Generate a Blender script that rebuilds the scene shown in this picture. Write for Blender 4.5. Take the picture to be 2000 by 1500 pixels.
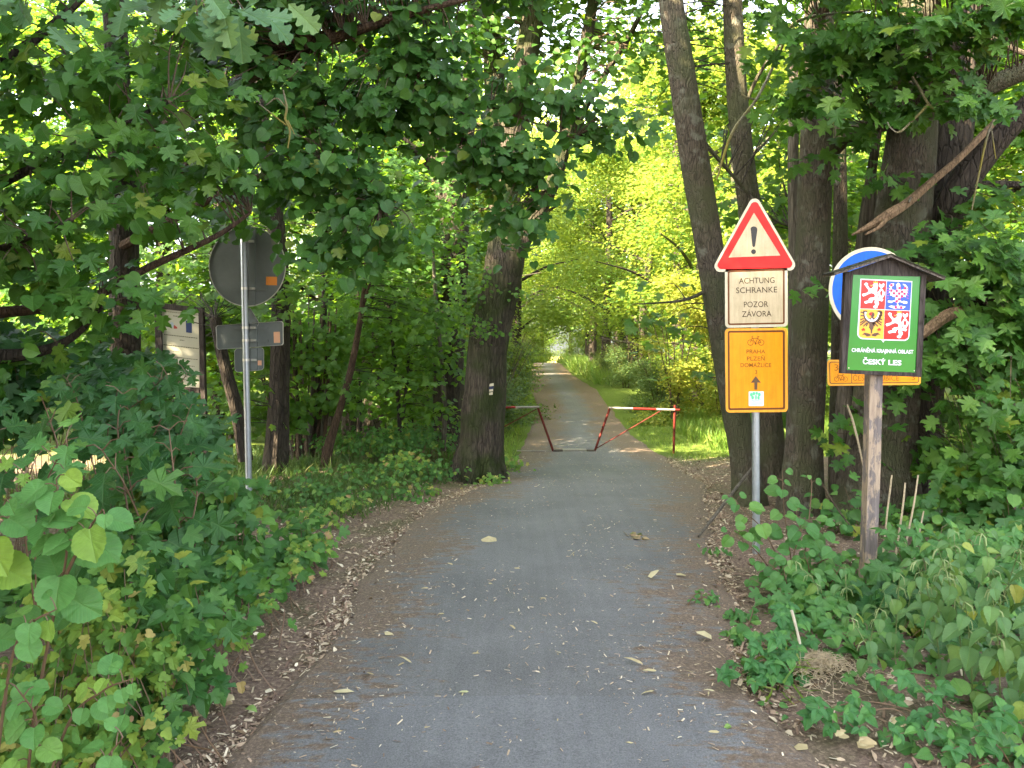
import bpy, math, random
import numpy as np
from mathutils import Vector, Matrix, noise
from mathutils.geometry import tessellate_polygon

for _o in list(bpy.data.objects):
    bpy.data.objects.remove(_o)
SC = bpy.context.scene
COL = SC.collection
random.seed(7)
RNG = np.random.default_rng(7)

# ------------------------------------------------------------------ camera
CAM_H, PITCH, FPX = 1.75, math.radians(3.6), 1500.0
cam_d = bpy.data.cameras.new('camera')
cam_d.sensor_width = 36.0
cam_d.lens = 27.0
cam_d.clip_start = 0.05
cam_d.clip_end = 6000
cam = bpy.data.objects.new('camera', cam_d)
COL.objects.link(cam)
cam.location = (0, 0, CAM_H)
cam.rotation_euler = (math.pi / 2 - PITCH, 0, 0)
SC.camera = cam

# ------------------------------------------------------------------ sky, sun, exposure
SUN_EL, SUN_AZ = math.radians(35.5), math.radians(233)      # compass: 0 = +Y, clockwise
world = bpy.data.worlds.new('World')
SC.world = world
world.use_nodes = True
_nt = world.node_tree
_bg = _nt.nodes['Background']
_sky = _nt.nodes.new('ShaderNodeTexSky')
_sky.sky_type = 'NISHITA'
_sky.sun_disc = False
_sky.sun_elevation = SUN_EL
_sky.sun_rotation = SUN_AZ
_sky.air_density = 1.0
_sky.dust_density = 3.0
_sky.ozone_density = 0.3
_hsv = _nt.nodes.new('ShaderNodeHueSaturation')          # hazy, whitish summer sky
_hsv.inputs['Saturation'].default_value = 0.45
_nt.links.new(_sky.outputs[0], _hsv.inputs['Color'])
_nt.links.new(_hsv.outputs[0], _bg.inputs[0])
_bg.inputs[1].default_value = 0.11
sun_d = bpy.data.lights.new('sun', 'SUN')
sun_d.energy = 4.5
sun_d.angle = math.radians(0.5)
sun_d.color = (1.0, 0.83, 0.56)
sun = bpy.data.objects.new('sun', sun_d)
COL.objects.link(sun)
SUN_DIR = Vector((math.sin(SUN_AZ) * math.cos(SUN_EL), math.cos(SUN_AZ) * math.cos(SUN_EL), math.sin(SUN_EL)))
sun.rotation_euler = SUN_DIR.to_track_quat('Z', 'Y').to_euler()
SC.view_settings.view_transform = 'Standard'
SC.view_settings.look = 'None'
SC.view_settings.gamma = 1.0
SC.view_settings.use_curve_mapping = False
SC.view_settings.exposure = 3.65
SC.render.engine = 'CYCLES'
SC.cycles.max_bounces = 8
SC.cycles.diffuse_bounces = 4
SC.cycles.glossy_bounces = 2
SC.cycles.transmission_bounces = 5
SC.cycles.transparent_max_bounces = 4
SC.cycles.sample_clamp_indirect = 6.0
SC.cycles.caustics_reflective = False
SC.cycles.caustics_refractive = False
SC.cycles.use_denoising = True
try:
    SC.cycles.denoiser = 'OPENIMAGEDENOISE'
except Exception:
    pass

# ------------------------------------------------------------------ helpers: projection and terrain
CP, SP = math.cos(PITCH), math.sin(PITCH)

def at(px, py, Y):
    """world point that the photograph shows at pixel (px, py), Y metres ahead"""
    u, v = (px - 1000.0) / FPX, (750.0 - py) / FPX
    d = (u, CP + v * SP, -SP + v * CP)
    s = Y / d[1]
    return Vector((d[0] * s, Y, CAM_H + d[2] * s))

def to_px(P):
    """(N,3) world -> pixel x, pixel y, depth"""
    P = np.asarray(P, float)
    x, y, z = P[:, 0], P[:, 1], P[:, 2] - CAM_H
    f = y * CP - z * SP
    up = y * SP + z * CP
    f = np.where(f < 0.05, 0.05, f)
    return 1000 + FPX * x / f, 750 - FPX * up / f, f

PROF_Y = np.array([-60, 0, 6, 8, 10, 12, 14.35, 17, 20, 25, 30, 40, 55, 62, 75, 150, 400, 3000.0])
PROF_Z = np.array([0, 0, 0, -.05, -.14, -.28, -.45, -.56, -.63, -.66, -.45, -.38, -.40, -.44, -1.4, -7, -25, -200.0])
# road edges traced as pixel (y, left, right)
EDGE = [(1790, 190, 1830), (1600, 370, 1660), (1490, 440, 1580), (1370, 550, 1470), (1250, 660, 1430), (1100, 720, 1400), (1000, 830, 1395),
        (945, 950, 1375), (905, 1010, 1310), (885, 1018, 1285), (850, 1030, 1232), (800, 1052, 1192), (762, 1038, 1165),
        (735, 1038, 1122), (716, 1040, 1100), (709, 1042, 1092)]

def prof(y):
    return np.interp(y, PROF_Y, PROF_Z)

def ray_ground(px, py):
    """walk along the pixel's ray to the ground profile"""
    a = at(px, py, 1.0)
    k = (a.z - CAM_H)
    lo = 0.6
    for i in range(4000):
        Y = lo + i * 0.02
        if CAM_H + k * Y <= prof(Y):
            return at(px, py, Y)
    return at(px, py, 62.0)

_e = []
for (py, l, r) in EDGE:
    a, b = ray_ground(l, py), ray_ground(r, py)
    _e.append((a.y, a.x, b.x))
_e[-1] = (63.0, 1.75, 3.85)
_e = [(-9.0, -5.2, 5.6), (-3.0, -2.6, 2.9), (0.0, -1.6, 1.7)] + _e[:] + [(80.0, 2.4, 4.8), (140.0, 6, 9)]
_e = sorted(_e)
ROAD_Y = np.array([q[0] for q in _e]); ROAD_L = np.array([q[1] for q in _e]); ROAD_R = np.array([q[2] for q in _e])

def road_lr(y):
    return np.interp(y, ROAD_Y, ROAD_L), np.interp(y, ROAD_Y, ROAD_R)

def ground(x, y, bumps=True):
    x = np.asarray(x, float); y = np.asarray(y, float)
    z = prof(y)
    l, r = road_lr(y)
    d = np.maximum(np.maximum(l - x, x - r), 0.0)
    # the field to the left of the wood lies higher than the dip of the path
    k = np.clip((-x - 4) / 8.0, 0, 1) * np.clip((y - 14) / 10, 0, 1)
    z = z * (1 - k) + k * (0.25 + 0.004 * np.clip(y - 20, 0, 60) - 0.03 * np.clip(y - 90, 0, 3000))
    k2 = np.clip((x - 7) / 8.0, 0, 1) * np.clip((y - 12) / 10, 0, 1)
    z = z * (1 - k2) + k2 * (-0.1 - 0.03 * np.clip(y - 90, 0, 3000))
    if bumps:
        m = np.clip(d / 1.2, 0, 1)
        z = z + m * (0.05 * np.sin(1.7 * x + 0.6 * y) * np.sin(1.3 * y - 0.4 * x) + 0.025 * np.sin(4.1 * x + 1.1) * np.sin(3.7 * y + .5 * x)) + 0.10 * np.clip((d - .3) / 2.0, 0, 1) * (y < 13)
    return z

def gpt(x, y):
    return Vector((x, y, float(ground(x, y))))

# ------------------------------------------------------------------ helpers: objects
def lin(r, g, b, k=1.0):
    def f(c):
        c /= 255.0
        return c / 12.92 if c <= 0.04045 else ((c + 0.055) / 1.055) ** 2.4
    return (f(r) * k, f(g) * k, f(b) * k, 1.0)

def tag(o, label=None, cat=None, group=None, kind=None):
    if label: o['label'] = label
    if cat: o['category'] = cat
    if group: o['group'] = group
    if kind: o['kind'] = kind
    return o

def thing(name, loc, label, cat, group=None):
    o = bpy.data.objects.new(name, None)
    o.empty_display_size = 0.1
    o.location = loc
    COL.objects.link(o)
    return tag(o, label, cat, group)

def put(o, parent):
    """parent without moving: the meshes are written in world metres"""
    COL.objects.link(o)
    if parent is not None:
        o.parent = parent
        # a part's own frame is the world's; only an Empty carries an offset
        m = Matrix.Translation(parent.location) if parent.type == 'EMPTY' else Matrix.Identity(4)
        o.matrix_parent_inverse = m.inverted()
    return o

def mesh_obj(name, verts, faces, mat, parent=None, flat=False, kind=None):
    me = bpy.data.meshes.new(name)
    me.from_pydata([tuple(v) for v in verts], [], faces)
    if mat is not None:
        for m in (mat if isinstance(mat, (list, tuple)) else [mat]):
            me.materials.append(m)
    if flat:
        me.shade_flat()
    me.update()
    o = bpy.data.objects.new(name, me)
    put(o, parent)
    if kind: o['kind'] = kind
    return o

class MB:
    """collects pieces of one mesh"""
    def __init__(s):
        s.v, s.f = [], []
    def add(s, v, f):
        n = len(s.v)
        s.v += [tuple(p) for p in v]
        s.f += [tuple(i + n for i in q) for q in f]
        return s
    def tube(s, pts, rad, sides=8, cap=True, rough=0.0, seed=0.0, flare=0.0):
        pts = [Vector(p) for p in pts]
        n = len(pts)
        V, F = [], []
        t0 = (pts[1] - pts[0]).normalized()
        ref = Vector((1, 0, 0)) if abs(t0.x) < 0.8 else Vector((0, 1, 0))
        x = (ref - t0 * ref.dot(t0)).normalized()
        for i in range(n):
            t = (pts[min(i + 1, n - 1)] - pts[max(i - 1, 0)]).normalized()
            x = (x - t * x.dot(t)).normalized()
            y = t.cross(x)
            r = rad[i] if hasattr(rad, '__len__') else rad
            for k in range(sides):
                a = 2 * math.pi * k / sides
                rr = r
                if rough:
                    q = Vector((math.cos(a) * 1.6 + seed, math.sin(a) * 1.6, pts[i].z * 1.3 + seed))
                    rr *= 1 + rough * noise.noise(q) * 1.6 + rough * 0.5 * noise.noise(q * 3.1)
                V.append(pts[i] + x * (math.cos(a) * rr) + y * (math.sin(a) * rr))
        for i in range(n - 1):
            for k in range(sides):
                a, b = i * sides + k, i * sides + (k + 1) % sides
                F.append((a, b, b + sides, a + sides))
        if cap:
            F.append(tuple(range(sides - 1, -1, -1)))
            F.append(tuple((n - 1) * sides + k for k in range(sides)))
        return s.add(V, F)
    def box(s, c, d, rot=None):
        c = Vector(c)
        V = []
        for i in (-1, 1):
            for j in (-1, 1):
                for k in (-1, 1):
                    p = Vector((i * d[0] / 2, j * d[1] / 2, k * d[2] / 2))
                    if rot is not None: p = rot @ p
                    V.append(c + p)
        return s.add(V, [(0, 1, 3, 2), (4, 6, 7, 5), (0, 4, 5, 1), (2, 3, 7, 6), (0, 2, 6, 4), (1, 5, 7, 3)])
    def build(s, name, mat, parent=None, flat=False, kind=None):
        return mesh_obj(name, s.v, s.f, mat, parent, flat, kind)

def smooth_path(pts, n=4):
    """Catmull-Rom through tuples of any length"""
    P = np.array(pts, float)
    P = np.vstack([2 * P[0] - P[1], P, 2 * P[-1] - P[-2]])
    out = []
    for i in range(1, len(P) - 2):
        for k in range(n):
            t = k / n
            a, b, c, d = P[i - 1], P[i], P[i + 1], P[i + 2]
            out.append(0.5 * ((2 * b) + (-a + c) * t + (2 * a - 5 * b + 4 * c - d) * t * t + (-a + 3 * b - 3 * c + d) * t ** 3))
    out.append(P[-2])
    return out

def px_limb(mb, pl, sides=10, rough=0.08, n=5, seed=0.0):
    """a limb traced as (px, py, Y, width in px)"""
    q = [(*at(a[0], a[1], a[2]), a[3] * a[2] / FPX / 2) for a in pl]
    q = smooth_path(q, n)
    mb.tube([p[:3] for p in q], [max(p[3], .002) for p in q], sides, True, rough, seed)
    return q

# ------------------------------------------------------------------ materials
def new_mat(name):
    m = bpy.data.materials.new(name)
    m.use_nodes = True
    nt = m.node_tree
    return m, nt, nt.nodes['Principled BSDF']

def N(nt, t, **kw):
    n = nt.nodes.new(t)
    for k, v in kw.items():
        if k.startswith('i_'):
            key = k[2:]
            key = int(key) if key.isdigit() else key.replace('_', ' ')
            n.inputs[key].default_value = v
        else:
            setattr(n, k, v)
    return n

def ramp(nt, stops, interp='LINEAR'):
    r = nt.nodes.new('ShaderNodeValToRGB')
    r.color_ramp.interpolation = interp
    e = r.color_ramp.elements
    while len(e) < len(stops): e.new(0.5)
    for i, (p, c) in enumerate(stops):
        e[i].position = p
        e[i].color = c if len(c) == 4 else (*c, 1)
    return r

def mix(nt, a, b, fac, mode='MIX'):
    m = nt.nodes.new('ShaderNodeMix')
    m.data_type = 'RGBA'
    m.blend_type = mode
    for val, sock in ((fac, 0), (a, 6), (b, 7)):
        if hasattr(val, 'links') or hasattr(val, 'is_linked'):
            nt.links.new(val, m.inputs[sock])
        else:
            m.inputs[sock].default_value = val
    return m.outputs[2]

def plain(name, col, rough=0.5, metal=0.0, spec=0.5, dirt=0.12, scale=25.0, bump=0.0):
    """paint or metal with faint dirt"""
    m, nt, b = new_mat(name)
    tc = N(nt, 'ShaderNodeTexCoord')
    no = N(nt, 'ShaderNodeTexNoise', i_Scale=scale, i_Detail=6.0, i_Roughness=0.65)
    nt.links.new(tc.outputs['Object'], no.inputs['Vector'])
    r = ramp(nt, [(0.3, (1 - dirt,) * 3), (0.65, (1, 1, 1))])
    nt.links.new(no.outputs[0], r.inputs[0])
    c = mix(nt, col, r.outputs[0], 1.0, 'MULTIPLY')
    nt.links.new(c, b.inputs['Base Color'])
    b.inputs['Roughness'].default_value = rough
    b.inputs['Metallic'].default_value = metal
    b.inputs['Specular IOR Level'].default_value = spec
    if bump:
        bn = N(nt, 'ShaderNodeBump', i_Strength=bump, i_Distance=0.004)
        nt.links.new(no.outputs[0], bn.inputs['Height'])
        nt.links.new(bn.outputs[0], b.inputs['Normal'])
    return m

def bark(name, dark, light, moss=None, stretch=0.16, scale=16.0, bump=0.9, lichen=None):
    m, nt, b = new_mat(name)
    tc = N(nt, 'ShaderNodeTexCoord')
    mp = N(nt, 'ShaderNodeMapping')
    mp.inputs['Scale'].default_value = (1, 1, stretch)
    nt.links.new(tc.outputs['Object'], mp.inputs[0])
    n1 = N(nt, 'ShaderNodeTexNoise', i_Scale=scale, i_Detail=8.0, i_Roughness=0.7, i_Distortion=0.4)
    nt.links.new(mp.outputs[0], n1.inputs['Vector'])
    vo = N(nt, 'ShaderNodeTexVoronoi', i_Scale=scale * 1.5)
    vo.feature = 'DISTANCE_TO_EDGE'
    nt.links.new(mp.outputs[0], vo.inputs['Vector'])
    r = ramp(nt, [(0.3, dark), (0.7, light)])
    nt.links.new(n1.outputs[0], r.inputs[0])
    n2 = N(nt, 'ShaderNodeTexNoise', i_Scale=2.3, i_Detail=5.0)
    nt.links.new(tc.outputs['Object'], n2.inputs['Vector'])
    c = r.outputs[0]
    r3 = ramp(nt, [(0.0, (0.45,) * 3), (0.12, (1, 1, 1))])
    nt.links.new(vo.outputs['Distance'], r3.inputs[0])
    c = mix(nt, c, r3.outputs[0], 0.8, 'MULTIPLY')
    if lichen:
        n4 = N(nt, 'ShaderNodeTexNoise', i_Scale=9.0, i_Detail=7.0)
        nt.links.new(tc.outputs['Object'], n4.inputs['Vector'])
        r4 = ramp(nt, [(0.56, (0, 0, 0)), (0.66, (1, 1, 1))])
        nt.links.new(n4.outputs[0], r4.inputs[0])
        c = mix(nt, c, lichen, r4.outputs[0])
    if moss:
        r2 = ramp(nt, [(0.42, (0, 0, 0)), (0.62, (1, 1, 1))])
        nt.links.new(n2.outputs[0], r2.inputs[0])
        c = mix(nt, c, moss, r2.outputs[0])
    nt.links.new(c, b.inputs['Base Color'])
    b.inputs['Roughness'].default_value = 0.9
    b.inputs['Specular IOR Level'].default_value = 0.2
    ad = N(nt, 'ShaderNodeMath', operation='MULTIPLY_ADD')
    nt.links.new(r3.outputs[0], ad.inputs[0]); ad.inputs[1].default_value = 0.6
    nt.links.new(n1.outputs[0], ad.inputs[2])
    bn = N(nt, 'ShaderNodeBump', i_Strength=bump, i_Distance=0.045)
    nt.links.new(ad.outputs[0], bn.inputs['Height'])
    nt.links.new(bn.outputs[0], b.inputs['Normal'])
    return m

def leaf_mats(name, stops, trans=(0.30, 0.42, 0.05), tfac=0.38, rough=0.5, vein=0.18, spec=0.28, nveins=9.0, blotch=None):
    """two materials with the same look: one reads the tint stored on a joined mesh, one the random value of an object"""
    out = []
    for mode in ('mass', 'single'):
        m, nt, b = new_mat(name + '_' + mode)
        if mode == 'mass':
            at_ = N(nt, 'ShaderNodeAttribute', attribute_name='tint')
            src = at_.outputs['Fac']
        else:
            src = N(nt, 'ShaderNodeObjectInfo').outputs['Random']
        r = ramp(nt, stops)
        nt.links.new(src, r.inputs[0])
        uv = N(nt, 'ShaderNodeUVMap')
        sep = N(nt, 'ShaderNodeSeparateXYZ')
        nt.links.new(uv.outputs[0], sep.inputs[0])
        ab = N(nt, 'ShaderNodeMath', operation='ABSOLUTE'); nt.links.new(sep.outputs[0], ab.inputs[0])
        ma = N(nt, 'ShaderNodeMath', operation='MULTIPLY_ADD'); nt.links.new(ab.outputs[0], ma.inputs[0])
        ma.inputs[1].default_value = -0.75; nt.links.new(sep.outputs[1], ma.inputs[2])
        mu = N(nt, 'ShaderNodeMath', operation='MULTIPLY'); nt.links.new(ma.outputs[0], mu.inputs[0]); mu.inputs[1].default_value = nveins
        pp = N(nt, 'ShaderNodeMath', operation='PINGPONG'); nt.links.new(mu.outputs[0], pp.inputs[0]); pp.inputs[1].default_value = 0.5
        v1 = ramp(nt, [(0.0, (1, 1, 1)), (0.13, (0, 0, 0))]); nt.links.new(pp.outputs[0], v1.inputs[0])
        v2 = ramp(nt, [(0.006, (1, 1, 1)), (0.03, (0, 0, 0))]); nt.links.new(ab.outputs[0], v2.inputs[0])
        mx = N(nt, 'ShaderNodeMath', operation='MAXIMUM'); nt.links.new(v1.outputs[0], mx.inputs[0]); nt.links.new(v2.outputs[0], mx.inputs[1])
        mv = N(nt, 'ShaderNodeMath', operation='MULTIPLY'); nt.links.new(mx.outputs[0], mv.inputs[0]); mv.inputs[1].default_value = vein
        tc = N(nt, 'ShaderNodeTexCoord')
        no = N(nt, 'ShaderNodeTexNoise', i_Scale=(3.0 if mode == 'single' else 24.0), i_Detail=4.0)
        nt.links.new(tc.outputs['Object'], no.inputs['Vector'])
        r5 = ramp(nt, [(0.3, (0.78,) * 3), (0.7, (1.18,) * 3)]); nt.links.new(no.outputs[0], r5.inputs[0])
        c = mix(nt, r.outputs[0], r5.outputs[0], 1.0, 'MULTIPLY')
        if blotch:
            r6 = ramp(nt, [(0.60, (0, 0, 0)), (0.68, (1, 1, 1))]); nt.links.new(no.outputs[0], r6.inputs[0])
            c = mix(nt, c, blotch, r6.outputs[0])
        c = mix(nt, c, (0.22, 0.34, 0.10, 1), mv.outputs[0])
        nt.links.new(c, b.inputs['Base Color'])
        b.inputs['Roughness'].default_value = rough
        b.inputs['Specular IOR Level'].default_value = spec
        bn = N(nt, 'ShaderNodeBump', i_Strength=0.35, i_Distance=0.003, invert=True)
        nt.links.new(mx.outputs[0], bn.inputs['Height'])
        nt.links.new(bn.outputs[0], b.inputs['Normal'])
        tr = N(nt, 'ShaderNodeBsdfTranslucent')
        tcx = mix(nt, c, (*trans, 1), 0.72)
        nt.links.new(tcx, tr.inputs[0])
        ms = N(nt, 'ShaderNodeMixShader'); ms.inputs[0].default_value = tfac
        nt.links.new(b.outputs[0], ms.inputs[1]); nt.links.new(tr.outputs[0], ms.inputs[2])
        nt.links.new(ms.outputs[0], nt.nodes['Material Output'].inputs[0])
        out.append(m)
    return out

# ------------------------------------------------------------------ leaves
def _mirror(half):
    return half + [(-x, y) for (x, y) in reversed(half[1:-1])]

def fan_leaf(half, c=(0, 0.35), fold=0.25, curl=0.25, wave=0.0):
    o = _mirror(half)
    P = np.array([c] + o, float)
    z = fold * np.abs(P[:, 0]) - curl * np.maximum(P[:, 1] - 0.35, 0) ** 2 + wave * np.sin(P[:, 0] * 17 + P[:, 1] * 11)
    V = np.column_stack([P, z])
    n = len(o)
    T = np.array([(0, 1 + (i + 1) % n, 1 + i) for i in range(n)])[:, ::-1]
    return V, T, P.copy()

def strip_leaf(half, fold=0.25, curl=0.3):
    """half outline of points from base (0,0) to tip (0,1): a folded strip either side of the midrib"""
    V, T, U = [], [], []
    def z(x, y): return fold * abs(x) - curl * max(y - .3, 0) ** 2
    for sgn in (1, -1):
        b = len(V)
        for (x, y) in half:
            V.append((sgn * x, y, z(x, y))); U.append((sgn * x, y))
            V.append((0, min(max(y * 0.96 - 0.1 * x, 0), 1), z(0, y))); U.append((0, y))
        for i in range(len(half) - 1):
            a = b + 2 * i
            q = [(a, a + 2, a + 1), (a + 1, a + 2, a + 3)]
            T += q if sgn > 0 else [t[::-1] for t in q]
    return np.array(V), np.array(T), np.array(U)

def serrate(half, n, amp):
    """resample a smooth outline and push every other point out"""
    P = np.array(smooth_path(half, 6))
    d = np.concatenate([[0], np.cumsum(np.linalg.norm(np.diff(P, axis=0), axis=1))])
    t = np.linspace(0, d[-1], n)
    Q = np.column_stack([np.interp(t, d, P[:, 0]), np.interp(t, d, P[:, 1])])
    for i in range(1, n - 1):
        if i % 2:
            Q[i, 0] *= 1 + amp
            Q[i, 1] += amp * 0.35
    Q[0, 0] = 0; Q[-1, 0] = 0
    return [tuple(q) for q in Q]

MAPLE0 = [(0, 0.03), (0.14, -0.05), (0.38, -0.01), (0.35, 0.08), (0.60, 0.20), (0.46, 0.28), (0.33, 0.36), (0.47, 0.46), (0.60, 0.52), (0.62, 0.76), (0.46, 0.68), (0.31, 0.66), (0.18, 0.60), (0.19, 0.72), (0.29, 0.82), (0.13, 0.85), (0, 1.02)]
MAPLE1 = [(0, 0.03), (0.36, -0.02), (0.57, 0.2), (0.34, 0.36), (0.60, 0.52), (0.58, 0.76), (0.18, 0.61), (0.26, 0.80), (0, 1.0)]
MAPLE2 = [(0, 0.0), (0.52, 0.12), (0.33, 0.36), (0.6, 0.66), (0.19, 0.62), (0, 1.0)]
ROUND0 = [(0, 0.04), (0.14, -0.03), (0.34, 0.03), (0.47, 0.2), (0.50, 0.42), (0.45, 0.63), (0.32, 0.8), (0.14, 0.91), (0, 1.02)]
ROUND1 = [(0, 0.03), (0.2, -0.02), (0.45, 0.18), (0.5, 0.45), (0.38, 0.75), (0.14, 0.92), (0, 1.04)]
ROUND2 = [(0, 0.0), (0.42, 0.12), (0.46, 0.55), (0, 1.0)]
OVATE0 = [(0, 0), (0.16, 0.02), (0.3, 0.14), (0.34, 0.32), (0.29, 0.55), (0.17, 0.78), (0.06, 0.93), (0, 1)]
OVATE1 = [(0, 0), (0.24, 0.08), (0.33, 0.32), (0.22, 0.68), (0, 1)]
OAK0 = [(0, 0), (0.05, 0.05), (0.13, 0.12), (0.10, 0.18), (0.10, 0.22), (0.22, 0.27), (0.25, 0.32), (0.21, 0.37), (0.13, 0.40), (0.16, 0.44), (0.31, 0.50), (0.33, 0.56), (0.27, 0.60), (0.17, 0.62), (0.19, 0.66), (0.32, 0.73), (0.32, 0.79), (0.25, 0.81), (0.16, 0.82), (0.17, 0.86), (0.21, 0.92), (0.16, 0.97), (0.08, 0.97), (0, 1.0)]
LOBED = [(0, 0.02), (0.22, -0.03), (0.46, 0.1), (0.48, 0.34), (0.30, 0.42), (0.33, 0.6), (0.26, 0.82), (0.1, 0.95), (0, 1.0)]
TPL = {
    'maple0': fan_leaf(MAPLE0, (0, .36), .16, .35, .03), 'maple1': fan_leaf(MAPLE1, (0, .36), .2, .3, .02), 'maple2': fan_leaf(MAPLE2, (0, .36), .2, .3),
    'hazel0': fan_leaf(serrate(ROUND0, 25, 0.05), (0, .4), .22, .25, .012), 'lime0': fan_leaf(serrate(ROUND0, 17, 0.04), (0, .4), .25, .3, .015),
    'round1': fan_leaf(ROUND1, (0, .4), .25, .3), 'round2': fan_leaf(ROUND2, (0, .4), .25, .2),
    'oak0': strip_leaf(OAK0, .25, .2), 'nettle0': strip_leaf(serrate(OVATE0, 19, 0.10), .38, .45), 'bramble0': strip_leaf(serrate(OVATE0, 13, 0.06), .4, .3),
    'ovate1': strip_leaf(OVATE1, .35, .3), 'lobed': fan_leaf(LOBED, (0, .38), .2, .3, .02),
    'speck': (np.array([(0, 0, 0), (.42, .45, .08), (0, 1, -.05), (-.42, .45, .08)], float), np.array([(0, 1, 2), (0, 2, 3)]), np.array([(0, 0), (.42, .45), (0, 1), (-.42, .45)], float)),
    'bract': (np.array([(0, 0, .0), (.1, .2, .05), (.11, .6, .08), (0, 1, .02), (-.1, .65, .1), (-.09, .2, .02)], float), np.array([(0, 1, 5), (1, 2, 5), (2, 4, 5), (2, 3, 4)]), np.array([(0, 0)] * 6, float)),
    'blade': (np.array([(-.035, 0, 0), (.035, 0, 0), (.028, .5, .05), (-.028, .5, .05), (0, 1, .3)], float), np.array([(0, 1, 2), (0, 2, 3), (3, 2, 4)]), np.array([(-.03, 0), (.03, 0), (.03, .5), (-.03, .5), (0, 1)], float)),
    'flake': (np.array([(-.2, 0, .03), (.18, .03, .0), (.3, .5, .10), (-.26, .45, .14), (.1, 1, .02), (-.05, .95, .05)], float), np.array([(0, 1, 2), (0, 2, 3), (3, 2, 4), (3, 4, 5)]), np.array([(0, 0)] * 6, float)),
    'chip': (np.array([(-.12, 0, .01), (.12, 0, .01), (.10, 1, .03), (-.10, 1, .06)], float), np.array([(0, 1, 2), (0, 2, 3)]), np.array([(0, 0)] * 4, float)),
}

def nrm(a):
    a = np.asarray(a, float)
    return a / np.maximum(np.linalg.norm(a, axis=-1, keepdims=True), 1e-9)

class Leaves:
    """arrays of leaves: position, normal, tip direction, length, tint, template"""
    def __init__(s):
        s.p, s.n, s.t, s.s, s.c, s.k = [], [], [], [], [], []
    def add(s, p, n, t, size, tint=None, kind='maple0'):
        p = np.atleast_2d(np.asarray(p, float)); m = len(p)
        s.p.append(p); s.n.append(np.broadcast_to(np.asarray(n, float), (m, 3))); s.t.append(np.broadcast_to(np.asarray(t, float), (m, 3)))
        s.s.append(np.broadcast_to(np.asarray(size, float), (m,)))
        s.c.append(RNG.random(m) if tint is None else np.broadcast_to(np.asarray(tint, float), (m,)))
        s.k += [kind] * m
        return s
    def arrays(s):
        return (np.vstack(s.p), nrm(np.vstack(s.n)), nrm(np.vstack(s.t)), np.concatenate(s.s), np.concatenate(s.c), np.array(s.k))

def frames(n, t):
    y = nrm(t - n * np.sum(t * n, axis=1, keepdims=True))
    x = np.cross(y, n)
    return np.stack([x, y, n], axis=2)          # columns

def leaf_mesh(name, A, mat):
    p, n, t, s, c, k = A
    V, F, U, TI = [], [], [], []
    off = 0
    for kind in sorted(set(k)):
        m = k == kind
        tv, tt, tu = TPL[kind]
        R = frames(n[m], t[m])
        q = p[m][:, None, :] + np.einsum('nij,vj->nvi', R, tv) * s[m][:, None, None]
        M, nv = q.shape[0], q.shape[1]
        V.append(q.reshape(-1, 3))
        F.append((tt[None] + (np.arange(M) * nv)[:, None, None]).reshape(-1, 3) + off)
        U.append(np.tile(tu, (M, 1)))
        TI.append(np.repeat(c[m], nv))
        off += M * nv
    V = np.vstack(V); F = np.vstack(F); U = np.vstack(U); TI = np.concatenate(TI)
    me = bpy.data.meshes.new(name)
    me.vertices.add(len(V)); me.loops.add(F.size); me.polygons.add(len(F))
    me.vertices.foreach_set('co', V.astype(np.float32).ravel())
    me.loops.foreach_set('vertex_index', F.astype(np.int32).ravel())
    me.polygons.foreach_set('loop_start', np.arange(0, F.size, 3, dtype=np.int32))
    me.update(calc_edges=True)
    uvl = me.uv_layers.new(name='UVMap')
    uvl.data.foreach_set('uv', U[F.ravel()].astype(np.float32).ravel())
    a = me.attributes.new('tint', 'FLOAT', 'POINT')
    a.data.foreach_set('value', TI.astype(np.float32))
    me.materials.append(mat)
    return me

_single = {}
def single_mesh(kind, mat):
    key = (kind, mat.name)
    if key not in _single:
        tv, tt, tu = TPL[kind]
        me = bpy.data.meshes.new('leaf')
        me.from_pydata(tv.tolist(), [], tt.tolist())
        uvl = me.uv_layers.new(name='UVMap')
        uvl.data.foreach_set('uv', tu[tt.ravel()].astype(np.float32).ravel())
        me.materials.append(mat)
        _single[key] = me
    return _single[key]

def foliage(parent, L, mats, singles=0, name='foliage', leaf_name='leaf', min_px=9):
    """the leaves that show largest become parts of their own, the rest one joined part"""
    A = L.arrays() if isinstance(L, Leaves) else L
    p, n, t, s, c, k = A
    pick = np.zeros(len(p), bool)
    if singles:
        x, y, d = to_px(p)
        sz = s * FPX / d
        ok = (x > -20) & (x < 2020) & (y > -20) & (y < 1520) & (p[:, 1] > 0.3) & (sz > min_px)
        # near ones first; those deep inside the plant are covered by others
        score = np.where(ok, sz - 0.0 * d, -1)
        idx = np.argsort(-score)[:singles]
        idx = idx[score[idx] > 0]
        pick[idx] = True
        base = parent.location
        R = frames(n[idx], t[idx])
        for j, i in enumerate(idx):
            o = bpy.data.objects.new(leaf_name, single_mesh(k[i], mats[1]))
            M = Matrix(np.column_stack([R[j] * s[i], p[i] - np.array(base)]).tolist() + [[0, 0, 0, 1]])
            COL.objects.link(o)
            o.parent = parent
            o.matrix_basis = M
    r = ~pick
    if r.any():
        me = leaf_mesh(name, (p[r], n[r], t[r], s[r], c[r], k[r]), mats[0])
        o = bpy.data.objects.new(name, me)
        put(o, parent)
        o['kind'] = 'stuff'
    return A

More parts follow.
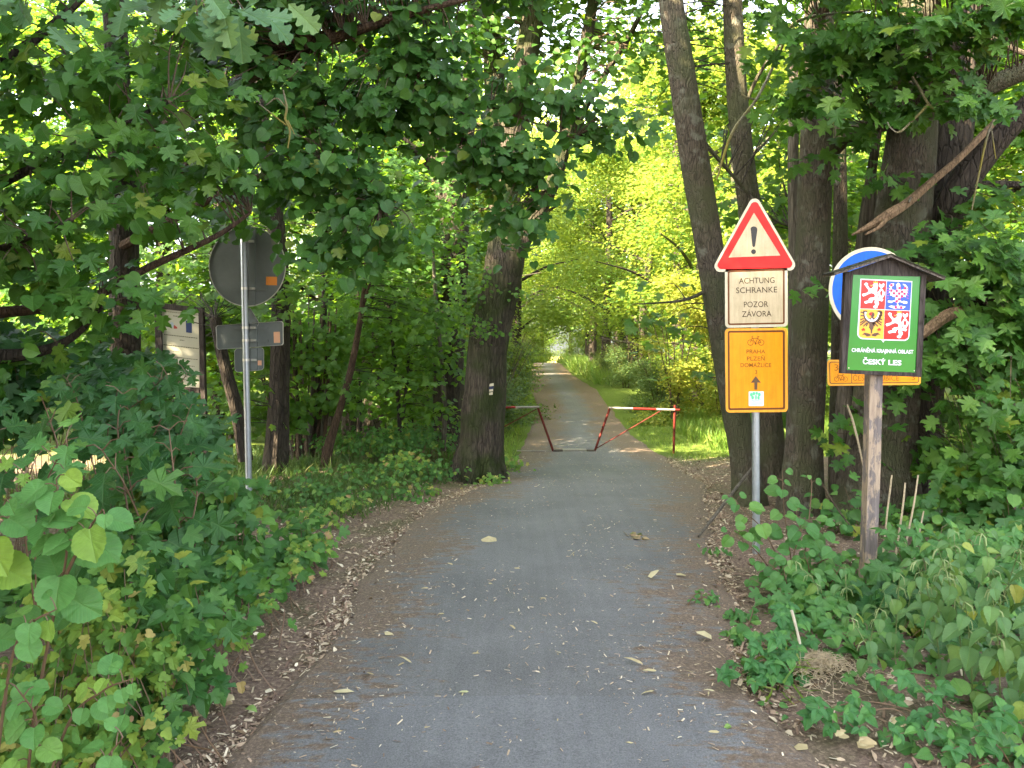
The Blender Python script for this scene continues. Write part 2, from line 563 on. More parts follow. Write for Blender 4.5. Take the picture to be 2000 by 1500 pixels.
def blob_sprays(blobs, n, per, spread, size, kinds, front=0.6, up=0.7, droop=0.6, jit=0.6, flat=0.45, rng=None, pw=0.42, tint=None):
    """leafy sprays filling ellipsoids (centre, radii): n sprays shared out by volume, `per` leaves each"""
    rng = rng or RNG
    L = Leaves()
    vol = np.array([(b[1][0] * b[1][1] * b[1][2]) ** 0.75 * (b[2] if len(b) > 2 else 1) for b in blobs])
    which = rng.choice(len(blobs), n, p=vol / vol.sum())
    C = np.array([tuple(b[0]) for b in blobs])[which]
    Rr = np.array([b[1] for b in blobs], float)[which]
    d = nrm(rng.normal(size=(n, 3))) * rng.random((n, 1)) ** pw
    cen = C + d * Rr
    out = nrm(d * Rr + 1e-6)
    off = rng.normal(size=(n, per, 3)) * spread
    off[:, :, 2] *= flat
    off[:, :, 2] -= 0.35 * np.linalg.norm(off[:, :, :2], axis=2) * droop
    P = (cen[:, None, :] + off).reshape(-1, 3)
    o2 = nrm(off).reshape(-1, 3)
    oo = np.repeat(out, per, axis=0)
    m = len(P)
    nr = up * np.array([0, 0, 1.0]) + front * np.array([0, -1.0, 0]) + 0.25 * oo + jit * rng.normal(size=(m, 3)) * 0.6
    tp = 0.7 * o2 * np.array([1, 1, .5]) + droop * np.array([0, -0.15, -1.0]) + 0.35 * rng.normal(size=(m, 3))
    sz = rng.uniform(size[0], size[1], m)
    kk = rng.choice(len(kinds), m)
    tn = rng.random(m) if tint is None else np.clip(rng.normal(tint[0], tint[1], m), 0, 1)
    for j, kd in enumerate(kinds):
        q = kk == j
        if q.any():
            L.add(P[q], nr[q], tp[q], sz[q], tn[q], kd)
    L.centres = cen
    return L

def twigs(mb, centres, anchors, rad=(0.006, 0.002), sag=0.15, every=1, sides=4):
    """a thin bent twig from the nearest anchor point to each spray"""
    A = np.array([tuple(a)[:3] for a in anchors])
    for c in centres[::every]:
        a = A[np.argmin(((A - c) ** 2).sum(1))]
        m = (a + c) / 2 + np.array([0, 0, sag * np.linalg.norm(a - c) * .5]) + RNG.normal(size=3) * 0.06 * np.linalg.norm(a - c)
        pts = smooth_path([a, m, c], 3)
        mb.tube(pts, list(np.linspace(rad[0], rad[1], len(pts))), sides, False)
# ================================================================== setting: ground, road
def ground_material():
    m, nt, b = new_mat('leaf_litter_soil')
    geo = N(nt, 'ShaderNodeNewGeometry')
    sp = N(nt, 'ShaderNodeSeparateXYZ'); nt.links.new(geo.outputs['Position'], sp.inputs[0])
    n1 = N(nt, 'ShaderNodeTexNoise', i_Scale=38.0, i_Detail=9.0, i_Roughness=0.75); nt.links.new(geo.outputs['Position'], n1.inputs['Vector'])
    n2 = N(nt, 'ShaderNodeTexNoise', i_Scale=1.4, i_Detail=6.0, i_Roughness=0.6); nt.links.new(geo.outputs['Position'], n2.inputs['Vector'])
    soil = ramp(nt, [(0.3, (0.065, 0.046, 0.037)), (0.5, (0.16, 0.112, 0.086)), (0.68, (0.33, 0.25, 0.18))]); nt.links.new(n1.outputs[0], soil.inputs[0])
    moss = ramp(nt, [(0.3, (0.035, 0.06, 0.014)), (0.7, (0.09, 0.11, 0.03))]); nt.links.new(n1.outputs[0], moss.inputs[0])
    mm = ramp(nt, [(0.48, (0, 0, 0)), (0.66, (1, 1, 1))]); nt.links.new(n2.outputs[0], mm.inputs[0])
    # woodland floor turns to grass beyond the barrier
    gy = N(nt, 'ShaderNodeMapRange', i_1=11.5, i_2=14.5); nt.links.new(sp.outputs[1], gy.inputs[0])
    mx = N(nt, 'ShaderNodeMath', operation='MULTIPLY'); nt.links.new(mm.outputs[0], mx.inputs[0]); mx.inputs[1].default_value = 0.5
    ma = N(nt, 'ShaderNodeMath', operation='MAXIMUM'); nt.links.new(mx.outputs[0], ma.inputs[0]); nt.links.new(gy.outputs[0], ma.inputs[1])
    grass = ramp(nt, [(0.3, (0.05, 0.09, 0.012)), (0.7, (0.13, 0.17, 0.03))]); nt.links.new(n1.outputs[0], grass.inputs[0])
    field = ramp(nt, [(0.3, (0.24, 0.22, 0.06)), (0.7, (0.36, 0.31, 0.10))]); nt.links.new(n1.outputs[0], field.inputs[0])
    c = mix(nt, soil.outputs[0], moss.outputs[0], ma.outputs[0])
    c = mix(nt, c, grass.outputs[0], gy.outputs[0])
    fy = N(nt, 'ShaderNodeMapRange', i_1=-9.0, i_2=-12.0); nt.links.new(sp.outputs[0], fy.inputs[0])
    fz = N(nt, 'ShaderNodeMapRange', i_1=20.0, i_2=24.0); nt.links.new(sp.outputs[1], fz.inputs[0])
    fm = N(nt, 'ShaderNodeMath', operation='MULTIPLY'); nt.links.new(fy.outputs[0], fm.inputs[0]); nt.links.new(fz.outputs[0], fm.inputs[1])
    far = N(nt, 'ShaderNodeMapRange', i_1=70.0, i_2=90.0); nt.links.new(sp.outputs[1], far.inputs[0])
    fmx = N(nt, 'ShaderNodeMath', operation='MAXIMUM'); nt.links.new(fm.outputs[0], fmx.inputs[0]); nt.links.new(far.outputs[0], fmx.inputs[1])
    c = mix(nt, c, field.outputs[0], fmx.outputs[0])
    nt.links.new(c, b.inputs['Base Color'])
    b.inputs['Roughness'].default_value = 0.95
    b.inputs['Specular IOR Level'].default_value = 0.15
    bn = N(nt, 'ShaderNodeBump', i_Strength=0.9, i_Distance=0.02); nt.links.new(n1.outputs[0], bn.inputs['Height'])
    nt.links.new(bn.outputs[0], b.inputs['Normal'])
    return m

def road_material(name, c1, c2, dirt=1.0):
    m, nt, b = new_mat(name)
    geo = N(nt, 'ShaderNodeNewGeometry')
    uv = N(nt, 'ShaderNodeUVMap'); su = N(nt, 'ShaderNodeSeparateXYZ'); nt.links.new(uv.outputs[0], su.inputs[0])
    fine = N(nt, 'ShaderNodeTexNoise', i_Scale=120.0, i_Detail=6.0, i_Roughness=0.85); nt.links.new(geo.outputs['Position'], fine.inputs['Vector'])
    big = N(nt, 'ShaderNodeTexNoise', i_Scale=1.1, i_Detail=5.0, i_Roughness=0.6); nt.links.new(geo.outputs['Position'], big.inputs['Vector'])
    med = N(nt, 'ShaderNodeTexNoise', i_Scale=14.0, i_Detail=8.0, i_Roughness=0.72)
    mp = N(nt, 'ShaderNodeMapping'); mp.inputs['Scale'].default_value = (0.55, 1.5, 1); nt.links.new(geo.outputs['Position'], mp.inputs[0]); nt.links.new(mp.outputs[0], med.inputs['Vector'])
    f = ramp(nt, [(0.32, c1), (0.62, c2)]); nt.links.new(fine.outputs[0], f.inputs[0])
    bb = ramp(nt, [(0.3, (0.78,) * 3), (0.7, (1.12,) * 3)]); nt.links.new(big.outputs[0], bb.inputs[0])
    c = mix(nt, f.outputs[0], bb.outputs[0], 1.0, 'MULTIPLY')
    # faint lengthwise streaks from rollers and wheels
    st = N(nt, 'ShaderNodeTexNoise', i_Scale=9.0, i_Detail=3.0); mps = N(nt, 'ShaderNodeMapping'); mps.inputs['Scale'].default_value = (1.6, 0.05, 0)
    nt.links.new(geo.outputs['Position'], mps.inputs[0]); nt.links.new(mps.outputs[0], st.inputs['Vector'])
    sr = ramp(nt, [(0.35, (0.95,) * 3), (0.65, (1.04,) * 3)]); nt.links.new(st.outputs[0], sr.inputs[0])
    c = mix(nt, c, sr.outputs[0], 1.0, 'MULTIPLY')
    # trodden leaf mould towards the edges: |u-.5|*2 plus noise
    a = N(nt, 'ShaderNodeMath', operation='SUBTRACT'); nt.links.new(su.outputs[0], a.inputs[0]); a.inputs[1].default_value = 0.5
    ab = N(nt, 'ShaderNodeMath', operation='ABSOLUTE'); nt.links.new(a.outputs[0], ab.inputs[0])
    s1 = N(nt, 'ShaderNodeMath', operation='MULTIPLY_ADD'); nt.links.new(ab.outputs[0], s1.inputs[0]); s1.inputs[1].default_value = 1.05; nt.links.new(med.outputs[0], s1.inputs[2])
    s2 = N(nt, 'ShaderNodeMath', operation='MULTIPLY_ADD'); nt.links.new(big.outputs[0], s2.inputs[0]); s2.inputs[1].default_value = 0.55; nt.links.new(s1.outputs[0], s2.inputs[2])
    dr = ramp(nt, [(0.553, (0, 0, 0)), (0.61, (1, 1, 1))])
    fd = N(nt, 'ShaderNodeSeparateXYZ'); nt.links.new(geo.outputs['Position'], fd.inputs[0])
    fr = N(nt, 'ShaderNodeMapRange', i_1=12.5, i_2=16.0, i_4=0.17); nt.links.new(fd.outputs[1], fr.inputs[0])      # thicker brown cover beyond the barrier
    s3 = N(nt, 'ShaderNodeMath', operation='ADD'); nt.links.new(s2.outputs[0], s3.inputs[0]); nt.links.new(fr.outputs[0], s3.inputs[1]); s2 = s3
    sc_ = N(nt, 'ShaderNodeMath', operation='MULTIPLY'); nt.links.new(s2.outputs[0], sc_.inputs[0]); sc_.inputs[1].default_value = 0.52 * dirt
    nt.links.new(sc_.outputs[0], dr.inputs[0])
    dn = N(nt, 'ShaderNodeTexNoise', i_Scale=60.0, i_Detail=8.0, i_Roughness=0.8); nt.links.new(geo.outputs['Position'], dn.inputs['Vector'])
    dc = ramp(nt, [(0.32, (0.052, 0.037, 0.028)), (0.55, (0.15, 0.108, 0.079)), (0.7, (0.32, 0.245, 0.172))]); nt.links.new(dn.outputs[0], dc.inputs[0])
    c = mix(nt, c, dc.outputs[0], dr.outputs[0])
    nt.links.new(c, b.inputs['Base Color'])
    b.inputs['Roughness'].default_value = 0.8
    b.inputs['Specular IOR Level'].default_value = 0.3
    bn = N(nt, 'ShaderNodeBump', i_Strength=0.6, i_Distance=0.006); nt.links.new(fine.outputs[0], bn.inputs['Height'])
    nt.links.new(bn.outputs[0], b.inputs['Normal'])
    return m

M_GROUND = ground_material()
M_ROAD = road_material('worn_asphalt', (0.054, 0.053, 0.054), (0.182, 0.179, 0.180))
M_ROAD2 = road_material('newer_asphalt', (0.059, 0.059, 0.062), (0.196, 0.195, 0.201), 0.955)

def axis(fine0, fine1, step, far):
    a = list(np.arange(fine0, fine1 + 1e-6, step))
    s, v = step, fine1
    while v < far:
        s *= 1.25; v += s; a.append(v)
    s, v = step, fine0
    while v > -far:
        s *= 1.25; v -= s; a.insert(0, v)
    return np.array(a)

def build_ground():
    xs, ys = axis(-9, 9, 0.22, 2600), axis(-2, 24, 0.22, 2600)
    X, Y = np.meshgrid(xs, ys)
    Z = ground(X, Y)
    l, r = road_lr(Y)
    d = np.maximum(l - X, X - r)
    Z -= 0.05 * np.clip(-d / 0.35, 0, 1)
    V = np.column_stack([X.ravel(), Y.ravel(), Z.ravel()])
    nx = len(xs)
    F = [(j * nx + i, j * nx + i + 1, (j + 1) * nx + i + 1, (j + 1) * nx + i) for j in range(len(ys) - 1) for i in range(nx - 1)]
    o = mesh_obj('ground', V.tolist(), F, M_GROUND)
    tag(o, 'woodland floor of brown leaf litter turning to grass beyond the barrier', 'ground', kind='structure')

def build_road(name, y0, y1, step, mat, label, rag, lift):
    ys = list(np.arange(y0, y1, step)) + [y1]
    if y1 > 30:
        ys = sorted(set(list(np.arange(y0, 24, step)) + list(np.arange(24, y1, 1.5)) + [y1]))
    nu = 26
    V, F, U = [], [], []
    for y in ys:
        l, r = road_lr(y)
        amp = rag * min(1, y / 8 + .4)
        l -= 0.05 + amp * (noise.noise(Vector((y * 0.9, 3.1, 0))) + .6 * noise.noise(Vector((y * 3.3, 9.1, 0))))
        r += 0.05 + amp * (noise.noise(Vector((y * 0.9, 7.7, 0))) + .6 * noise.noise(Vector((y * 3.3, 5.2, 0))))
        for k in range(nu):
            u = k / (nu - 1)
            x = l + (r - l) * u
            if abs(y - SEAM) < .02:
                y = SEAM + .018 * noise.noise(Vector((u * 9, 2.2, 0))) + .01 * noise.noise(Vector((u * 31, 5.2, 0))) + (.003 if y > SEAM else -.003)
            z = prof(y) + lift + 0.02 * (1 - (2 * u - 1) ** 2) - (0.03 if k in (0, nu - 1) else 0)
            V.append((x, y, z)); U.append((u, y))
    for j in range(len(ys) - 1):
        for k in range(nu - 1):
            a = j * nu + k
            F.append((a, a + 1, a + nu + 1, a + nu))
    o = mesh_obj(name, V, F, mat)
    uvl = o.data.uv_layers.new(name='UVMap')
    idx = np.array([lp.vertex_index for lp in o.data.loops])
    uvl.data.foreach_set('uv', np.array(U)[idx].astype(np.float32).ravel())
    tag(o, label, 'path', kind='structure')

build_ground()
SEAM = ray_ground(960, 1376).y
build_road('asphalt_path', SEAM + 0.004, 140, 0.2, M_ROAD, 'old grey asphalt cycle path running through the barrier into the trees', 0.10, 0.012)
build_road('asphalt_apron', -9, SEAM - 0.004, 0.2, M_ROAD2, 'newer bluish asphalt in front of the cross joint at the path mouth', 0.06, 0.018)

# ------------------------------------------------------------------ leaf litter
M_LITTER = leaf_mats('dry_litter', [(0.0, (0.08, 0.05, 0.038)), (0.35, (0.21, 0.14, 0.10)), (0.7, (0.42, 0.32, 0.22)), (1.0, (0.66, 0.58, 0.43))], (0.3, 0.2, 0.08), 0.1, 0.8, 0.0, 0.2)
M_FALLEN = leaf_mats('pale_fallen_leaf', [(0.0, (0.26, 0.18, 0.10)), (0.6, (0.42, 0.35, 0.20)), (0.85, (0.48, 0.42, 0.26)), (1.0, (0.16, 0.26, 0.07))], (0.4, 0.3, 0.1), 0.15, 0.7, 0.05, 0.25)

def lay(xy, z_off, size, kinds, tint, flatness=0.35, z=None):
    L = Leaves()
    n = len(xy)
    zz = ground(xy[:, 0], xy[:, 1]) + z_off if z is None else z
    P = np.column_stack([xy, zz])
    a = RNG.random(n) * 2 * np.pi
    T = np.column_stack([np.cos(a), np.sin(a), RNG.normal(0, .12, n)])
    Nn = np.column_stack([RNG.normal(0, flatness, n), RNG.normal(0, flatness, n), np.ones(n)])
    S = size if hasattr(size, '__len__') and len(size) == n else RNG.uniform(size[0], size[1], n)
    kk = RNG.choice(len(kinds), n)
    for j, k in enumerate(kinds):
        q = kk == j
        if q.any(): L.add(P[q], Nn[q], T[q], S[q], tint[q], k)
    return L

def scatter_verge(n, y0, y1, side, w0, w1, pw=1.0):
    y = y0 + (y1 - y0) * RNG.random(n) ** 1.7
    l, r = road_lr(y)
    d = w0 + (w1 - w0) * RNG.random(n) ** pw
    x = l - d if side < 0 else r + d
    return np.column_stack([x, y])

def build_litter():
    parts = []
    for side in (-1, 1):
        parts.append(scatter_verge(26000, 2.2, 13.5, side, -0.15, 1.3, 1.2))
        parts.append(scatter_verge(26000, 2.4, 13.0, side, -0.75, 0.12, .6))
    xy = np.vstack(parts)
    # drifts: thicker in some spots, bare in others
    dn = np.array([noise.noise(Vector((p[0] * 1.7, p[1] * 1.1, 3.3))) + .5 * noise.noise(Vector((p[0] * 5, p[1] * 4, 1.1))) for p in xy])
    l, r = road_lr(xy[:, 1])
    inside = np.clip(np.minimum(xy[:, 0] - l, r - xy[:, 0]) / .5, 0, 1)
    xy = xy[RNG.random(len(xy)) < np.clip(.62 + .9 * dn - inside * .08, .04, 1)]
    tint = np.clip(RNG.beta(1.7, 1.5, len(xy)), 0, 1)
    size = 0.010 + 0.042 * RNG.random(len(xy)) ** 3.0
    foliage_obj = leaf_mesh('leaf_litter', lay(xy, 0.004, size, ['flake', 'chip', 'chip'], tint).arrays(), M_LITTER[0])
    o = bpy.data.objects.new('leaf_litter', foliage_obj); COL.objects.link(o)
    tag(o, 'dry brown leaf litter and bark chips heaped along the path edges', 'leaf litter', kind='stuff')
    # sparse seed wings and bits on the asphalt
    n = 11000
    y = 2.4 + 14 * RNG.random(n) ** 1.5
    l, r = road_lr(y)
    x = l + (r - l) * RNG.random(n)
    dn = np.array([noise.noise(Vector((a * 2.1, b * .9, 8.1))) + .6 * noise.noise(Vector((a * 6, b * 3, 2.1))) for a, b in zip(x, y)])
    q_ = RNG.random(n) < np.clip(.5 + 1.2 * dn, .06, 1)
    x, y, l, r = x[q_], y[q_], l[q_], r[q_]; n = len(x)
    z = prof(y) + 0.020 + 0.02 * (1 - (2 * (x - l) / (r - l) - 1) ** 2) + 0.003
    size = 0.009 + 0.026 * RNG.random(n) ** 2.6
    A = lay(np.column_stack([x, y]), 0, size, ['chip', 'bract', 'chip'], np.clip(RNG.beta(3.2, 1.5, n), 0, 1), 0.25, z).arrays()
    o = bpy.data.objects.new('seed_litter', leaf_mesh('seed_litter', A, M_LITTER[0])); COL.objects.link(o)
    tag(o, 'pale seed wings and leaf scraps strewn thinly over the asphalt', 'leaf litter', kind='stuff')

build_litter()

# single fallen leaves that can be picked out: pixel, length in px, tint
FALLEN = [(790, 1308, 46, .5), (720, 1330, 40, .3), (672, 1365, 62, .75), (492, 1402, 40, 1.), (905, 1368, 34, .9), (955, 1065, 46, .6), (1268, 1324, 44, .5),
          (1264, 1366, 44, .55), (1236, 1308, 60, .4), (1392, 1446, 40, .6), (1420, 1436, 26, 1.), (1278, 1137, 36, .8), (1330, 1133, 28, .5), (1226, 1117, 28, .4),
          (1374, 1256, 46, .7), (1384, 1366, 38, .85), (1346, 1330, 30, .3), (1120, 1096, 24, .5), (1060, 1180, 22, .4), (860, 1210, 24, .5), (1000, 1240, 20, .3),
          (930, 1290, 26, .5), (1090, 1290, 22, .6), (1090, 1420, 28, .5), (840, 1440, 34, .35), (660, 1446, 30, .2), (1230, 1470, 28, .5), (760, 1250, 26, .6),
          (1160, 1230, 24, .5), (880, 1110, 22, .4), (1010, 1120, 20, .6), (1150, 1040, 18, .4), (960, 1150, 18, .5), (830, 1160, 22, .4), (1560, 1474, 50, .5)]
_gb = (1244, 1057)
_fl = []
for (px, py, wpx, tn) in FALLEN:
    p = ray_ground(px, py)
    s = wpx * 0.68 * p.y / FPX
    a = random.uniform(-0.5, 0.5) + (math.pi if random.random() < .5 else 0)
    kind = 'bramble0' if tn > .95 else random.choice(['bract', 'bract', 'flake', 'bract'])
    L = Leaves().add([[p.x - s / 2 * math.cos(a), p.y - s / 2 * math.sin(a), p.z + 0.040]], [random.gauss(0, .35), random.gauss(0, .3) - .2, 1], [math.cos(a), math.sin(a), random.gauss(0, .1)], s, tn, kind)
    if kind == 'bract' and random.random() < .6:       # the seed stalk that hangs on the wing
        L.add([[p.x, p.y, p.z + 0.04]], [random.gauss(0, .3), -.2, 1], [math.cos(a + 1.1), math.sin(a + 1.1), 0], s * .6, tn * .6, 'chip' if s < .04 else 'bract')
    o = bpy.data.objects.new('fallen_leaf', leaf_mesh('fallen_leaf', L.arrays(), M_FALLEN[0]))
    COL.objects.link(o)
    if tn > .95:
        tag(o, 'small fresh green leaf lying near the ' + ('dry litter on the path edge' if px < 900 else 'wood chips at the path mouth'), 'leaf')
    else:
        _fl.append((px, py, wpx, o))
rows = [(1062, 'far up the path, level with the leaning stick'), (1125, 'level with the foot of the warning signpost'), (1185, 'level with the foot of the wooden post'), (1262, 'level with the pale broken stalk'), (1320, 'level with the straw heap'), (1376, 'just beyond the cross joint'), (1600, 'on the newer asphalt at the bottom')]
cells = {}
for q in _fl:
    row = next(n for lim, n in rows if q[1] < lim)
    l, r = road_lr(ray_ground(q[0], q[1]).y)
    u = (at(q[0], q[1], ray_ground(q[0], q[1]).y).x - l) / (r - l)
    col = 'left edge' if u < .2 else 'left half' if u < .42 else 'middle' if u < .58 else 'right half' if u < .82 else 'right edge'
    cells.setdefault((row, col), []).append(q)
for (row, col), qs in cells.items():
    qs.sort(key=lambda q: q[0])
    for i, q in enumerate(qs):
        which = '' if len(qs) == 1 else (['left one', 'right one'] if len(qs) == 2 else ['left one', 'middle one', 'right one', 'last one'])[i] + ', '
        tag(q[3], 'dry leaf, ' + which + col + ' of path, ' + row, 'leaf', 'fallen leaves on the path')
# the small heap of green leaves on the path
p = ray_ground(*_gb)
L = Leaves()
for k in range(16):
    L.add([[p.x + random.gauss(0, .05), p.y + random.gauss(0, .05), p.z + .035 + random.random() * .02]], [random.gauss(0, .5), random.gauss(0, .5), 1], [random.gauss(0, 1), random.gauss(0, 1), .1], random.uniform(.03, .06), random.choice([0, .2, .99, .99]), random.choice(['bramble0', 'maple1', 'flake']))
o = bpy.data.objects.new('leafy_twig', leaf_mesh('leafy_twig', L.arrays(), M_FALLEN[0])); COL.objects.link(o)
tag(o, 'broken twig with a tuft of wilted yellow-green leaves on the asphalt', 'twig')

# ------------------------------------------------------------------ grass
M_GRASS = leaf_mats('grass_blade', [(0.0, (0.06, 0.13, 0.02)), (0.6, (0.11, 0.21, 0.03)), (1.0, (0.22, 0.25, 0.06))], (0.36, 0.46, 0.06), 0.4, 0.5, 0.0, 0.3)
M_GRASS_SH = leaf_mats('shade_grass', [(0.0, (0.035, 0.075, 0.02)), (0.7, (0.06, 0.12, 0.03)), (1.0, (0.13, 0.14, 0.05))], (0.2, 0.32, 0.05), 0.35, 0.5, 0.0, 0.3)  # shaded copy of the grass: colours darkened for the gloom under the wood

def grass(name, n, region, h, mat, label, keep, lean=0.35, tuft=5, cat='grass'):
    x0, x1, y0, y1 = region
    m = n // tuft
    x = np.repeat(x0 + (x1 - x0) * RNG.random(m), tuft) + RNG.normal(0, .04, m * tuft)
    y = np.repeat(y0 + (y1 - y0) * RNG.random(m), tuft) + RNG.normal(0, .04, m * tuft)
    q = keep(x, y)
    x, y = x[q], y[q]
    k = len(x)
    P = np.column_stack([x, y, ground(x, y) - 0.02])
    T = np.column_stack([RNG.normal(0, lean, k), RNG.normal(0, lean, k), np.ones(k)])
    a = RNG.random(k) * 6.28
    Nn = np.column_stack([np.cos(a), np.sin(a), RNG.normal(0, .2, k)])
    L = Leaves().add(P, Nn, T, RNG.uniform(h[0], h[1], k), None, 'blade')
    o = bpy.data.objects.new(name, leaf_mesh(name, L.arrays(), mat[0])); COL.objects.link(o)
    tag(o, label, cat, kind='stuff')

def off_road(m):
    def f(x, y):
        l, r = road_lr(y)
        return (x < l - m) | (x > r + m)
    return f
grass('mown_grass', 26000, (1.5, 9, 12.6, 22), (0.05, 0.13), M_GRASS, 'short bright green grass in sun right of the path beyond the barrier', lambda x, y: (x > road_lr(y)[1] + .15) & (x < road_lr(y)[1] + 1.6))
grass('tall_grass', 36000, (2.5, 12, 13.2, 28), (0.12, 0.42), M_GRASS, 'tall pale green meadow grass behind the barrier post', lambda x, y: (x > road_lr(y)[1] + 1.2))
grass('verge_grass', 24000, (-4, 4, 12.4, 40), (0.08, 0.28), M_GRASS, 'green grass on the left verge beyond the marked tree', lambda x, y: (x < road_lr(y)[0] - .1))
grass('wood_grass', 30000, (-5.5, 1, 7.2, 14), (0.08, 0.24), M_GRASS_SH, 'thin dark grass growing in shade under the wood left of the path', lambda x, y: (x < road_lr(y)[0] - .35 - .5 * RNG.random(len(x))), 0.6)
grass('crest_grass', 9000, (3.6, 9, 34, 66), (0.3, 0.9), M_GRASS, 'long grass on the bank right of the far path', lambda x, y: (x > road_lr(y)[1] + .3))
grass('crest_grass', 5000, (-3, 12, 62.5, 68), (0.35, 0.9), M_GRASS, 'sunny grass standing along the crest where the path drops away', lambda x, y: (x < 2.2) | (x > 3.9))
grass('field_grass', 16000, (-34, -9, 24, 60), (0.3, 0.6), leaf_mats('field_straw', [(0, (0.30, 0.26, 0.08)), (1, (0.42, 0.36, 0.12))], (0.4, 0.36, 0.1), 0.3, 0.6, 0.0, 0.2), 'sunlit golden field grass seen through the wood at far left', lambda x, y: x < -9)
# ================================================================== signs
def tess(loops):
    vl = [[Vector((p[0], p[1], 0)) for p in lp] for lp in loops]
    tris = tessellate_polygon(vl)
    flat = [p for lp in loops for p in lp]
    return flat, tris

class Flat:
    """flat print traced in pixels on the upright plane Y = const"""
    def __init__(s, Y):
        s.Y, s.v, s.f = Y, [], []
    def poly(s, *loops):
        flat, tris = tess(loops)
        n = len(s.v)
        s.v += [tuple(at(p[0], p[1], s.Y)) for p in flat]
        for t in tris:
            a, b, c = (Vector(flat[i]) for i in t)
            cr = (b.x - a.x) * (c.y - a.y) - (b.y - a.y) * (c.x - a.x)
            s.f.append(tuple(i + n for i in (t if cr > 0 else t[::-1])))     # pixel y runs down: this faces the camera
        return s
    def stroke(s, a, b, w):
        d = Vector((b[0] - a[0], b[1] - a[1])); L = d.length or 1
        nx, ny = -d.y / L * w / 2, d.x / L * w / 2
        return s.poly([(a[0] + nx, a[1] + ny), (b[0] + nx, b[1] + ny), (b[0] - nx, b[1] - ny), (a[0] - nx, a[1] - ny)])
    def ring(s, c, r, w, n=28):
        o = [(c[0] + r * math.cos(6.2832 * k / n), c[1] + r * math.sin(6.2832 * k / n)) for k in range(n)]
        i = [(c[0] + (r - w) * math.cos(6.2832 * k / n), c[1] + (r - w) * math.sin(6.2832 * k / n)) for k in range(n)]
        return s.poly(o, i)
    def disc(s, c, rx, ry=None, n=24):
        ry = ry or rx
        return s.poly([(c[0] + rx * math.cos(6.2832 * k / n), c[1] + ry * math.sin(6.2832 * k / n)) for k in range(n)])
    def text(s, string, cx, cy, w, h, roll=0.0, bold=0.0, left=False):
        V, F = text_mesh(string, bold)
        n = len(s.v)
        c, sn = math.cos(roll), math.sin(roll)
        for (x, y) in V:
            dx, dy = ((x if not left else x + .5) * w), -(y - .5) * h
            s.v.append(tuple(at(cx + dx * c - dy * sn, cy + dx * sn + dy * c, s.Y)))
        s.f += [tuple(i + n for i in f) for f in F]
        return s
    def build(s, name, mat, parent=None, kind=None):
        return mesh_obj(name, s.v, s.f, mat, parent, True, kind)

def word(Y, mat, parent, *a, **k):
    return Flat(Y).text(*a, **k).build('lettering', mat, parent)

_tc = {}
def text_mesh(string, bold=0.0):
    """outline of a word: x in -0.5..0.5 over its width, y in 0..1 over its capital height"""
    key = (string, bold)
    if key in _tc: return _tc[key]
    def raw(t):
        cu = bpy.data.curves.new('word', 'FONT')
        cu.body = t
        cu.offset = bold
        cu.resolution_u = 3
        ob = bpy.data.objects.new('word', cu)
        COL.objects.link(ob)
        bpy.context.view_layer.update()
        dg = bpy.context.evaluated_depsgraph_get()
        me = bpy.data.meshes.new_from_object(ob.evaluated_get(dg))
        V = [(v.co.x, v.co.y) for v in me.vertices]
        F = [tuple(p.vertices) for p in me.polygons]
        bpy.data.objects.remove(ob); bpy.data.curves.remove(cu); bpy.data.meshes.remove(me)
        return V, F
    V, F = raw(string)
    H = max(v[1] for v in raw('H')[0])
    x0, x1 = min(v[0] for v in V), max(v[0] for v in V)
    out = [((v[0] - (x0 + x1) / 2) / (x1 - x0), v[1] / H) for v in V]
    G = []
    for f in F:                                  # front towards the camera
        a, b, c = (out[i] for i in f[:3])
        cr = (b[0] - a[0]) * (c[1] - a[1]) - (b[1] - a[1]) * (c[0] - a[0])
        G.append(f if cr > 0 else f[::-1])
    _tc[key] = (out, G)
    return _tc[key]

def round_poly(pts, r, n=5):
    """round the corners of a polygon"""
    out = []
    m = len(pts)
    for i in range(m):
        p, a, b = Vector(pts[i]), Vector(pts[i - 1]), Vector(pts[(i + 1) % m])
        u, v = (a - p).normalized(), (b - p).normalized()
        half = u.angle(v) / 2
        t = r / math.tan(half)
        s, e = p + u * t, p + v * t
        c = p + (u + v).normalized() * (r / math.sin(half))
        for k in range(n + 1):
            q = s.lerp(e, k / n)
            out.append(tuple(c + (q - c).normalized() * r))
    return out

def inset(pts, cx, cy, d, ref):
    k = 1 - d / ref
    return [(cx + (x - cx) * k, cy + (y - cy) * k) for x, y in pts]

def plate(name, loop, Y, thick, mats, parent, flip=False):
    """a sheet cut to a pixel outline, front on plane Y, `thick` deep, mats = (front, back)"""
    flat, tris = tess([loop])
    n = len(flat)
    V = [at(p[0], p[1], Y) for p in flat]
    V = V + [p + Vector((0, thick, 0)) for p in V]
    F, mi = [], []
    for t in tris:
        a, b, c = (Vector(flat[i]) for i in t)
        cr = (b.x - a.x) * (c.y - a.y) - (b.y - a.y) * (c.x - a.x)
        t = t if cr > 0 else t[::-1]
        F.append(tuple(t)); mi.append(0)
        F.append(tuple(i + n for i in t[::-1])); mi.append(1)
    for i in range(n):
        j = (i + 1) % n
        F.append((i, j, j + n, i + n)); mi.append(1)
    o = mesh_obj(name, V, F, list(mats), parent, True)
    o.data.polygons.foreach_set('material_index', mi)
    return o

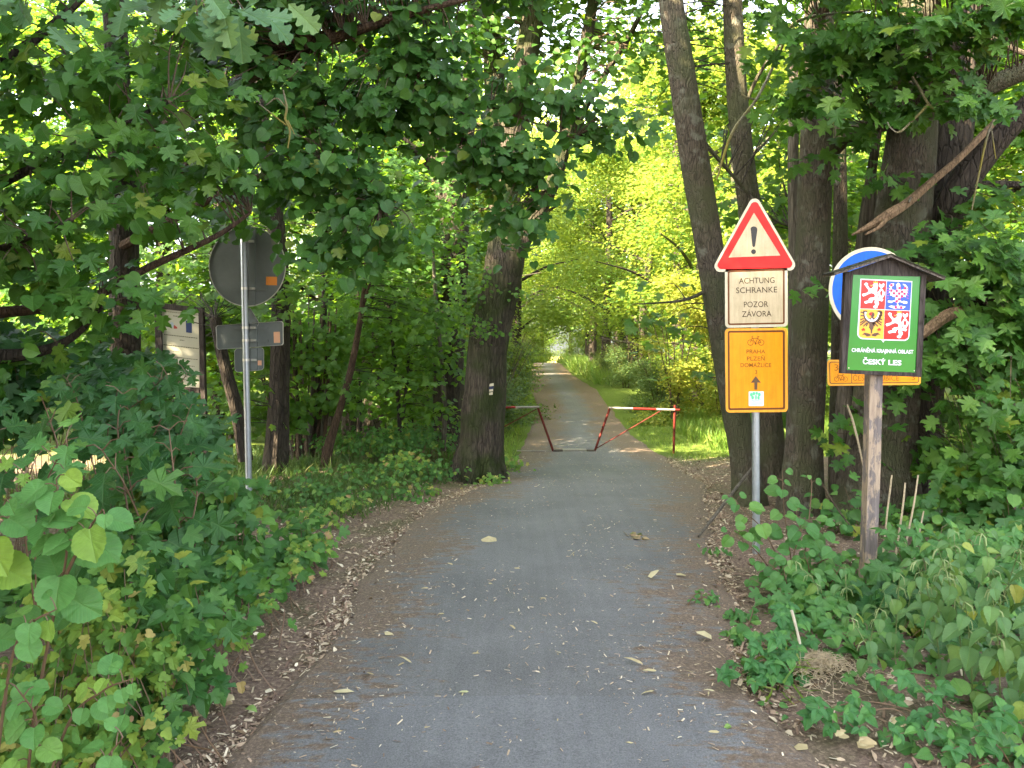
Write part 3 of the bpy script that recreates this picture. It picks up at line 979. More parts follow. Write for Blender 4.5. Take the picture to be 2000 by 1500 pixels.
def sign_paint(name, col, rough=.38, spec=.3):
    """retroreflective film with faint rain streaks, algae specks and scratches"""
    m, nt, b = new_mat(name)
    tc = N(nt, 'ShaderNodeTexCoord'); mp = N(nt, 'ShaderNodeMapping'); mp.inputs['Scale'].default_value = (1, 1, .10)
    nt.links.new(tc.outputs['Object'], mp.inputs[0])
    n1 = N(nt, 'ShaderNodeTexNoise', i_Scale=42.0, i_Detail=6.0, i_Roughness=.7); nt.links.new(mp.outputs[0], n1.inputs['Vector'])
    n2 = N(nt, 'ShaderNodeTexNoise', i_Scale=9.0, i_Detail=7.0, i_Roughness=.7); nt.links.new(tc.outputs['Object'], n2.inputs['Vector'])
    n3 = N(nt, 'ShaderNodeTexNoise', i_Scale=160.0, i_Detail=3.0); nt.links.new(tc.outputs['Object'], n3.inputs['Vector'])
    r1 = ramp(nt, [(.36, (.80, .80, .76)), (.58, (1, 1, 1))]); nt.links.new(n1.outputs[0], r1.inputs[0])
    r2 = ramp(nt, [(.30, (.84, .85, .80)), (.6, (1, 1, 1))]); nt.links.new(n2.outputs[0], r2.inputs[0])
    r3 = ramp(nt, [(.27, (.55, .55, .5)), (.34, (1, 1, 1))]); nt.links.new(n3.outputs[0], r3.inputs[0])
    c = mix(nt, col, r1.outputs[0], .75, 'MULTIPLY'); c = mix(nt, c, r2.outputs[0], .8, 'MULTIPLY'); c = mix(nt, c, r3.outputs[0], .7, 'MULTIPLY')
    nt.links.new(c, b.inputs['Base Color'])
    rr_ = ramp(nt, [(.3, (rough + .2,) * 3), (.6, (rough,) * 3)]); nt.links.new(n2.outputs[0], rr_.inputs[0]); nt.links.new(rr_.outputs[0], b.inputs['Roughness'])
    b.inputs['Specular IOR Level'].default_value = spec
    return m

P_WHITE = sign_paint('sign_white', lin(204, 194, 168))
P_CREAM = sign_paint('sign_cream', lin(194, 176, 143))
P_RED = sign_paint('sign_red', lin(238, 22, 14))
P_BLACK = plain('sign_black', lin(34, 30, 26), 0.4, 0, .4, .1, 20)
P_BROWN = plain('sign_text_brown', lin(74, 60, 40), 0.5, 0, .3, .1, 20)
P_YEL = sign_paint('sign_yellow', lin(240, 150, 0))
P_YELR = sign_paint('sign_yellow_rim', lin(232, 160, 46))
P_YTXT = plain('sign_washed_text', lin(142, 88, 12), 0.5, 0, .3, .1, 20)  # dark print lightened to ochre, glare off the film put into the colour
P_BORD = plain('sign_brown_border', lin(104, 56, 10), 0.5, 0, .3, .1, 20)
P_BLUE = sign_paint('sign_blue', lin(0, 92, 200))
P_GREY = plain('sign_back_grey', lin(116, 122, 119), 0.5, 0.0, .4, .22, 6)
P_ZINC = plain('galvanised_steel', lin(172, 178, 184), 0.42, 0.75, .5, .2, 18)
P_BAND = plain('bright_steel_band', lin(214, 210, 200), 0.35, 0.5, .5, .12, 30)
P_ORANGE = plain('orange_sticker', lin(240, 150, 66), 0.5, 0, .4, .1, 30)
P_PEACH = plain('peach_sticker', lin(232, 176, 138), 0.5, 0, .4, .1, 30)
P_MINT = plain('mint_print', lin(98, 205, 150), 0.4)
P_PALE = plain('sticker_white', lin(214, 230, 222), 0.4)
P_PALEBLUE = plain('pale_blue_print', lin(150, 200, 216), 0.4)
P_GREEN = plain('enamel_green', lin(40, 128, 44), 0.12, 0, .6, .06, 6)
P_SHRED = plain('shield_red', lin(232, 32, 32), 0.15)
P_SHBLUE = plain('shield_blue', lin(40, 84, 222), 0.15)
P_SHGOLD = plain('shield_gold', lin(250, 176, 62), 0.15)
P_SILVER = plain('shield_silver', lin(226, 228, 240), 0.2)
P_LION = plain('lion_grey', lin(190, 204, 226), 0.2)
P_EAGLE = plain('eagle_brown', lin(88, 62, 50), 0.2)
P_MRED = plain('eagle_red', lin(214, 40, 92), 0.2)
P_DKWOOD = bark('tarred_wood', (0.030, 0.025, 0.022), (0.085, 0.070, 0.064), None, 0.12, 30, 0.4)
P_GREYWOOD = bark('weathered_roof_wood', (0.10, 0.085, 0.075), (0.24, 0.21, 0.185), None, 0.5, 30, 0.5)
P_FELT = bark('roof_felt', (0.03, 0.028, 0.027), (0.09, 0.085, 0.08), (0.04, 0.05, 0.02, 1), 1.0, 40, 0.6)

def post_wood():
    m, nt, b = new_mat('peeling_post_wood')
    tc = N(nt, 'ShaderNodeTexCoord'); mp = N(nt, 'ShaderNodeMapping'); mp.inputs['Scale'].default_value = (1, 1, .10)
    nt.links.new(tc.outputs['Object'], mp.inputs[0])
    n1 = N(nt, 'ShaderNodeTexNoise', i_Scale=55.0, i_Detail=8.0, i_Roughness=.7); nt.links.new(mp.outputs[0], n1.inputs['Vector'])
    mp2 = N(nt, 'ShaderNodeMapping'); mp2.inputs['Scale'].default_value = (1, 1, .4); nt.links.new(tc.outputs['Object'], mp2.inputs[0])
    n2 = N(nt, 'ShaderNodeTexNoise', i_Scale=13.0, i_Detail=7.0, i_Roughness=.68); nt.links.new(mp2.outputs[0], n2.inputs['Vector'])
    a = ramp(nt, [(.3, (.19, .14, .10)), (.7, (.40, .31, .23))]); nt.links.new(n1.outputs[0], a.inputs[0])
    d = ramp(nt, [(.3, (.09, .075, .07)), (.7, (.19, .16, .155))]); nt.links.new(n1.outputs[0], d.inputs[0])
    k = ramp(nt, [(.47, (0, 0, 0)), (.53, (1, 1, 1))]); nt.links.new(n2.outputs[0], k.inputs[0])
    c = mix(nt, d.outputs[0], a.outputs[0], k.outputs[0])
    nt.links.new(c, b.inputs['Base Color']); b.inputs['Roughness'].default_value = .85
    bn = N(nt, 'ShaderNodeBump', i_Strength=.5, i_Distance=.006); nt.links.new(n1.outputs[0], bn.inputs['Height']); nt.links.new(bn.outputs[0], b.inputs['Normal'])
    return m
P_POST = post_wood()
EPS = 0.0015

def rect(x0, y0, x1, y1, roll=0.0):
    cx, cy = (x0 + x1) / 2, (y0 + y1) / 2
    c, s = math.cos(roll), math.sin(roll)
    return [(cx + (x - cx) * c - (y - cy) * s, cy + (x - cx) * s + (y - cy) * c) for x, y in ((x0, y0), (x1, y0), (x1, y1), (x0, y1))]

def bicycle(F, cx, cy, w, lw):
    """side view of a bicycle: two wheels, diamond frame, bars and saddle, facing left"""
    k = w / 33.0
    q = lambda x, y: (cx + x * k, cy + y * k)
    for x in (-10.5, 10.5):
        F.ring(q(x, 3.5), 6.0 * k, lw, 24)
    for a, b in (((-10.5, 3.5), (-7, -6)), ((-7, -6), (-1, 5)), ((-1, 5), (4, -5.5)), ((-6.6, -4.6), (4, -5)), ((-1, 5), (10.5, 3.5)), ((4, -5), (10.5, 3.5)),
                 ((-7, -6), (-8, -8.5)), ((-8, -8.5), (-5, -9)), ((4, -5), (5, -8)), ((2.8, -8.2), (7.4, -8)), ((-1, 5), (0, 8))):
        F.stroke(q(*a), q(*b), lw)
    F.disc(q(-0.8, 5), 1.7 * k, None, 10)

# ------------------------------------------------------------------ warning signpost
YS = 6.03
base = ray_ground(1481, 1092); base.y = YS; base.z = float(ground(base.x, YS)); base.x = at(1481, 1092, YS).x
sp = thing('road_sign', base, 'signpost with red warning triangle above a white and an orange panel', 'road sign')
top = at(1474, 400, YS + 0.045)
b2 = Vector((base.x, YS + 0.045, base.z - 0.1))
MB().tube([b2, b2.lerp(top, .5), top], 0.030, 14).build('pole', P_ZINC, sp)
# triangle
tri = round_poly([(1474, 376), (1561, 528), (1387.5, 531.5)], 11)
tp = plate('warning_plate', tri, YS, .004, (P_WHITE, P_GREY), sp)
tp['label'] = 'white rimmed red warning triangle with black exclamation mark'
tr2 = round_poly([(1474, 386), (1553.5, 523), (1395.5, 526)], 8)
tin = [(1472.6, 415.5), (1524.2, 499), (1423, 503)]
Flat(YS - EPS).poly(tr2, tin).build('red_border', P_RED, tp)
Flat(YS - EPS * .9).poly(inset(tin, 1473, 472, 0.2, 50)).build('cream_field', P_CREAM, tp)
ex = [(1466.6, 450), (1466.0, 446), (1468, 443), (1472.4, 442), (1477, 443.4), (1479.2, 447), (1479, 451), (1474.8, 480), (1473.4, 482.4), (1471, 482.4), (1469.4, 480)]
F = Flat(YS - 2 * EPS).poly(ex); F.disc((1471.8, 491.6), 4.7).build('exclamation_mark', P_BLACK, tp)
# text panel
R1 = -0.022
pn = round_poly([(1415.8, 523.5), (1538.2, 519), (1538.8, 638), (1416.2, 640.3)], 8)
tp = plate('text_plate', pn, YS, .004, (P_WHITE, P_GREY), sp)
ob = round_poly([(1421.2, 528.5), (1532.5, 524.6), (1532.8, 632.8), (1421.6, 635)], 4)
ib = round_poly([(1424.6, 531.8), (1529.2, 528.2), (1529.5, 629.8), (1425, 631.8)], 2)
Flat(YS - EPS).poly(ob, ib).build('border', P_BORD, tp)
Flat(YS - EPS * .8).poly(inset(ib, 1477, 580, .2, 50)).build('cream_field', P_CREAM, tp)
for s_, x, y, w in (('ACHTUNG', 1478, 547.8, 69.5), ('SCHRANKE', 1477.8, 566.3, 80), ('POZOR', 1476.6, 594.3, 47.4), ('ZÁVORA', 1478, 613, 57.5)):
    word(YS - 2 * EPS, P_BROWN, tp, s_, x, y, w, 11, R1)
# orange panel
pn = round_poly([(1415.6, 641.6), (1538.2, 640.2), (1539, 804.6), (1417.6, 806)], 8)
tp = plate('route_plate', pn, YS, .004, (P_YELR, P_GREY), sp)
ob = round_poly([(1421.4, 646.2), (1533, 644.8), (1533.6, 799.6), (1422.4, 801)], 4)
ib = round_poly([(1424.6, 649.8), (1528.8, 648.6), (1529.4, 796), (1425.8, 797.4)], 2)
Flat(YS - EPS).poly(ob, ib).build('border', P_BORD, tp)
Flat(YS - EPS * .8).poly(inset(ib, 1477, 722, .2, 60)).build('orange_field', P_YEL, tp)
for s_, x, y, w, h in (('PRAHA', 1476.4, 686.4, 36.5, 7.8), ('PLZEŇ', 1476.3, 700.2, 34.4, 7.8), ('DOMAŽLICE', 1476.4, 713, 60, 7.8), ('3', 1476.7, 726.4, 4.6, 7.6)):
    word(YS - 2 * EPS, P_YTXT, tp, s_, x, y, w, h, 0, 0.008)
F = Flat(YS - 2 * EPS); bicycle(F, 1476.2, 665.5, 33, 1.25); F.build('bicycle_symbol', P_YTXT, tp)
Flat(YS - 2 * EPS).poly([(1476.2, 734.4), (1486.2, 747.6), (1479.2, 747.0), (1479.2, 761), (1473.4, 761), (1473.4, 747.0), (1466.4, 747.6)]).build('arrow', plain('arrow_brown', lin(92, 66, 38), .5), tp)
Flat(YS - 2 * EPS).poly(round_poly(rect(1462.3, 764.4, 1491.8, 793), 1.5)).build('sticker', P_PALE, tp)
F = Flat(YS - 3 * EPS)
for (x, y, rx, ry) in ((1467.5, 771, 2.8, 3.6), (1472.5, 768.6, 2.6, 3.4), (1478, 768, 2.4, 3), (1483, 770.5, 2.8, 3.6), (1470, 776.5, 2.6, 3.4), (1476.5, 776, 1.7, 5.2), (1481.5, 777, 2.3, 3.6)):
    F.disc((x, y), rx, ry, 14)
F.build('leaf_emblem', P_MINT, tp)
F = Flat(YS - 3.4 * EPS).stroke((1468, 781), (1472, 783.5), 1.1).stroke((1472, 783.5), (1480, 782.5), 1.1).stroke((1480, 782.5), (1487, 779), 1.1)
F.stroke((1465.5, 787.2), (1489, 787.2), 1.0).stroke((1465.5, 790.6), (1479, 790.6), 0.9).build('sticker_print', P_PALEBLUE, tp)

# ------------------------------------------------------------------ blue round sign with the direction strip, behind the wooden board
YB = 6.25
pb = Vector((at(1705, 1100, YB + .05).x, YB + .05, 0)); pb.z = float(ground(pb.x, pb.y))
bs = thing('mandatory_sign', pb, 'blue round road sign and orange route strip standing behind the green board', 'road sign')
tpv = at(1702, 520, YB + .05)
MB().tube([Vector((pb.x, pb.y, pb.z - .1)), tpv], 0.030, 14).build('pole', P_ZINC, bs)
rd = plate('round_plate', [(1702 + 83.5 * math.cos(6.2832 * k / 56), 567 + 84.5 * math.sin(6.2832 * k / 56)) for k in range(56)], YB, .004, (P_WHITE, P_GREY), bs)
Flat(YB - EPS).disc((1702, 567), 76.5, 77.5, 56).build('blue_field', P_BLUE, rd)
st = plate('route_strip', round_poly([(1615.5, 702.5), (1799, 704.5), (1798.5, 751.5), (1616.5, 753.5)], 6), YB, .004, (P_YELR, P_GREY), bs)
ob = round_poly([(1619.6, 706.4), (1795.2, 708), (1794.8, 747.6), (1620.4, 749.6)], 4); ib = round_poly([(1621, 708), (1793.8, 709.4), (1793.4, 746.2), (1621.8, 748)], 3)
Flat(YB - EPS).poly(ob, ib).stroke((1663.5, 707), (1663.5, 749), 1.4).build('border', P_BROWN, st)
Flat(YB - EPS * .8).poly(inset(ib, 1708, 728, .1, 20)).build('orange_field', P_YEL, st)
for a in (('3', 1633.5, 717.8, 8, 12), ('ČESKÁ KUBICE', 1711, 738.4, 90, 10), ('3', 1784, 737.4, 6, 10)):
    word(YB - 2 * EPS, P_YTXT, st, *a)
F = Flat(YB - 2 * EPS); bicycle(F, 1642.5, 737.5, 27, 1.1); F.build('bicycle_symbol', P_YTXT, st)

# ------------------------------------------------------------------ wooden board of the protected area
YW = 5.15
wb = Vector((at(1697, 1175, YW + .06).x, YW + .06, 0)); wb.z = float(ground(wb.x, wb.y))
ws = thing('nature_reserve_sign', wb, 'green enamel board with coat of arms under a little wooden roof', 'sign')
def slab(name, loop, y0, y1, mat, parent):
    return plate(name, loop, y0, y1 - y0, (mat, mat), parent)
a_, b_ = at(1713, 725, YW + .06), at(1696, 1185, YW + .06)
slab('post', [(1700.5, 700), (1727.5, 700), (1724.5, 738), (1720.5, 900), (1714.5, 1060), (1708, 1175), (1685, 1175), (1691, 1060), (1696, 900), (1699.5, 738)], YW + .02, YW + .105, P_POST, ws)
slab('frame_side', [(1651, 531), (1666.5, 529), (1654, 722.5), (1643, 729)], YW - .012, YW + .03, P_DKWOOD, ws)
slab('frame_side', [(1799.4, 533), (1809.6, 537), (1800, 736.5), (1789, 727.8)], YW - .012, YW + .03, P_DKWOOD, ws)
slab('frame_bottom', [(1643.2, 729.2), (1654.2, 722.7), (1788.8, 728.0), (1799.8, 736.7)], YW - .014, YW + .03, P_DKWOOD, ws)
slab('back_board', [(1653, 530), (1807, 536), (1798, 735), (1646, 728)], YW + .004, YW + .018, P_DKWOOD, ws)
slab('gable_board', [(1740.6, 502), (1803, 535), (1800, 540), (1662, 536), (1657, 531)], YW - .010, YW + .003, P_DKWOOD, ws)
pnl = [(1667, 529.2), (1799.2, 532.8), (1788.8, 727.8), (1654.2, 722.4)]
gp = plate('enamel_panel', pnl, YW - .004, .006, (P_GREEN, P_GREEN), ws)
gp['label'] = 'glossy green enamel panel with shield and white lettering'
# roof: two pitched wings with depth
def wing(name, p0, p1, th, y0, y1, mat, drop=0.0):
    (x0, ya), (x1, yb) = p0, p1
    return slab(name, [(x0, ya), (x1, yb), (x1, yb + th), (x0, ya + th)], y0, y1, mat, ws)
wing('roof_wing', (1629.5, 532.5), (1741, 496.6), 5.6, YW - .055, YW + .13, P_GREYWOOD)
wing('roof_wing', (1741, 496.6), (1846, 541.5), 5.6, YW - .053, YW + .13, P_GREYWOOD)
for (p0, p1) in (((1628, 531.2), (1741, 494.6)), ((1741, 494.6), (1847.5, 540))):
    wing('roof_felt', p0, p1, 2.1, YW - .062, YW + .14, P_FELT)
# curled scraps of felt standing up from the roof edge
for (x, y) in ((1683, 510), (1693, 506.6), (1764, 503.6), (1790, 514), (1806, 521), (1660, 517)):
    slab('felt_scrap', [(x - 4, y + 6), (x - 3, y + 1.5), (x + 1, y + 2.4), (x + 4.4, y + 0.6), (x + 5, y + 5)], YW - .05, YW - .03, P_FELT, ws)

Z1 = lambda pts: [(1670 + x / 11.11, 540 + y / 11.11) for x, y in pts]
YP = YW - .004 - EPS
shield = [(118, 48), (1242, 100), (1180, 1290), (1165, 1340), (1130, 1378), (1080, 1398), (660, 1386), (632, 1400), (612, 1438), (592, 1398), (560, 1374), (150, 1360), (95, 1335), (60, 1290), (48, 1240)]
sh = Flat(YP).poly(Z1(shield)).build('shield', P_SILVER, gp)
YQ = YP - EPS * .6
Flat(YQ).poly(Z1([(140, 72), (682, 98), (645, 712), (112, 694)])).poly(Z1([(648, 730), (1188, 752), (1158, 1290), (1140, 1340), (1075, 1372), (618, 1362)])).build('red_quarters', P_SHRED, gp)
Flat(YQ).poly(Z1([(694, 100), (1228, 124), (1194, 740), (656, 714)])).build('blue_quarter', P_SHBLUE, gp)
Flat(YQ).poly(Z1([(110, 704), (642, 724), (612, 1362), (160, 1334), (110, 1312), (78, 1262)])).build('gold_quarter', P_SHGOLD, gp)
LION = [(195, 165), (235, 128), (282, 150), (278, 195), (305, 240), (342, 268), (385, 235), (398, 205), (380, 180), (415, 152), (490, 150), (503, 195), (488, 250), (478, 320), (480, 380), (500, 440), (515, 480), (560, 480), (615, 490), (608, 515), (585, 545), (540, 525), (500, 520), (520, 575), (515, 615), (490, 640), (485, 680), (440, 695), (395, 670), (400, 640), (430, 630), (440, 600), (420, 560), (435, 500), (400, 505), (375, 545), (370, 575), (300, 570), (235, 590), (205, 575), (200, 545), (240, 530), (300, 515), (290, 490), (330, 460), (390, 455), (425, 445), (430, 400), (405, 372), (350, 360), (290, 385), (240, 410), (175, 435), (148, 395), (165, 372), (215, 365), (265, 350), (295, 320), (290, 290), (255, 245), (228, 210)]
TAIL = [(570, 245), (610, 290), (622, 335), (655, 332), (640, 400), (605, 460), (575, 490), (540, 478), (500, 400), (490, 335), (515, 325), (530, 290)]
THOLE = [(570, 290), (598, 340), (594, 390), (570, 430), (546, 390), (542, 340)]
TUFT = [(525, 140), (555, 172), (580, 180), (612, 142), (640, 165), (630, 215), (602, 238), (570, 252), (540, 238), (520, 205)]
INNER = [(300, 270), (342, 290), (390, 255), (420, 190), (480, 180), (470, 300), (455, 400), (470, 470), (455, 560), (440, 480), (440, 400), (410, 350), (350, 330), (310, 320)]
sh_ = lambda P, d: [(x + d[0], y + d[1]) for x, y in P]
F, F2, F3 = Flat(YQ - EPS * .6), Flat(YQ - EPS * 1.2), Flat(YQ - EPS * .6)
for d in ((0, 0), (514, 648)):
    F.poly(Z1(sh_(LION, d))).poly(Z1(sh_(TAIL, d)), Z1(sh_(THOLE, d))).poly(Z1(sh_(TUFT, d)))
    F2.poly(Z1(sh_(INNER, d)))
    F3.poly(Z1(sh_([(396, 148), (400, 104), (420, 122), (442, 94), (466, 120), (492, 100), (496, 146)], d))).poly(Z1(sh_([(335, 185), (380, 190), (378, 212), (340, 208)], d)))
F.build('lions', P_SILVER, gp); F2.build('lion_shading', P_LION, gp); F3.build('lion_crowns', P_SHGOLD, gp)
ME = [(935, 130), (975, 165), (985, 220), (972, 280), (1000, 292), (1062, 272), (1085, 222), (1030, 160), (1085, 168), (1122, 205), (1148, 238), (1126, 258), (1154, 290), (1124, 308), (1144, 345), (1112, 362), (1134, 402), (1096, 408), (1104, 452), (1062, 438), (1012, 432), (985, 465), (978, 510), (1012, 540), (1060, 528), (1136, 545), (1130, 590), (1060, 590), (1010, 562), (960, 552), (925, 590), (960, 640), (1000, 632), (1102, 655), (1042, 702), (930, 690), (870, 705), (800, 682), (720, 652), (780, 628), (860, 642), (910, 632), (915, 592), (890, 550), (840, 540), (790, 576), (710, 560), (715, 518), (800, 528), (860, 518), (880, 480), (868, 440), (822, 446), (800, 415), (758, 412), (770, 370), (730, 340), (760, 300), (738, 270), (768, 240), (735, 205), (780, 150), (850, 155), (830, 205), (795, 225), (800, 275), (870, 300), (905, 280), (900, 210), (890, 180)]
Flat(YQ - EPS * .6).poly(Z1(ME)).build('chequered_eagle', P_SILVER, gp)
F = Flat(YQ - EPS * 1.2)
for (x, y) in ((792, 186), (905, 312), (1020, 330), (790, 306), (845, 366), (960, 370), (1075, 374), (905, 428), (1020, 428), (960, 494), (905, 538), (965, 250), (1090, 256), (885, 666), (1005, 670)):
    F.poly(Z1([(x - 27, y - 28), (x + 27, y - 26), (x + 25, y + 28), (x - 29, y + 26)]))
for s in (-1, 1):
    for k in range(5):
        F.stroke(Z1([(928 + s * 195, 250 + k * 54)])[0], Z1([(928 + s * 232, 258 + k * 54)])[0], 1.0)
F.build('eagle_chequers', P_MRED, gp)
F = Flat(YQ - EPS * .6)
F.poly(Z1([(310, 800), (345, 770), (395, 775), (425, 810), (420, 855), (395, 885), (440, 910), (500, 890), (545, 830), (540, 780), (465, 760), (510, 730), (575, 745), (600, 800), (560, 900), (520, 970), (440, 1010), (410, 1060), (405, 1110), (380, 1160), (368, 1240), (342, 1240), (335, 1160), (300, 1110), (310, 1040), (290, 1000), (215, 960), (185, 880), (180, 800), (170, 740), (240, 735), (280, 760), (215, 790), (205, 840), (240, 890), (310, 915), (355, 890), (340, 850), (310, 830)]))
for s in (-1, 1):
    for k, (x, y, X, Y) in enumerate(((186, 800, 236, 770), (192, 850, 236, 850), (196, 910, 238, 940), (178, 950, 236, 1010), (140, 970, 232, 1060), (96, 1000, 160, 1085), (60, 1000, 95, 1080))):
        xc = 358 - (k * 4)
        F.stroke(Z1([(xc + s * x * .82, y)])[0], Z1([(xc + s * X, Y)])[0], 2.6)
    F.poly(Z1([(350, 1265), (350 + s * 60, 1232), (350 + s * 150, 1218), (350 + s * 205, 1275), (350 + s * 150, 1262), (350 + s * 90, 1305), (350 + s * 20, 1290)]))
F.build('silesian_eagle', P_EAGLE, gp)
F = Flat(YQ - EPS * 1.2)
ang = [math.radians(a) for a in range(0, 181, 12)]
outer = [(365 + 158 * math.cos(a), 800 + 182 * math.sin(a)) for a in ang]
inner = [(365 + 132 * math.cos(a), 800 + 142 * math.sin(a)) for a in reversed(ang)]
F.poly(Z1(outer + inner))
for c in ((227, 790), (516, 800), (365, 930)):
    F.disc(Z1([c])[0], 1.9)
F.build('crescent', P_SILVER, gp)
F = Flat(YQ - EPS * 1.3)
for cx in (182, 525):
    F.poly(Z1([(cx - 52, 1150), (cx - 20, 1130), (cx, 1110), (cx + 22, 1132), (cx + 48, 1140), (cx + 26, 1160), (cx + 40, 1188), (cx, 1172), (cx - 40, 1190), (cx - 28, 1162)]))
F.poly(Z1([(300, 800), (345, 778), (375, 790), (350, 845), (310, 835)]))
F.build('talons', P_SHRED, gp)
word(YQ, P_SILVER, gp, 'CHRÁNĚNÁ KRAJINNÁ OBLAST', 1723.7, 685.4, 120.5, 7.2, .033, .022)
for (t_, xc, yc, wd, x0, y0, ws_) in (('ČESKÝ', 1707.5, 706.6, 44.5, 1687, 706, (1, 6, 17, 26, 31, 40)), ('LES', 1748, 708.2, 25.5, 1735.5, 708, (1.5, 11, 20))):
    F = Flat(YQ).text(t_, xc, yc, wd, 9.6, .033, .03)
    F.build('lettering', P_SILVER, gp)
# screws
F = Flat(YQ)
for c in ((1657.8, 718.5), (1786, 724), (1671, 533), (1795.5, 536)):
    F.disc(c, 1.2, None, 8)
F.build('screws', P_BAND, gp)

# ------------------------------------------------------------------ left signpost seen from the back
YL = 7.4
lb = Vector((at(487.5, 1012, YL).x, YL, 0)); lb.z = float(ground(lb.x, YL))
ls = thing('direction_signpost', lb, 'steel signpost with grey sign backs, one round and one long plate', 'road sign')
lt = at(475, 452, YL)
MB().tube([Vector((lb.x, lb.y, lb.z - .15)), Vector((lb.x, lb.y, lb.z)).lerp(lt, .5), lt], 0.030, 14).build('pole', P_ZINC, ls)
YL2 = YL + .075
def back(name, loop, ch):
    o = plate(name, loop, YL2, .004, (P_GREY, P_WHITE), ls)
    rim = inset(loop, sum(p[0] for p in loop) / len(loop), sum(p[1] for p in loop) / len(loop), 1.3, 50)
    # folded edge of the plate
    V = [at(p[0], p[1], YL2 - .001) for p in loop] + [at(p[0], p[1], YL2 - .014) for p in loop] + [at(p[0], p[1], YL2 - .014) for p in rim]
    n = len(loop)
    Fc = [(i, i + n, (i + 1) % n + n, (i + 1) % n) for i in range(n)] + [(i + n, i + 2 * n, (i + 1) % n + 2 * n, (i + 1) % n + n) for i in range(n)]
    mesh_obj('rim', V, Fc, P_BAND, o, True)
    if ch:
        x0, y0, x1, y1 = ch
        slab('stiffener', rect(x0, y0, x1, y1), YL2 - .026, YL2 - .002, P_GREY, o)
    return o
rb = back('round_plate', [(483 + 75.5 * math.cos(6.2832 * k / 56), 520 + 79 * math.sin(6.2832 * k / 56)) for k in range(56)], (487, 447, 498, 596))
slab('sticker', rect(519.6, 540.4, 541, 557, .02), YL2 - .004, YL2 - .0025, P_ORANGE, rb)
slab('worn_patch', [(529, 466), (546, 470), (550, 482), (531, 478)], YL2 - .004, YL2 - .0025, plain('pale_patch', lin(132, 134, 120), .6), rb)
back('pointer_plate', [(470, 640), (476, 606), (482, 600), (489, 602), (506, 630), (502, 640)], None)
lp = back('long_plate', round_poly([(421, 635.6), (553.5, 627), (554, 674), (423, 683)], 5), (489, 633, 502, 677))
slab('sticker', rect(534.6, 648, 546.8, 669.6, -.03), YL2 - .004, YL2 - .0025, P_PEACH, lp)
sq = back('small_plate', round_poly([(457.5, 681), (515.5, 678), (515.5, 722.5), (458.5, 727.5)], 7), (490, 681, 502, 722))
slab('sticker', rect(497, 704, 511, 713.6), YL2 - .004, YL2 - .0025, P_PEACH, sq)
for (y, half) in ((471, 0), (563.5, 1), (640, 1), (664.6, 1), (703, 0)):
    band = MB()
    c = at(480, y, YL)
    px_y = (y - 452) / 560 * 12
    c = at(475.4 + px_y, y, YL)
    band.tube([c + Vector((0, 0, -.012)), c + Vector((0, 0, .012))], .0335, 14)
    d = at(490 + px_y, y, YL)
    band.box((d.x, YL + .004, d.z), (.05, .022, .022))
    band.tube([(d.x + .012, YL - .02, d.z), (d.x + .012, YL + .02, d.z)], .006, 8)
    band.build('clamp_band', P_BAND, ls)
    if half:
        e0, e1 = at(446 + px_y, y + 2, YL2 - .02), at(519 + px_y, y, YL2 - .02)
        MB().box((e0 + e1) / 2, ((e1 - e0).length, .016, .022)).build('cross_rail', P_GREY, ls)

# ------------------------------------------------------------------ notice board in the trees
YN = 9.0
nb = Vector((at(350, 800, YN).x, YN, 0)); nb.z = float(ground(nb.x, YN))
ns = thing('notice_board', nb, 'dark framed information board half hidden behind maple leaves', 'notice board')
P_PAPER = plain('notice_paper', lin(172, 170, 152), .4, 0, .4, .06, 5)
slab('back_panel', [(309, 600), (394, 610), (396, 770), (314, 765)], YN + .004, YN + .02, P_DKWOOD, ns)
for (x0, x1, t0, t1) in ((303.5, 315.8, 588, 590), (389.5, 398.5, 601, 602)):
    a0 = at((x0 + x1) / 2, t0, YN); wdt = (x1 - x0) * YN / FPX
    gz = float(ground(a0.x, YN))
    MB().box((a0.x, YN - .005, (a0.z + gz - .2) / 2), (wdt, .06, a0.z - gz + .2)).build('post', P_DKWOOD, ns)
slab('frame_top', [(316, 592), (389, 600.5), (389, 611.5), (316, 603)], YN - .02, YN + .03, P_DKWOOD, ns)
slab('frame_bottom', [(316, 757), (389, 761), (389, 770), (316, 766)], YN - .02, YN + .03, P_DKWOOD, ns)
pap = plate('poster', [(316, 603), (389.2, 611.5), (389.4, 757), (320, 754)], YN, .003, (P_PAPER, P_PAPER), ns)
def tl(F, x0, x1, y, h, n):
    """a line of print too small to read: short dark dashes along the poster's slant"""
    rr = random.Random(int(y * 10))
    x = x0
    while x < x1:
        w = rr.uniform(1.6, 4.2)
        s = (x - 316) * .115
        F.poly([(x, y + s), (min(x + w, x1), y + s + .1), (min(x + w, x1), y + s + h), (x, y + s + h - .1)])
        x += w + .7
F = Flat(YN - EPS)
for (x0, x1, y, h) in ((316.8, 388, 607, 1.1), (338, 368, 613.5, 1.9), (320, 386, 652, 1.6), (351, 360, 659.5, 1.5), (319, 388, 672, 1.9), (319, 350, 683, 1.2), (322, 386, 694, 1.3), (322, 380, 708, 1.3), (322, 386, 722, 1.3), (322, 370, 736, 1.3)):
    tl(F, x0, x1, y, h, 0)
F.build('print_lines', plain('print_grey', lin(78, 78, 62), .5), pap, 'stuff')
Flat(YN - EPS).poly([(362.6, 626), (374.6, 627.6), (374.8, 650.4), (363.6, 649.2)]).build('blue_emblem', plain('print_navy', lin(28, 48, 92), .4), pap)
Flat(YN - EPS).poly([(339, 634), (346, 639), (346, 642), (339.6, 642)]).build('red_emblem', plain('print_red', lin(150, 50, 44), .4), pap)
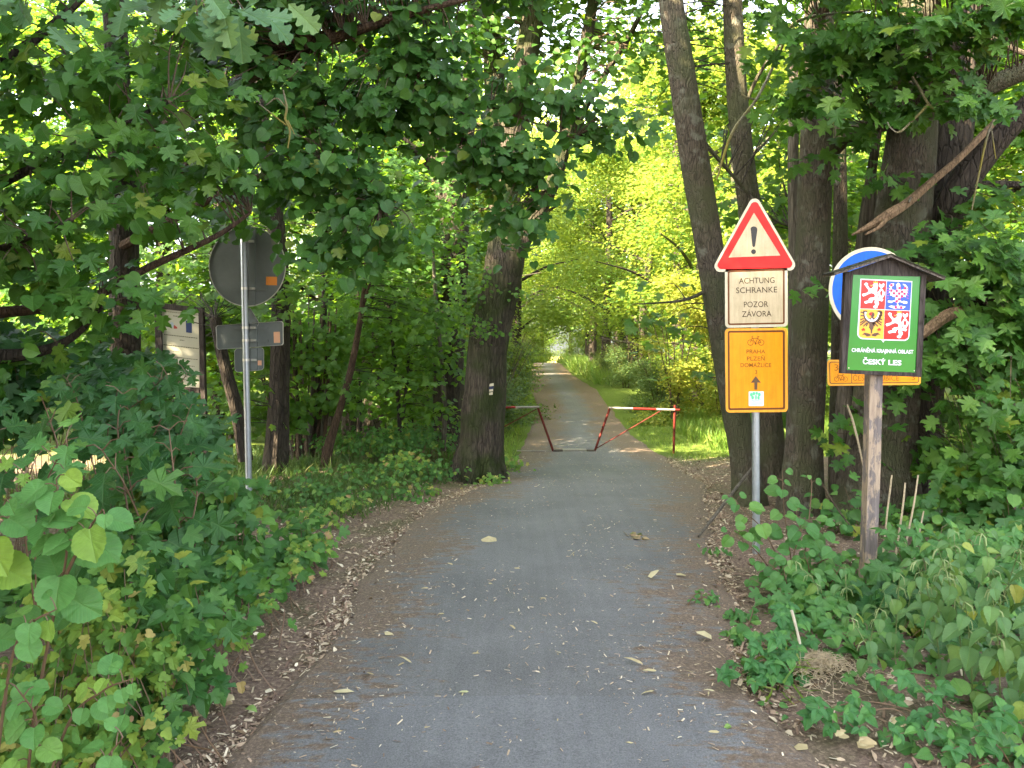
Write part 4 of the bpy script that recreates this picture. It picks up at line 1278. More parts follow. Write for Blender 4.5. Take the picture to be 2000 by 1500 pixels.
Flat(YN - EPS).disc((336, 634.5), 3.6, 5.6).build('grey_emblem', plain('print_bluegrey', lin(150, 166, 176), .4), pap)

# ------------------------------------------------------------------ barrier
YG = 14.35
P_RUST = plain('rusty_red_paint', lin(92, 24, 15), .6, 0, .3, .35, 30)
P_RAILW = plain('worn_white_paint', lin(146, 138, 128), .65, 0, .3, .25, 30)
P_RAILR = plain('worn_red_paint', lin(112, 26, 20), .6, 0, .3, .25, 30)
P_STEEL = plain('dark_gate_steel', lin(58, 44, 40), .6, .2, .4, .2, 20)
def bar(name, a, b, wpx, mat, parent, dy=0.0, sides=10):
    return MB().tube([at(a[0], a[1], YG + dy), at(b[0], b[1], YG + dy)], wpx * .86 * YG / FPX / 2, sides).build(name, mat, parent)
gb = Vector((at(1317, 890, YG).x, YG, float(ground(at(1317, 890, YG).x, YG))))
gr = thing('barrier_wing', gb, 'red and white barrier wing with its post in the sunny grass', 'barrier', 'barrier wings closing the path')
rl = bar('rail', (1189, 796.6), (1236, 798), 5.2, P_RAILW, gr); bar('rail_band', (1236, 798), (1282, 799.3), 5.4, P_RAILR, gr); bar('rail', (1282, 799.3), (1318, 800.3), 5.2, P_RAILW, gr); bar('rail_end', (1318, 800.3), (1327.5, 800.6), 5.6, P_RUST, gr)
bar('leg', (1191, 797), (1162, 880), 5.4, P_RUST, gr, .01); bar('brace', (1166, 875), (1292, 801.5), 2.4, P_RUST, gr, .01)
bar('post', (1318, 791), (1315.6, 893), 5.6, P_RUST, gr, .04)
gb2 = Vector((at(923, 890, YG).x, YG, float(ground(at(923, 890, YG).x, YG))))
gl = thing('barrier_wing', gb2, 'red and white barrier wing partly hidden by the marked tree trunk', 'barrier', 'barrier wings closing the path')
bar('rail', (1007, 795.6), (1053, 795.0), 5.2, P_RAILW, gl); bar('rail_band', (960, 796.4), (1007, 795.6), 5.4, P_RAILR, gl); bar('rail', (915, 797), (960, 796.4), 5.2, P_RAILW, gl)
bar('leg', (1050.5, 796), (1080.5, 881), 5.4, P_RUST, gl, .01); bar('brace', (925, 866), (1048, 799), 2.4, P_RUST, gl, .01)
bar('post', (923, 790), (923, 893), 5.6, P_RUST, gl, .04); bar('ground_rail', (1008, 880.3), (1080, 880.8), 2.6, P_RAILW, gl, .02)
zb = float(prof(YG)) + .03
pc = at(1122, 884, YG)
bp = thing('barrier_sill', Vector((pc.x, YG, zb - .02)), 'low steel sill with white plate lying across the gap of the barrier', 'barrier sill')
for (x0, x1, m, h, nm) in ((1080, 1099, P_STEEL, .035, 'foot'), (1099.3, 1145, P_RAILW, .05, 'white_plate'), (1145.3, 1163, P_STEEL, .035, 'foot')):
    a0, a1 = at(x0, 884, YG), at(x1, 884, YG)
    MB().box(((a0.x + a1.x) / 2, YG, zb + h / 2 - .01), (a1.x - a0.x, .14, h)).build(nm, m, bp)
# ================================================================== trees
B_LIME = bark('lime_bark', (0.026, 0.021, 0.016), (0.115, 0.094, 0.072), (0.035, 0.046, 0.014, 1), 0.16, 20, 1.0)
B_MAPLE = bark('maple_bark', (0.050, 0.040, 0.030), (0.140, 0.113, 0.085), (0.078, 0.08, 0.042, 1), 0.22, 30, 0.9, (0.16, 0.155, 0.12, 1))
B_DARK = bark('dark_bark', (0.022, 0.018, 0.015), (0.075, 0.06, 0.046), None, 0.2, 16, 0.9)
B_RED = bark('reddish_bark', (0.035, 0.022, 0.015), (0.11, 0.07, 0.045), None, 0.3, 22, 0.6)
B_DEAD = bark('bare_dead_wood', (0.07, 0.06, 0.047), (0.19, 0.165, 0.13), None, 0.08, 26, 0.6)
B_TWIG = bark('twig_bark', (0.05, 0.035, 0.024), (0.15, 0.11, 0.075), None, 0.6, 40, 0.3)
B_LICHEN = bark('lichen_twig', (0.10, 0.09, 0.055), (0.24, 0.23, 0.19), (0.20, 0.17, 0.04, 1), 0.6, 30, 0.3)
B_TORN = bark('torn_wood', (0.09, 0.06, 0.036), (0.26, 0.17, 0.10), None, 0.1, 26, 0.5)

M_MAPLE = leaf_mats('maple_leaf', [(0, (0.022, 0.082, 0.012)), (.5, (0.046, 0.130, 0.018)), (.93, (0.085, 0.185, 0.025)), (1, (0.16, 0.21, 0.02))], (0.18, 0.40, 0.03), 0.32, 0.42)
M_LIME = leaf_mats('lime_leaf', [(0, (0.020, 0.072, 0.013)), (.6, (0.040, 0.114, 0.020)), (.96, (0.066, 0.155, 0.026)), (1, (0.15, 0.18, 0.02))], (0.16, 0.38, 0.03), 0.28, 0.42)
M_SUN = leaf_mats('sunlit_leaf', [(0, (0.045, 0.12, 0.02)), (.5, (0.08, 0.165, 0.026)), (1, (0.16, 0.22, 0.04))], (0.48, 0.57, 0.07), 0.50, 0.45, 0.1)  # yellower leaf copy with sunlight put into its colour
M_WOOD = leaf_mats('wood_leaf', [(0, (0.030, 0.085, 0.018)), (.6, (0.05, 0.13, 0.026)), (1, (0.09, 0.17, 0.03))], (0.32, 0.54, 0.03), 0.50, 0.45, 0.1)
M_OAK = leaf_mats('oak_leaf', [(0, (0.07, 0.17, 0.07)), (.8, (0.115, 0.24, 0.105)), (1, (0.22, 0.28, 0.05))], (0.25, 0.4, 0.08), 0.3, 0.42, .25)
M_BUSH = leaf_mats('bush_leaf', [(0, (0.035, 0.08, 0.03)), (.7, (0.07, 0.12, 0.04)), (1, (0.12, 0.15, 0.04))], (0.3, 0.38, 0.06), 0.34, 0.5, 0.05)
M_SUN_GOLD = leaf_mats('sun_gold_leaf', [(0, (0.13, 0.19, 0.025)), (.6, (0.22, 0.26, 0.04)), (1, (0.34, 0.32, 0.06))], (0.54, 0.54, 0.07), 0.42, 0.5, 0.05)  # gold of the low sun put into the bush leaf colour

def gbase(px, py, Y):
    x = at(px, py, Y).x
    return Vector((x, Y, float(ground(x, Y))))

def trunk_part(t, pl, mat, name='trunk', sides=14, rough=.09, n=6, seed=None):
    mb = MB()
    q = px_limb(mb, pl, sides, rough, n, seed if seed is not None else random.random() * 50)
    o = mb.build(name, mat, t)
    return q

# ---- the lime tree with the trail mark
YA = 10.0
tA = thing('lime_tree', gbase(935, 940, YA), 'thick dark lime trunk marked with a white and blue trail blaze', 'tree')
qa = trunk_part(tA, [(932, 965, YA, 112), (934, 925, YA, 98), (939, 880, YA, 88), (945, 800, YA, 84), (952, 700, YA, 80), (962, 620, YA, 78), (975, 560, YA, 80), (986, 505, YA, 74), (986, 440, YA, 52), (990, 330, YA, 46), (1010, 200, YA, 48), (1030, 90, YA, 46), (1052, -40, YA, 42), (1080, -300, YA, 30), (1090, -700, YA, 14)], B_LIME, 'trunk', 22, .10, 7)
qb = trunk_part(tA, [(992, 530, YA, 40), (1022, 470, YA, 34), (1060, 400, YA, 28), (1090, 330, YA - .1, 26), (1112, 240, YA - .2, 24), (1135, 140, YA - .2, 22), (1152, 40, YA - .3, 22), (1172, -80, YA - .3, 20), (1220, -350, YA - .5, 10)], B_LIME, 'limb', 12)
qc = trunk_part(tA, [(984, 470, YA + .1, 40), (968, 330, YA + .3, 38), (966, 170, YA + .4, 38), (958, 30, YA + .5, 36), (940, -120, YA + .6, 32), (900, -420, YA + .8, 14)], B_LIME, 'limb', 12)
qd = trunk_part(tA, [(1098, 310, YA - .1, 14), (1135, 225, YA - .2, 13), (1185, 140, YA - .4, 12), (1235, 60, YA - .6, 10), (1290, -60, YA - .8, 7)], B_LIME, 'limb', 8)
# root flare
mb = MB()
for (dx, dy, dz) in ((-.33, -.12, 0), (-.12, -.33, 0), (.2, -.28, 0), (.34, .0, 0), (-.36, .16, 0)):
    b = tA.location
    p = [b + Vector((dx * .2, dy * .3, .55)), b + Vector((dx * .62, dy * .66, .18)), b + Vector((dx * 1.0, dy * 1.1, -.05))]
    mb.tube(smooth_path(p, 3), [.16, .15, .14, .13, .12, .10, .08], 10, True, .12, random.random() * 9)
mb.build('root_flare', B_LIME, tA)
# trail blaze painted on the bark: three bands lying just off the trunk
YM = YA - 80 * YA / FPX / 2 * .97 - .012
for (y0, y1, m, nm) in ((748.8, 753.6, P_WHITE, 'white_band'), (753.9, 759.6, plain('blaze_navy', lin(24, 36, 70), .6), 'blue_band'), (759.9, 764.2, P_WHITE, 'white_band'), (766, 770.8, P_WHITE, 'white_band')):
    dx = (y0 - 750) * -.11
    slab_pts = [(955.6 + dx, y0 + 1), (964 + dx, y0), (964 + dx, y1), (955.6 + dx, y1 + 1)]
    plate(nm, slab_pts, YM, .05, (m, m), tA)
LA = blob_sprays([(at(1010, -260, 9.6), (2.4, 2.0, 1.2)), (at(900, 60, 10.4), (.9, .9, .6), 1.5), (at(1010, 120, 10.6), (.8, .8, .6), 1.2), (at(1090, 30, 10.2), (.6, .6, .5)), (at(1180, 50, 9.6), (.7, .7, .5)), (at(1130, -60, 9.8), (.9, .8, .5)), (at(1215, 110, 9.2), (.45, .5, .35), 1.4), (at(1200, -150, 9.2), (1.3, 1.3, .8)), (at(850, -200, 10), (1.6, 1.6, 1.0)), (at(880, 330, 10.6), (.5, .5, .8), .6), (at(900, 480, 9.9), (.3, .3, .5), .5), (at(1090, 130, 9.6), (.6, .6, .5), .5)], 700, 9, .22, (.07, .11), ['round1'], rng=np.random.default_rng(3))
mb = MB(); twigs(mb, LA.centres, qa[30:] + qb + qc, (.012, .003)); mb.build('twigs', B_TWIG, tA, kind='stuff')
foliage(tA, LA, M_WOOD)
# water shoots with small leaves on the trunk
LS = blob_sprays([(at(925, 545, 9.75), (.25, .2, .3)), (at(940, 640, 9.7), (.16, .12, .2)), (at(1000, 560, 9.8), (.1, .1, .15)), (at(905, 610, 9.9), (.2, .2, .3))], 60, 8, .09, (.04, .06), ['round1'], rng=np.random.default_rng(4))
foliage(tA, LS, M_WOOD, 0, 'water_shoots')

# ---- darker trunk just behind it
YB2 = 13.0
tB = thing('lime_tree', gbase(880, 880, YB2), 'dark ivy-grown trunk standing just behind the marked lime tree', 'tree')
qB = trunk_part(tB, [(872, 905, YB2, 78), (876, 840, YB2, 62), (878, 700, YB2, 60), (884, 560, YB2, 58), (888, 440, YB2, 52), (872, 350, YB2, 40), (830, 250, YB2, 34), (800, 150, YB2, 30), (790, 30, YB2, 26), (780, -200, YB2, 18)], B_DARK, 'trunk', 16)
trunk_part(tB, [(890, 450, YB2, 40), (905, 330, YB2, 36), (915, 180, YB2, 30), (930, 0, YB2, 24), (940, -200, YB2, 16)], B_DARK, 'limb', 10)
trunk_part(tB, [(884, 500, YB2, 26), (850, 340, YB2, 22), (800, 285, YB2 - .3, 16), (760, 250, YB2 - .5, 8)], B_DARK, 'limb', 8)
LB = blob_sprays([(at(880, 430, 12.6), (.5, .4, 1.0)), (at(870, 620, 12.6), (.4, .3, .8)), (at(840, 560, 12.6), (.5, .4, .7)), (at(820, -150, 13), (2.2, 1.8, 1.5), .7)], 260, 8, .16, (.05, .08), ['round1'], rng=np.random.default_rng(5))
foliage(tB, LB, M_WOOD)

# ---- saplings and thin trunks of the wood on the left
def thin_tree(pls, mat, label, blobs=None, n=0, size=(.08, .12), kinds=('maple1',), mats=None, seed=1, spread=.24, cat='tree', name='young_tree', per=9, front=.35, up=.9):
    Y = pls[0][-1][2]
    p = pls[0][-1]
    base = gbase(p[0], p[1], Y)
    t = thing(name, base, label, cat)
    an = []
    for i, pl in enumerate(pls):
        an += trunk_part(t, pl, mat, 'trunk' if i == 0 else 'limb', 10, .08, 5, seed * 3.3 + i)
    if blobs:
        L = blob_sprays(blobs, n, per, spread, size, list(kinds), rng=np.random.default_rng(seed), front=front, up=up, flat=.25)
        mb = MB(); twigs(mb, L.centres, an, (.006, .002), every=2); mb.build('twigs', B_DARK, t, kind='stuff')
        foliage(t, L, mats or M_WOOD)
    return t
thin_tree([[(728, 300, 10.2, 7), (718, 430, 10.2, 8), (712, 560, 10.2, 10), (690, 700, 10.2, 13), (664, 800, 10.2, 14), (640, 880, 10.2, 20), (636, 945, 10.2, 26)], [(752, 430, 10.0, 4), (738, 500, 10.1, 5), (708, 600, 10.2, 6)]], B_RED,
          'leaning reddish young trunk at the coppice left of the path', [(at(740, 340, 10.3), (.6, .5, .4)), (at(820, 430, 10.6), (.8, .7, .5)), (at(700, 520, 10.4), (.8, .7, .4)), (at(790, 600, 10.8), (.8, .7, .4)), (at(740, 740, 10.4), (.5, .5, .2))], 150, seed=11)
thin_tree([[(645, 180, 11.4, 8), (636, 350, 11.4, 10), (628, 500, 11.4, 11), (634, 590, 11.4, 12), (620, 720, 11.4, 13), (612, 900, 11.4, 15)]], B_DARK, 'slim dark upright trunk rising behind the coppice stems',
          [(at(600, 330, 11.6), (1.0, .8, .7)), (at(560, 420, 12), (1.0, .8, .6)), (at(660, 640, 11.8), (.8, .8, .5)), (at(580, 640, 12), (.9, .8, .4)), (at(560, 200, 11.8), (1.0, .9, .7))], 190, seed=12)
thin_tree([[(505, 150, 9.6, 20), (520, 300, 9.6, 28), (540, 450, 9.6, 34), (548, 600, 9.6, 36), (545, 760, 9.6, 40), (538, 930, 9.6, 54)]], B_DARK, 'dark trunk standing behind the round sign back',
          [(at(420, 560, 10.4), (.7, .5, .5)), (at(360, 500, 10.6), (.8, .6, .5)), (at(540, 560, 9.2), (.4, .4, .4)), (at(470, 780, 9.9), (.7, .4, .4))], 130, seed=13)
thin_tree([[(300, -200, 13, 14), (310, 100, 13, 20), (318, 400, 13, 26), (322, 650, 13, 30), (324, 880, 13, 40)]], B_DARK, 'tall maple deep in the wood above the notice board', [(at(420, -20, 12.8), (2.2, 1.2, 1.0)), (at(180, 100, 12.8), (2.0, 1.2, 1.0)), (at(680, 60, 12.6), (1.7, 1.0, .9)), (at(90, 360, 12.0), (1.4, 1.1, .9)), (at(280, 320, 12.2), (1.2, 1, .7)), (at(480, 260, 13), (1.2, 1, .7))], 560, (.09, .13), seed=131)
thin_tree([[(845, 480, 11.6, 5), (852, 600, 11.6, 8), (862, 700, 11.6, 8), (868, 800, 11.6, 9), (866, 880, 11.6, 11)]], B_DEAD, 'pale bare thin stem in front of the ivy-grown trunk')
thin_tree([[(760, 600, 11.8, 6), (770, 700, 11.8, 7), (779, 800, 11.8, 8), (783, 900, 11.8, 10)], [(800, 660, 11.8, 5), (795, 740, 11.8, 6), (786, 820, 11.8, 7)]], B_DARK, 'thin forked sapling between the coppice and the thick trunks',
          [(at(800, 700, 11.4), (.6, .5, .35)), (at(770, 560, 12), (.7, .6, .4)), (at(850, 790, 11.3), (.35, .3, .3)), (at(880, 700, 11.4), (.3, .3, .3))], 90, (.07, .10), ('round1',), seed=14)
thin_tree([[(720, 600, 14.5, 38), (722, 720, 14.5, 42), (728, 870, 14.5, 56)]], B_DARK, 'broad dark trunk deeper in the wood behind the leaning stem', [(at(720, 470, 14), (1.5, 1.2, .9)), (at(640, 560, 14.5), (1.4, 1.2, .8)), (at(840, 520, 14.5), (1.2, 1., .9)), (at(700, 250, 15.5), (1.6, 1.0, 1.2))], 260, (.08, .12), seed=15)
thin_tree([[(420, 620, 8.8, 22), (440, 720, 8.8, 24), (462, 800, 8.8, 26), (480, 900, 8.8, 30)]], B_DARK, 'leaning dark trunk behind the notice board', [(at(330, 640, 10.3), (.8, .4, .4)), (at(440, 620, 10.3), (.5, .4, .4))], 110, seed=16)

for (px, Y, blobs, n, sd, lab) in ((240, 12.2, [(260, 560, 12, .9, .6), (150, 640, 12.2, .9, .5), (330, 700, 11.6, .7, .35), (60, 560, 12.4, 1.0, .7)], 150, 171, 'bright young maple in the wood left of the notice board'),
                                   (700, 12.6, [(690, 600, 12.4, .8, .5), (790, 500, 12.6, .9, .5), (830, 640, 12, .6, .4), (620, 760, 12, .7, .3), (720, 680, 12.2, .7, .35)], 170, 172, 'bright young maple behind the leaning reddish stem'),
                                   (450, 13.2, [(440, 400, 13, 1.1, .7), (300, 380, 13.2, 1.1, .7), (520, 660, 12.6, .8, .4), (420, 760, 12.4, .8, .35)], 170, 173, 'bright young maple behind the left signpost'),
                                   (860, 14.2, [(850, 450, 14, .9, .5), (780, 780, 13.4, .7, .35), (840, 700, 13.8, .6, .4)], 140, 174, 'bright young maple just left of the ivy-grown trunk')):
    thin_tree([[(px - 6, 380, Y, 5), (px, 600, Y, 8), (px + 3, 760, Y, 9), (px, 890, Y, 11)]], B_DARK, lab, [(at(a, b, c), (r, r * .8, h)) for a, b, c, r, h in blobs], n, (.08, .12), seed=sd)

# ---- coppice of many brown stems
cb = gbase(585, 905, 11.0)
ct = thing('hazel_coppice', cb, 'dense coppice stool of many straight brown stems left of the path', 'shrub')
rr = random.Random(5)
for k in range(34):
    f = k / 33
    bx = 548 + 82 * f + rr.uniform(-5, 5)
    tx = 522 + 122 * f + rr.uniform(-16, 16)
    Yk = 11.0 + rr.uniform(-.25, .3)
    w = rr.uniform(3.5, 8)
    trunk_part(ct, [(tx + (tx - bx) * .4, 620 + rr.uniform(-60, 60), Yk, w * .5), (tx, 745 + rr.uniform(-10, 10), Yk, w * .8), ((tx + bx) / 2 + rr.uniform(-3, 3), 830, Yk, w), (bx, 918, Yk, w * 1.15)], rr.choice([B_RED, B_TWIG, B_TWIG, B_DEAD]), 'stem', 6, .05, 3, k)
LC = blob_sprays([(at(580, 690, 10.8), (.9, .6, .5)), (at(545, 800, 10.6), (.5, .4, .3)), (at(650, 770, 10.7), (.5, .4, .25))], 150, 8, .14, (.07, .1), ['round1'], rng=np.random.default_rng(21))
foliage(ct, LC, M_WOOD)

# ---- left maple whose crown fills the upper left corner
mb_ = Vector((-3.75, 5.0, 0)); mb_.z = float(ground(mb_.x, mb_.y))
tM = thing('maple_tree', mb_, 'dense dark green maple crown filling the upper left corner', 'tree')
M = MB(); ptsM = smooth_path([tuple(mb_ + Vector((0, 0, -.1))) + (.2,), tuple(mb_ + Vector((.05, 0, 1.5))) + (.16,), tuple(mb_ + Vector((.2, .1, 3.0))) + (.13,), tuple(mb_ + Vector((.3, .2, 5.0))) + (.08,), tuple(mb_ + Vector((.4, .2, 7.0))) + (.03,)], 5)
M.tube([p[:3] for p in ptsM], [p[3] for p in ptsM], 14, True, .08, 2).build('trunk', B_DARK, tM)
anM = list(ptsM)
for pl in ([(-60, 700, 5.0, 34), (60, 690, 4.95, 22), (140, 660, 4.9, 14), (200, 600, 4.8, 6)], [(-120, 420, 5, 26), (60, 330, 4.95, 16), (220, 250, 4.9, 10), (330, 200, 4.9, 5)],
           [(-100, 620, 5.1, 26), (150, 590, 5.3, 18), (290, 522, 5.4, 14), (420, 462, 5.6, 10), (490, 415, 5.8, 6)], [(-100, 200, 5, 26), (90, 60, 5, 16), (220, -60, 5, 10)], [(-80, 520, 5, 20), (40, 470, 4.7, 12), (140, 430, 4.5, 6)]):
    anM += trunk_part(tM, pl, B_RED if pl[-1][0] == 490 else B_DARK, 'limb', 9)
LM = blob_sprays([(at(80, 120, 5.0), (.75, .6, .5)), (at(250, 160, 5.0), (.5, .5, .42)), (at(60, 400, 4.8), (.5, .5, .55)), (at(220, 350, 4.9), (.48, .5, .38)), (at(110, 590, 4.7), (.5, .45, .28)), (at(190, 540, 4.9), (.2, .4, .22)), (at(320, 415, 5.2), (.22, .3, .14)), (at(370, 300, 5.4), (.32, .35, .3)), (at(390, 220, 5.7), (.4, .35, .24)), (at(280, 330, 5.4), (.3, .3, .2)), (at(440, 340, 5.8), (.3, .3, .28)),
                  (at(40, 700, 4.9), (.3, .4, .12)), (at(350, 60, 5.2), (.5, .5, .4)), (at(-350, 300, 5), (1.0, .8, 1.2)), (at(200, -200, 5.2), (1.0, .9, .6)), (at(-100, -500, 5), (1.6, 1.4, 1.2)), ((-2.6, 5.0, 8.0), (1.8, 1.6, 1.3))],  # last clump, above view, added to shade the leaning right trunk
                 860, 7, .13, (.08, .132), ['maple0', 'maple0', 'lime0'], front=.75, up=.55, droop=.7, rng=np.random.default_rng(31))
mbt = MB(); twigs(mbt, LM.centres, anM, (.007, .002)); mbt.build('twigs', B_TWIG, tM, kind='stuff')
foliage(tM, LM, M_MAPLE, 300)

# ---- lime limbs reaching over the path
tl_b = gbase(250, 905, 7.9)
tL = thing('lime_tree', tl_b, 'lime tree whose dark leafy limbs hang over the path', 'tree')
anL = trunk_part(tL, [(190, -700, 7.9, 20), (205, -300, 7.9, 34), (225, 50, 7.9, 42), (238, 300, 7.9, 50), (244, 600, 7.9, 56), (248, 800, 7.9, 60), (250, 925, 7.9, 76)], B_DARK, 'trunk', 14)
for pl in ([(230, 330, 7.8, 30), (330, 250, 7.4, 28), (470, 160, 7.0, 26), (575, 105, 6.4, 22), (690, 62, 6.1, 18), (840, 16, 6.0, 12), (950, -10, 6.2, 6)], [(236, 400, 7.8, 26), (380, 320, 7.4, 22), (520, 250, 7.0, 18), (660, 190, 6.6, 14), (800, 170, 6.4, 10), (960, 210, 6.6, 6), (1120, 270, 6.8, 3)],
           [(685, 70, 6.1, 9), (740, 120, 6.1, 7), (830, 165, 6.2, 5), (940, 250, 6.4, 3)], [(240, 480, 7.8, 20), (390, 400, 7.3, 15), (520, 340, 6.8, 12), (640, 330, 6.2, 8), (740, 400, 6.0, 4)], [(660, 190, 6.6, 10), (745, 215, 6.5, 8), (850, 250, 6.6, 6), (1010, 320, 6.7, 4), (1090, 400, 6.8, 2)]):
    anL += trunk_part(tL, pl, B_RED, 'limb', 9)
LL = blob_sprays([(at(470, 120, 6.2), (.6, .6, .45)), (at(560, 250, 6.2), (.45, .5, .4)), (at(650, 330, 6.0), (.45, .45, .35)), (at(740, 430, 6.0), (.35, .4, .3)), (at(640, 480, 5.9), (.25, .3, .18)), (at(720, 190, 6.3), (.5, .5, .3)), (at(820, 130, 6.3), (.5, .5, .3)), (at(880, 230, 6.5), (.5, .5, .28)),
                  (at(960, 290, 6.6), (.42, .4, .24)), (at(1060, 300, 6.7), (.42, .4, .22)), (at(1170, 250, 6.9), (.36, .35, .16)), (at(1020, 180, 6.8), (.4, .4, .2)), (at(990, 430, 6.7), (.2, .2, .16)), (at(985, 350, 6.9), (.3, .25, .2)), (at(1010, 470, 7.0), (.16, .16, .1)), (at(1065, 390, 6.7), (.16, .2, .14)), (at(1110, 190, 6.8), (.3, .3, .14)),
                  (at(560, 20, 6.3), (.6, .6, .3)), (at(760, 20, 6.2), (.6, .5, .25)), (at(480, 400, 6.9), (.3, .4, .25)), (at(700, -150, 6.4), (1.4, 1.0, .5)), (at(1000, -60, 6.8), (.7, .6, .3), .6)],
                 780, 7, .12, (.07, .12), ['lime0', 'lime0', 'maple1'], front=.6, up=.6, droop=.75, rng=np.random.default_rng(32))
mbt = MB(); twigs(mbt, LL.centres, anL, (.007, .002)); mbt.build('twigs', B_TWIG, tL, kind='stuff')
foliage(tL, LL, M_LIME, 300)

# ---- oak limb hanging in close to the camera
ob_ = Vector((-3.4, 1.2, 0)); ob_.z = float(ground(ob_.x, ob_.y))
tO = thing('oak_tree', ob_, 'oak spray with pale blue-green lobed leaves hanging into the top left', 'tree')
oo = smooth_path([tuple(ob_ + Vector((0, 0, -.1))) + (.24,), tuple(ob_ + Vector((0, 0, 2.0))) + (.2,), tuple(ob_ + Vector((.1, 0, 4.2))) + (.16,), tuple(ob_ + Vector((.2, .1, 7))) + (.06,)], 5)
MB().tube([p[:3] for p in oo], [p[3] for p in oo], 14, True, .1, 5).build('trunk', B_DARK, tO)
MB().tube(smooth_path([(-3.38, 1.2, 3.0), (-2.6, 1.7, 3.35), (-1.7, 2.1, 3.2), (-1.15, 2.3, 2.85)], 4), list(np.linspace(.06, .012, 13)), 8, True, .08, 1).build('limb', B_TWIG, tO)
LO = blob_sprays([(at(420, 30, 2.2), (.14, .12, .07)), (at(370, 95, 2.25), (.07, .08, .06)), (at(470, 15, 2.25), (.08, .08, .05)), (at(340, -30, 2.3), (.25, .2, .08)), (at(80, 60, 2.4), (.16, .15, .08), .7), (at(200, -120, 2.4), (.5, .3, .12))], 34, 4, .05, (.085, .125), ['oak0'], front=.8, up=.5, droop=.55, rng=np.random.default_rng(33), spread=None) if False else \
     blob_sprays([(at(425, 25, 2.2), (.13, .12, .06)), (at(375, 95, 2.25), (.06, .08, .05)), (at(470, 15, 2.25), (.07, .08, .05)), (at(340, -30, 2.3), (.22, .2, .07)), (at(60, 30, 2.4), (.14, .15, .06), .5), (at(200, -130, 2.4), (.5, .3, .1))], 26, 4, .045, (.085, .125), ['oak0'], front=.8, up=.5, droop=.5, rng=np.random.default_rng(33))
mbt = MB(); twigs(mbt, LO.centres, [(-1.7, 2.1, 3.2), (-1.3, 2.2, 2.95), (-1.15, 2.3, 2.85), (-1.0, 2.25, 2.86)], (.005, .002)); mbt.build('twigs', B_TWIG, tO, kind='stuff')
foliage(tO, LO, M_OAK, 120)

# ---- trunks right of the path
def big(pls, mat, label, name='maple_tree', rough=.05, sides=18, cat='tree'):
    p = pls[0][-1]
    t = thing(name, gbase(p[0], p[1], p[2]), label, cat)
    an = []
    for i, pl in enumerate(pls):
        an.append(trunk_part(t, pl, mat if not isinstance(mat, list) else mat[i], 'trunk' if i == 0 else 'limb', sides if i == 0 else 10, rough, 6))
    return t, an
YR = 8.1
t1, a1 = big([[(1270, -330, YR, 34), (1296, -120, YR, 42), (1312, 10, YR, 46), (1334, 160, YR, 52), (1358, 320, YR, 56), (1383, 470, YR, 54), (1405, 620, YR, 50), (1434, 790, YR, 52), (1455, 900, YR, 56), (1468, 1005, YR, 74)],
              [(1350, 250, YR, 10), (1420, 330, YR + .1, 7), (1500, 420, YR + .2, 5), (1560, 450, YR + .3, 3)], [(1395, 560, YR, 9), (1340, 585, YR - .1, 6), (1280, 592, YR - .2, 4), (1235, 594, YR - .2, 2)]], B_MAPLE, 'grey-brown maple trunk leaning left behind the warning triangle')
t2, a2 = big([[(1424, -300, 8.7, 28), (1428, -60, 8.7, 34), (1436, 120, 8.7, 37), (1448, 280, 8.7, 40), (1466, 430, 8.7, 43), (1482, 600, 8.7, 46), (1500, 800, 8.7, 50), (1512, 985, 8.7, 66)],
              [(1440, 240, 8.7, 10), (1480, 150, 8.6, 7), (1540, 60, 8.4, 5)]], B_MAPLE, 'slimmer maple trunk rising straight behind the warning triangle')
t3, a3 = big([[(1612, -260, 7.6, 44), (1602, -60, 7.6, 50), (1597, 150, 7.6, 57), (1592, 350, 7.6, 62), (1584, 560, 7.6, 66), (1576, 740, 7.6, 68), (1568, 900, 7.6, 76), (1560, 1025, 7.6, 104)]], B_MAPLE, 'straight grey maple trunk between the two sign groups')
t4, a4 = big([[(1548, 90, 7.9, 14), (1551, 180, 7.9, 18), (1549, 300, 7.9, 20), (1551, 420, 7.9, 22), (1556, 560, 7.9, 30), (1556, 760, 7.9, 36), (1550, 1010, 7.9, 46)]], B_DEAD, 'broken grey dead trunk close beside the straight maple', 'dead_tree', .10)
t5, a5 = big([[(1638, 120, 8.4, 18), (1640, 260, 8.4, 22), (1641, 420, 8.4, 26), (1641, 620, 8.4, 32), (1640, 985, 8.4, 44)]], B_MAPLE, 'thin maple stem right of the straight maple trunk')
t6, a6 = big([[(1722, 200, 7.5, 10), (1712, 270, 7.5, 16), (1700, 350, 7.5, 20), (1684, 470, 7.5, 24), (1664, 640, 7.5, 30), (1645, 850, 7.5, 34), (1640, 1010, 7.5, 40)], [(1708, 330, 7.45, 8), (1706, 400, 7.45, 11), (1694, 520, 7.45, 12)]], B_DEAD, 'split pale dead stem leaning in front of the big maple', 'dead_tree', .10, 10)
t7, a7 = big([[(1800, -200, 7.2, 56), (1792, 60, 7.2, 72), (1780, 260, 7.2, 88), (1766, 400, 7.2, 98), (1750, 560, 7.2, 106), (1735, 720, 7.2, 116), (1720, 880, 7.2, 132), (1705, 1050, 7.2, 190)],
              [(1612, 315, 7.6, 24), (1648, 272, 7.5, 30), (1700, 246, 7.2, 34), (1775, 226, 7.0, 36), (1850, 198, 6.9, 38), (1930, 168, 6.8, 36), (2020, 130, 6.7, 32)], [(1880, 90, 7.0, 14), (1925, 74, 6.9, 12), (1990, 100, 6.8, 10), (2040, 120, 6.8, 8)]], B_MAPLE, 'massive maple trunk behind the green board with a bough sweeping right')
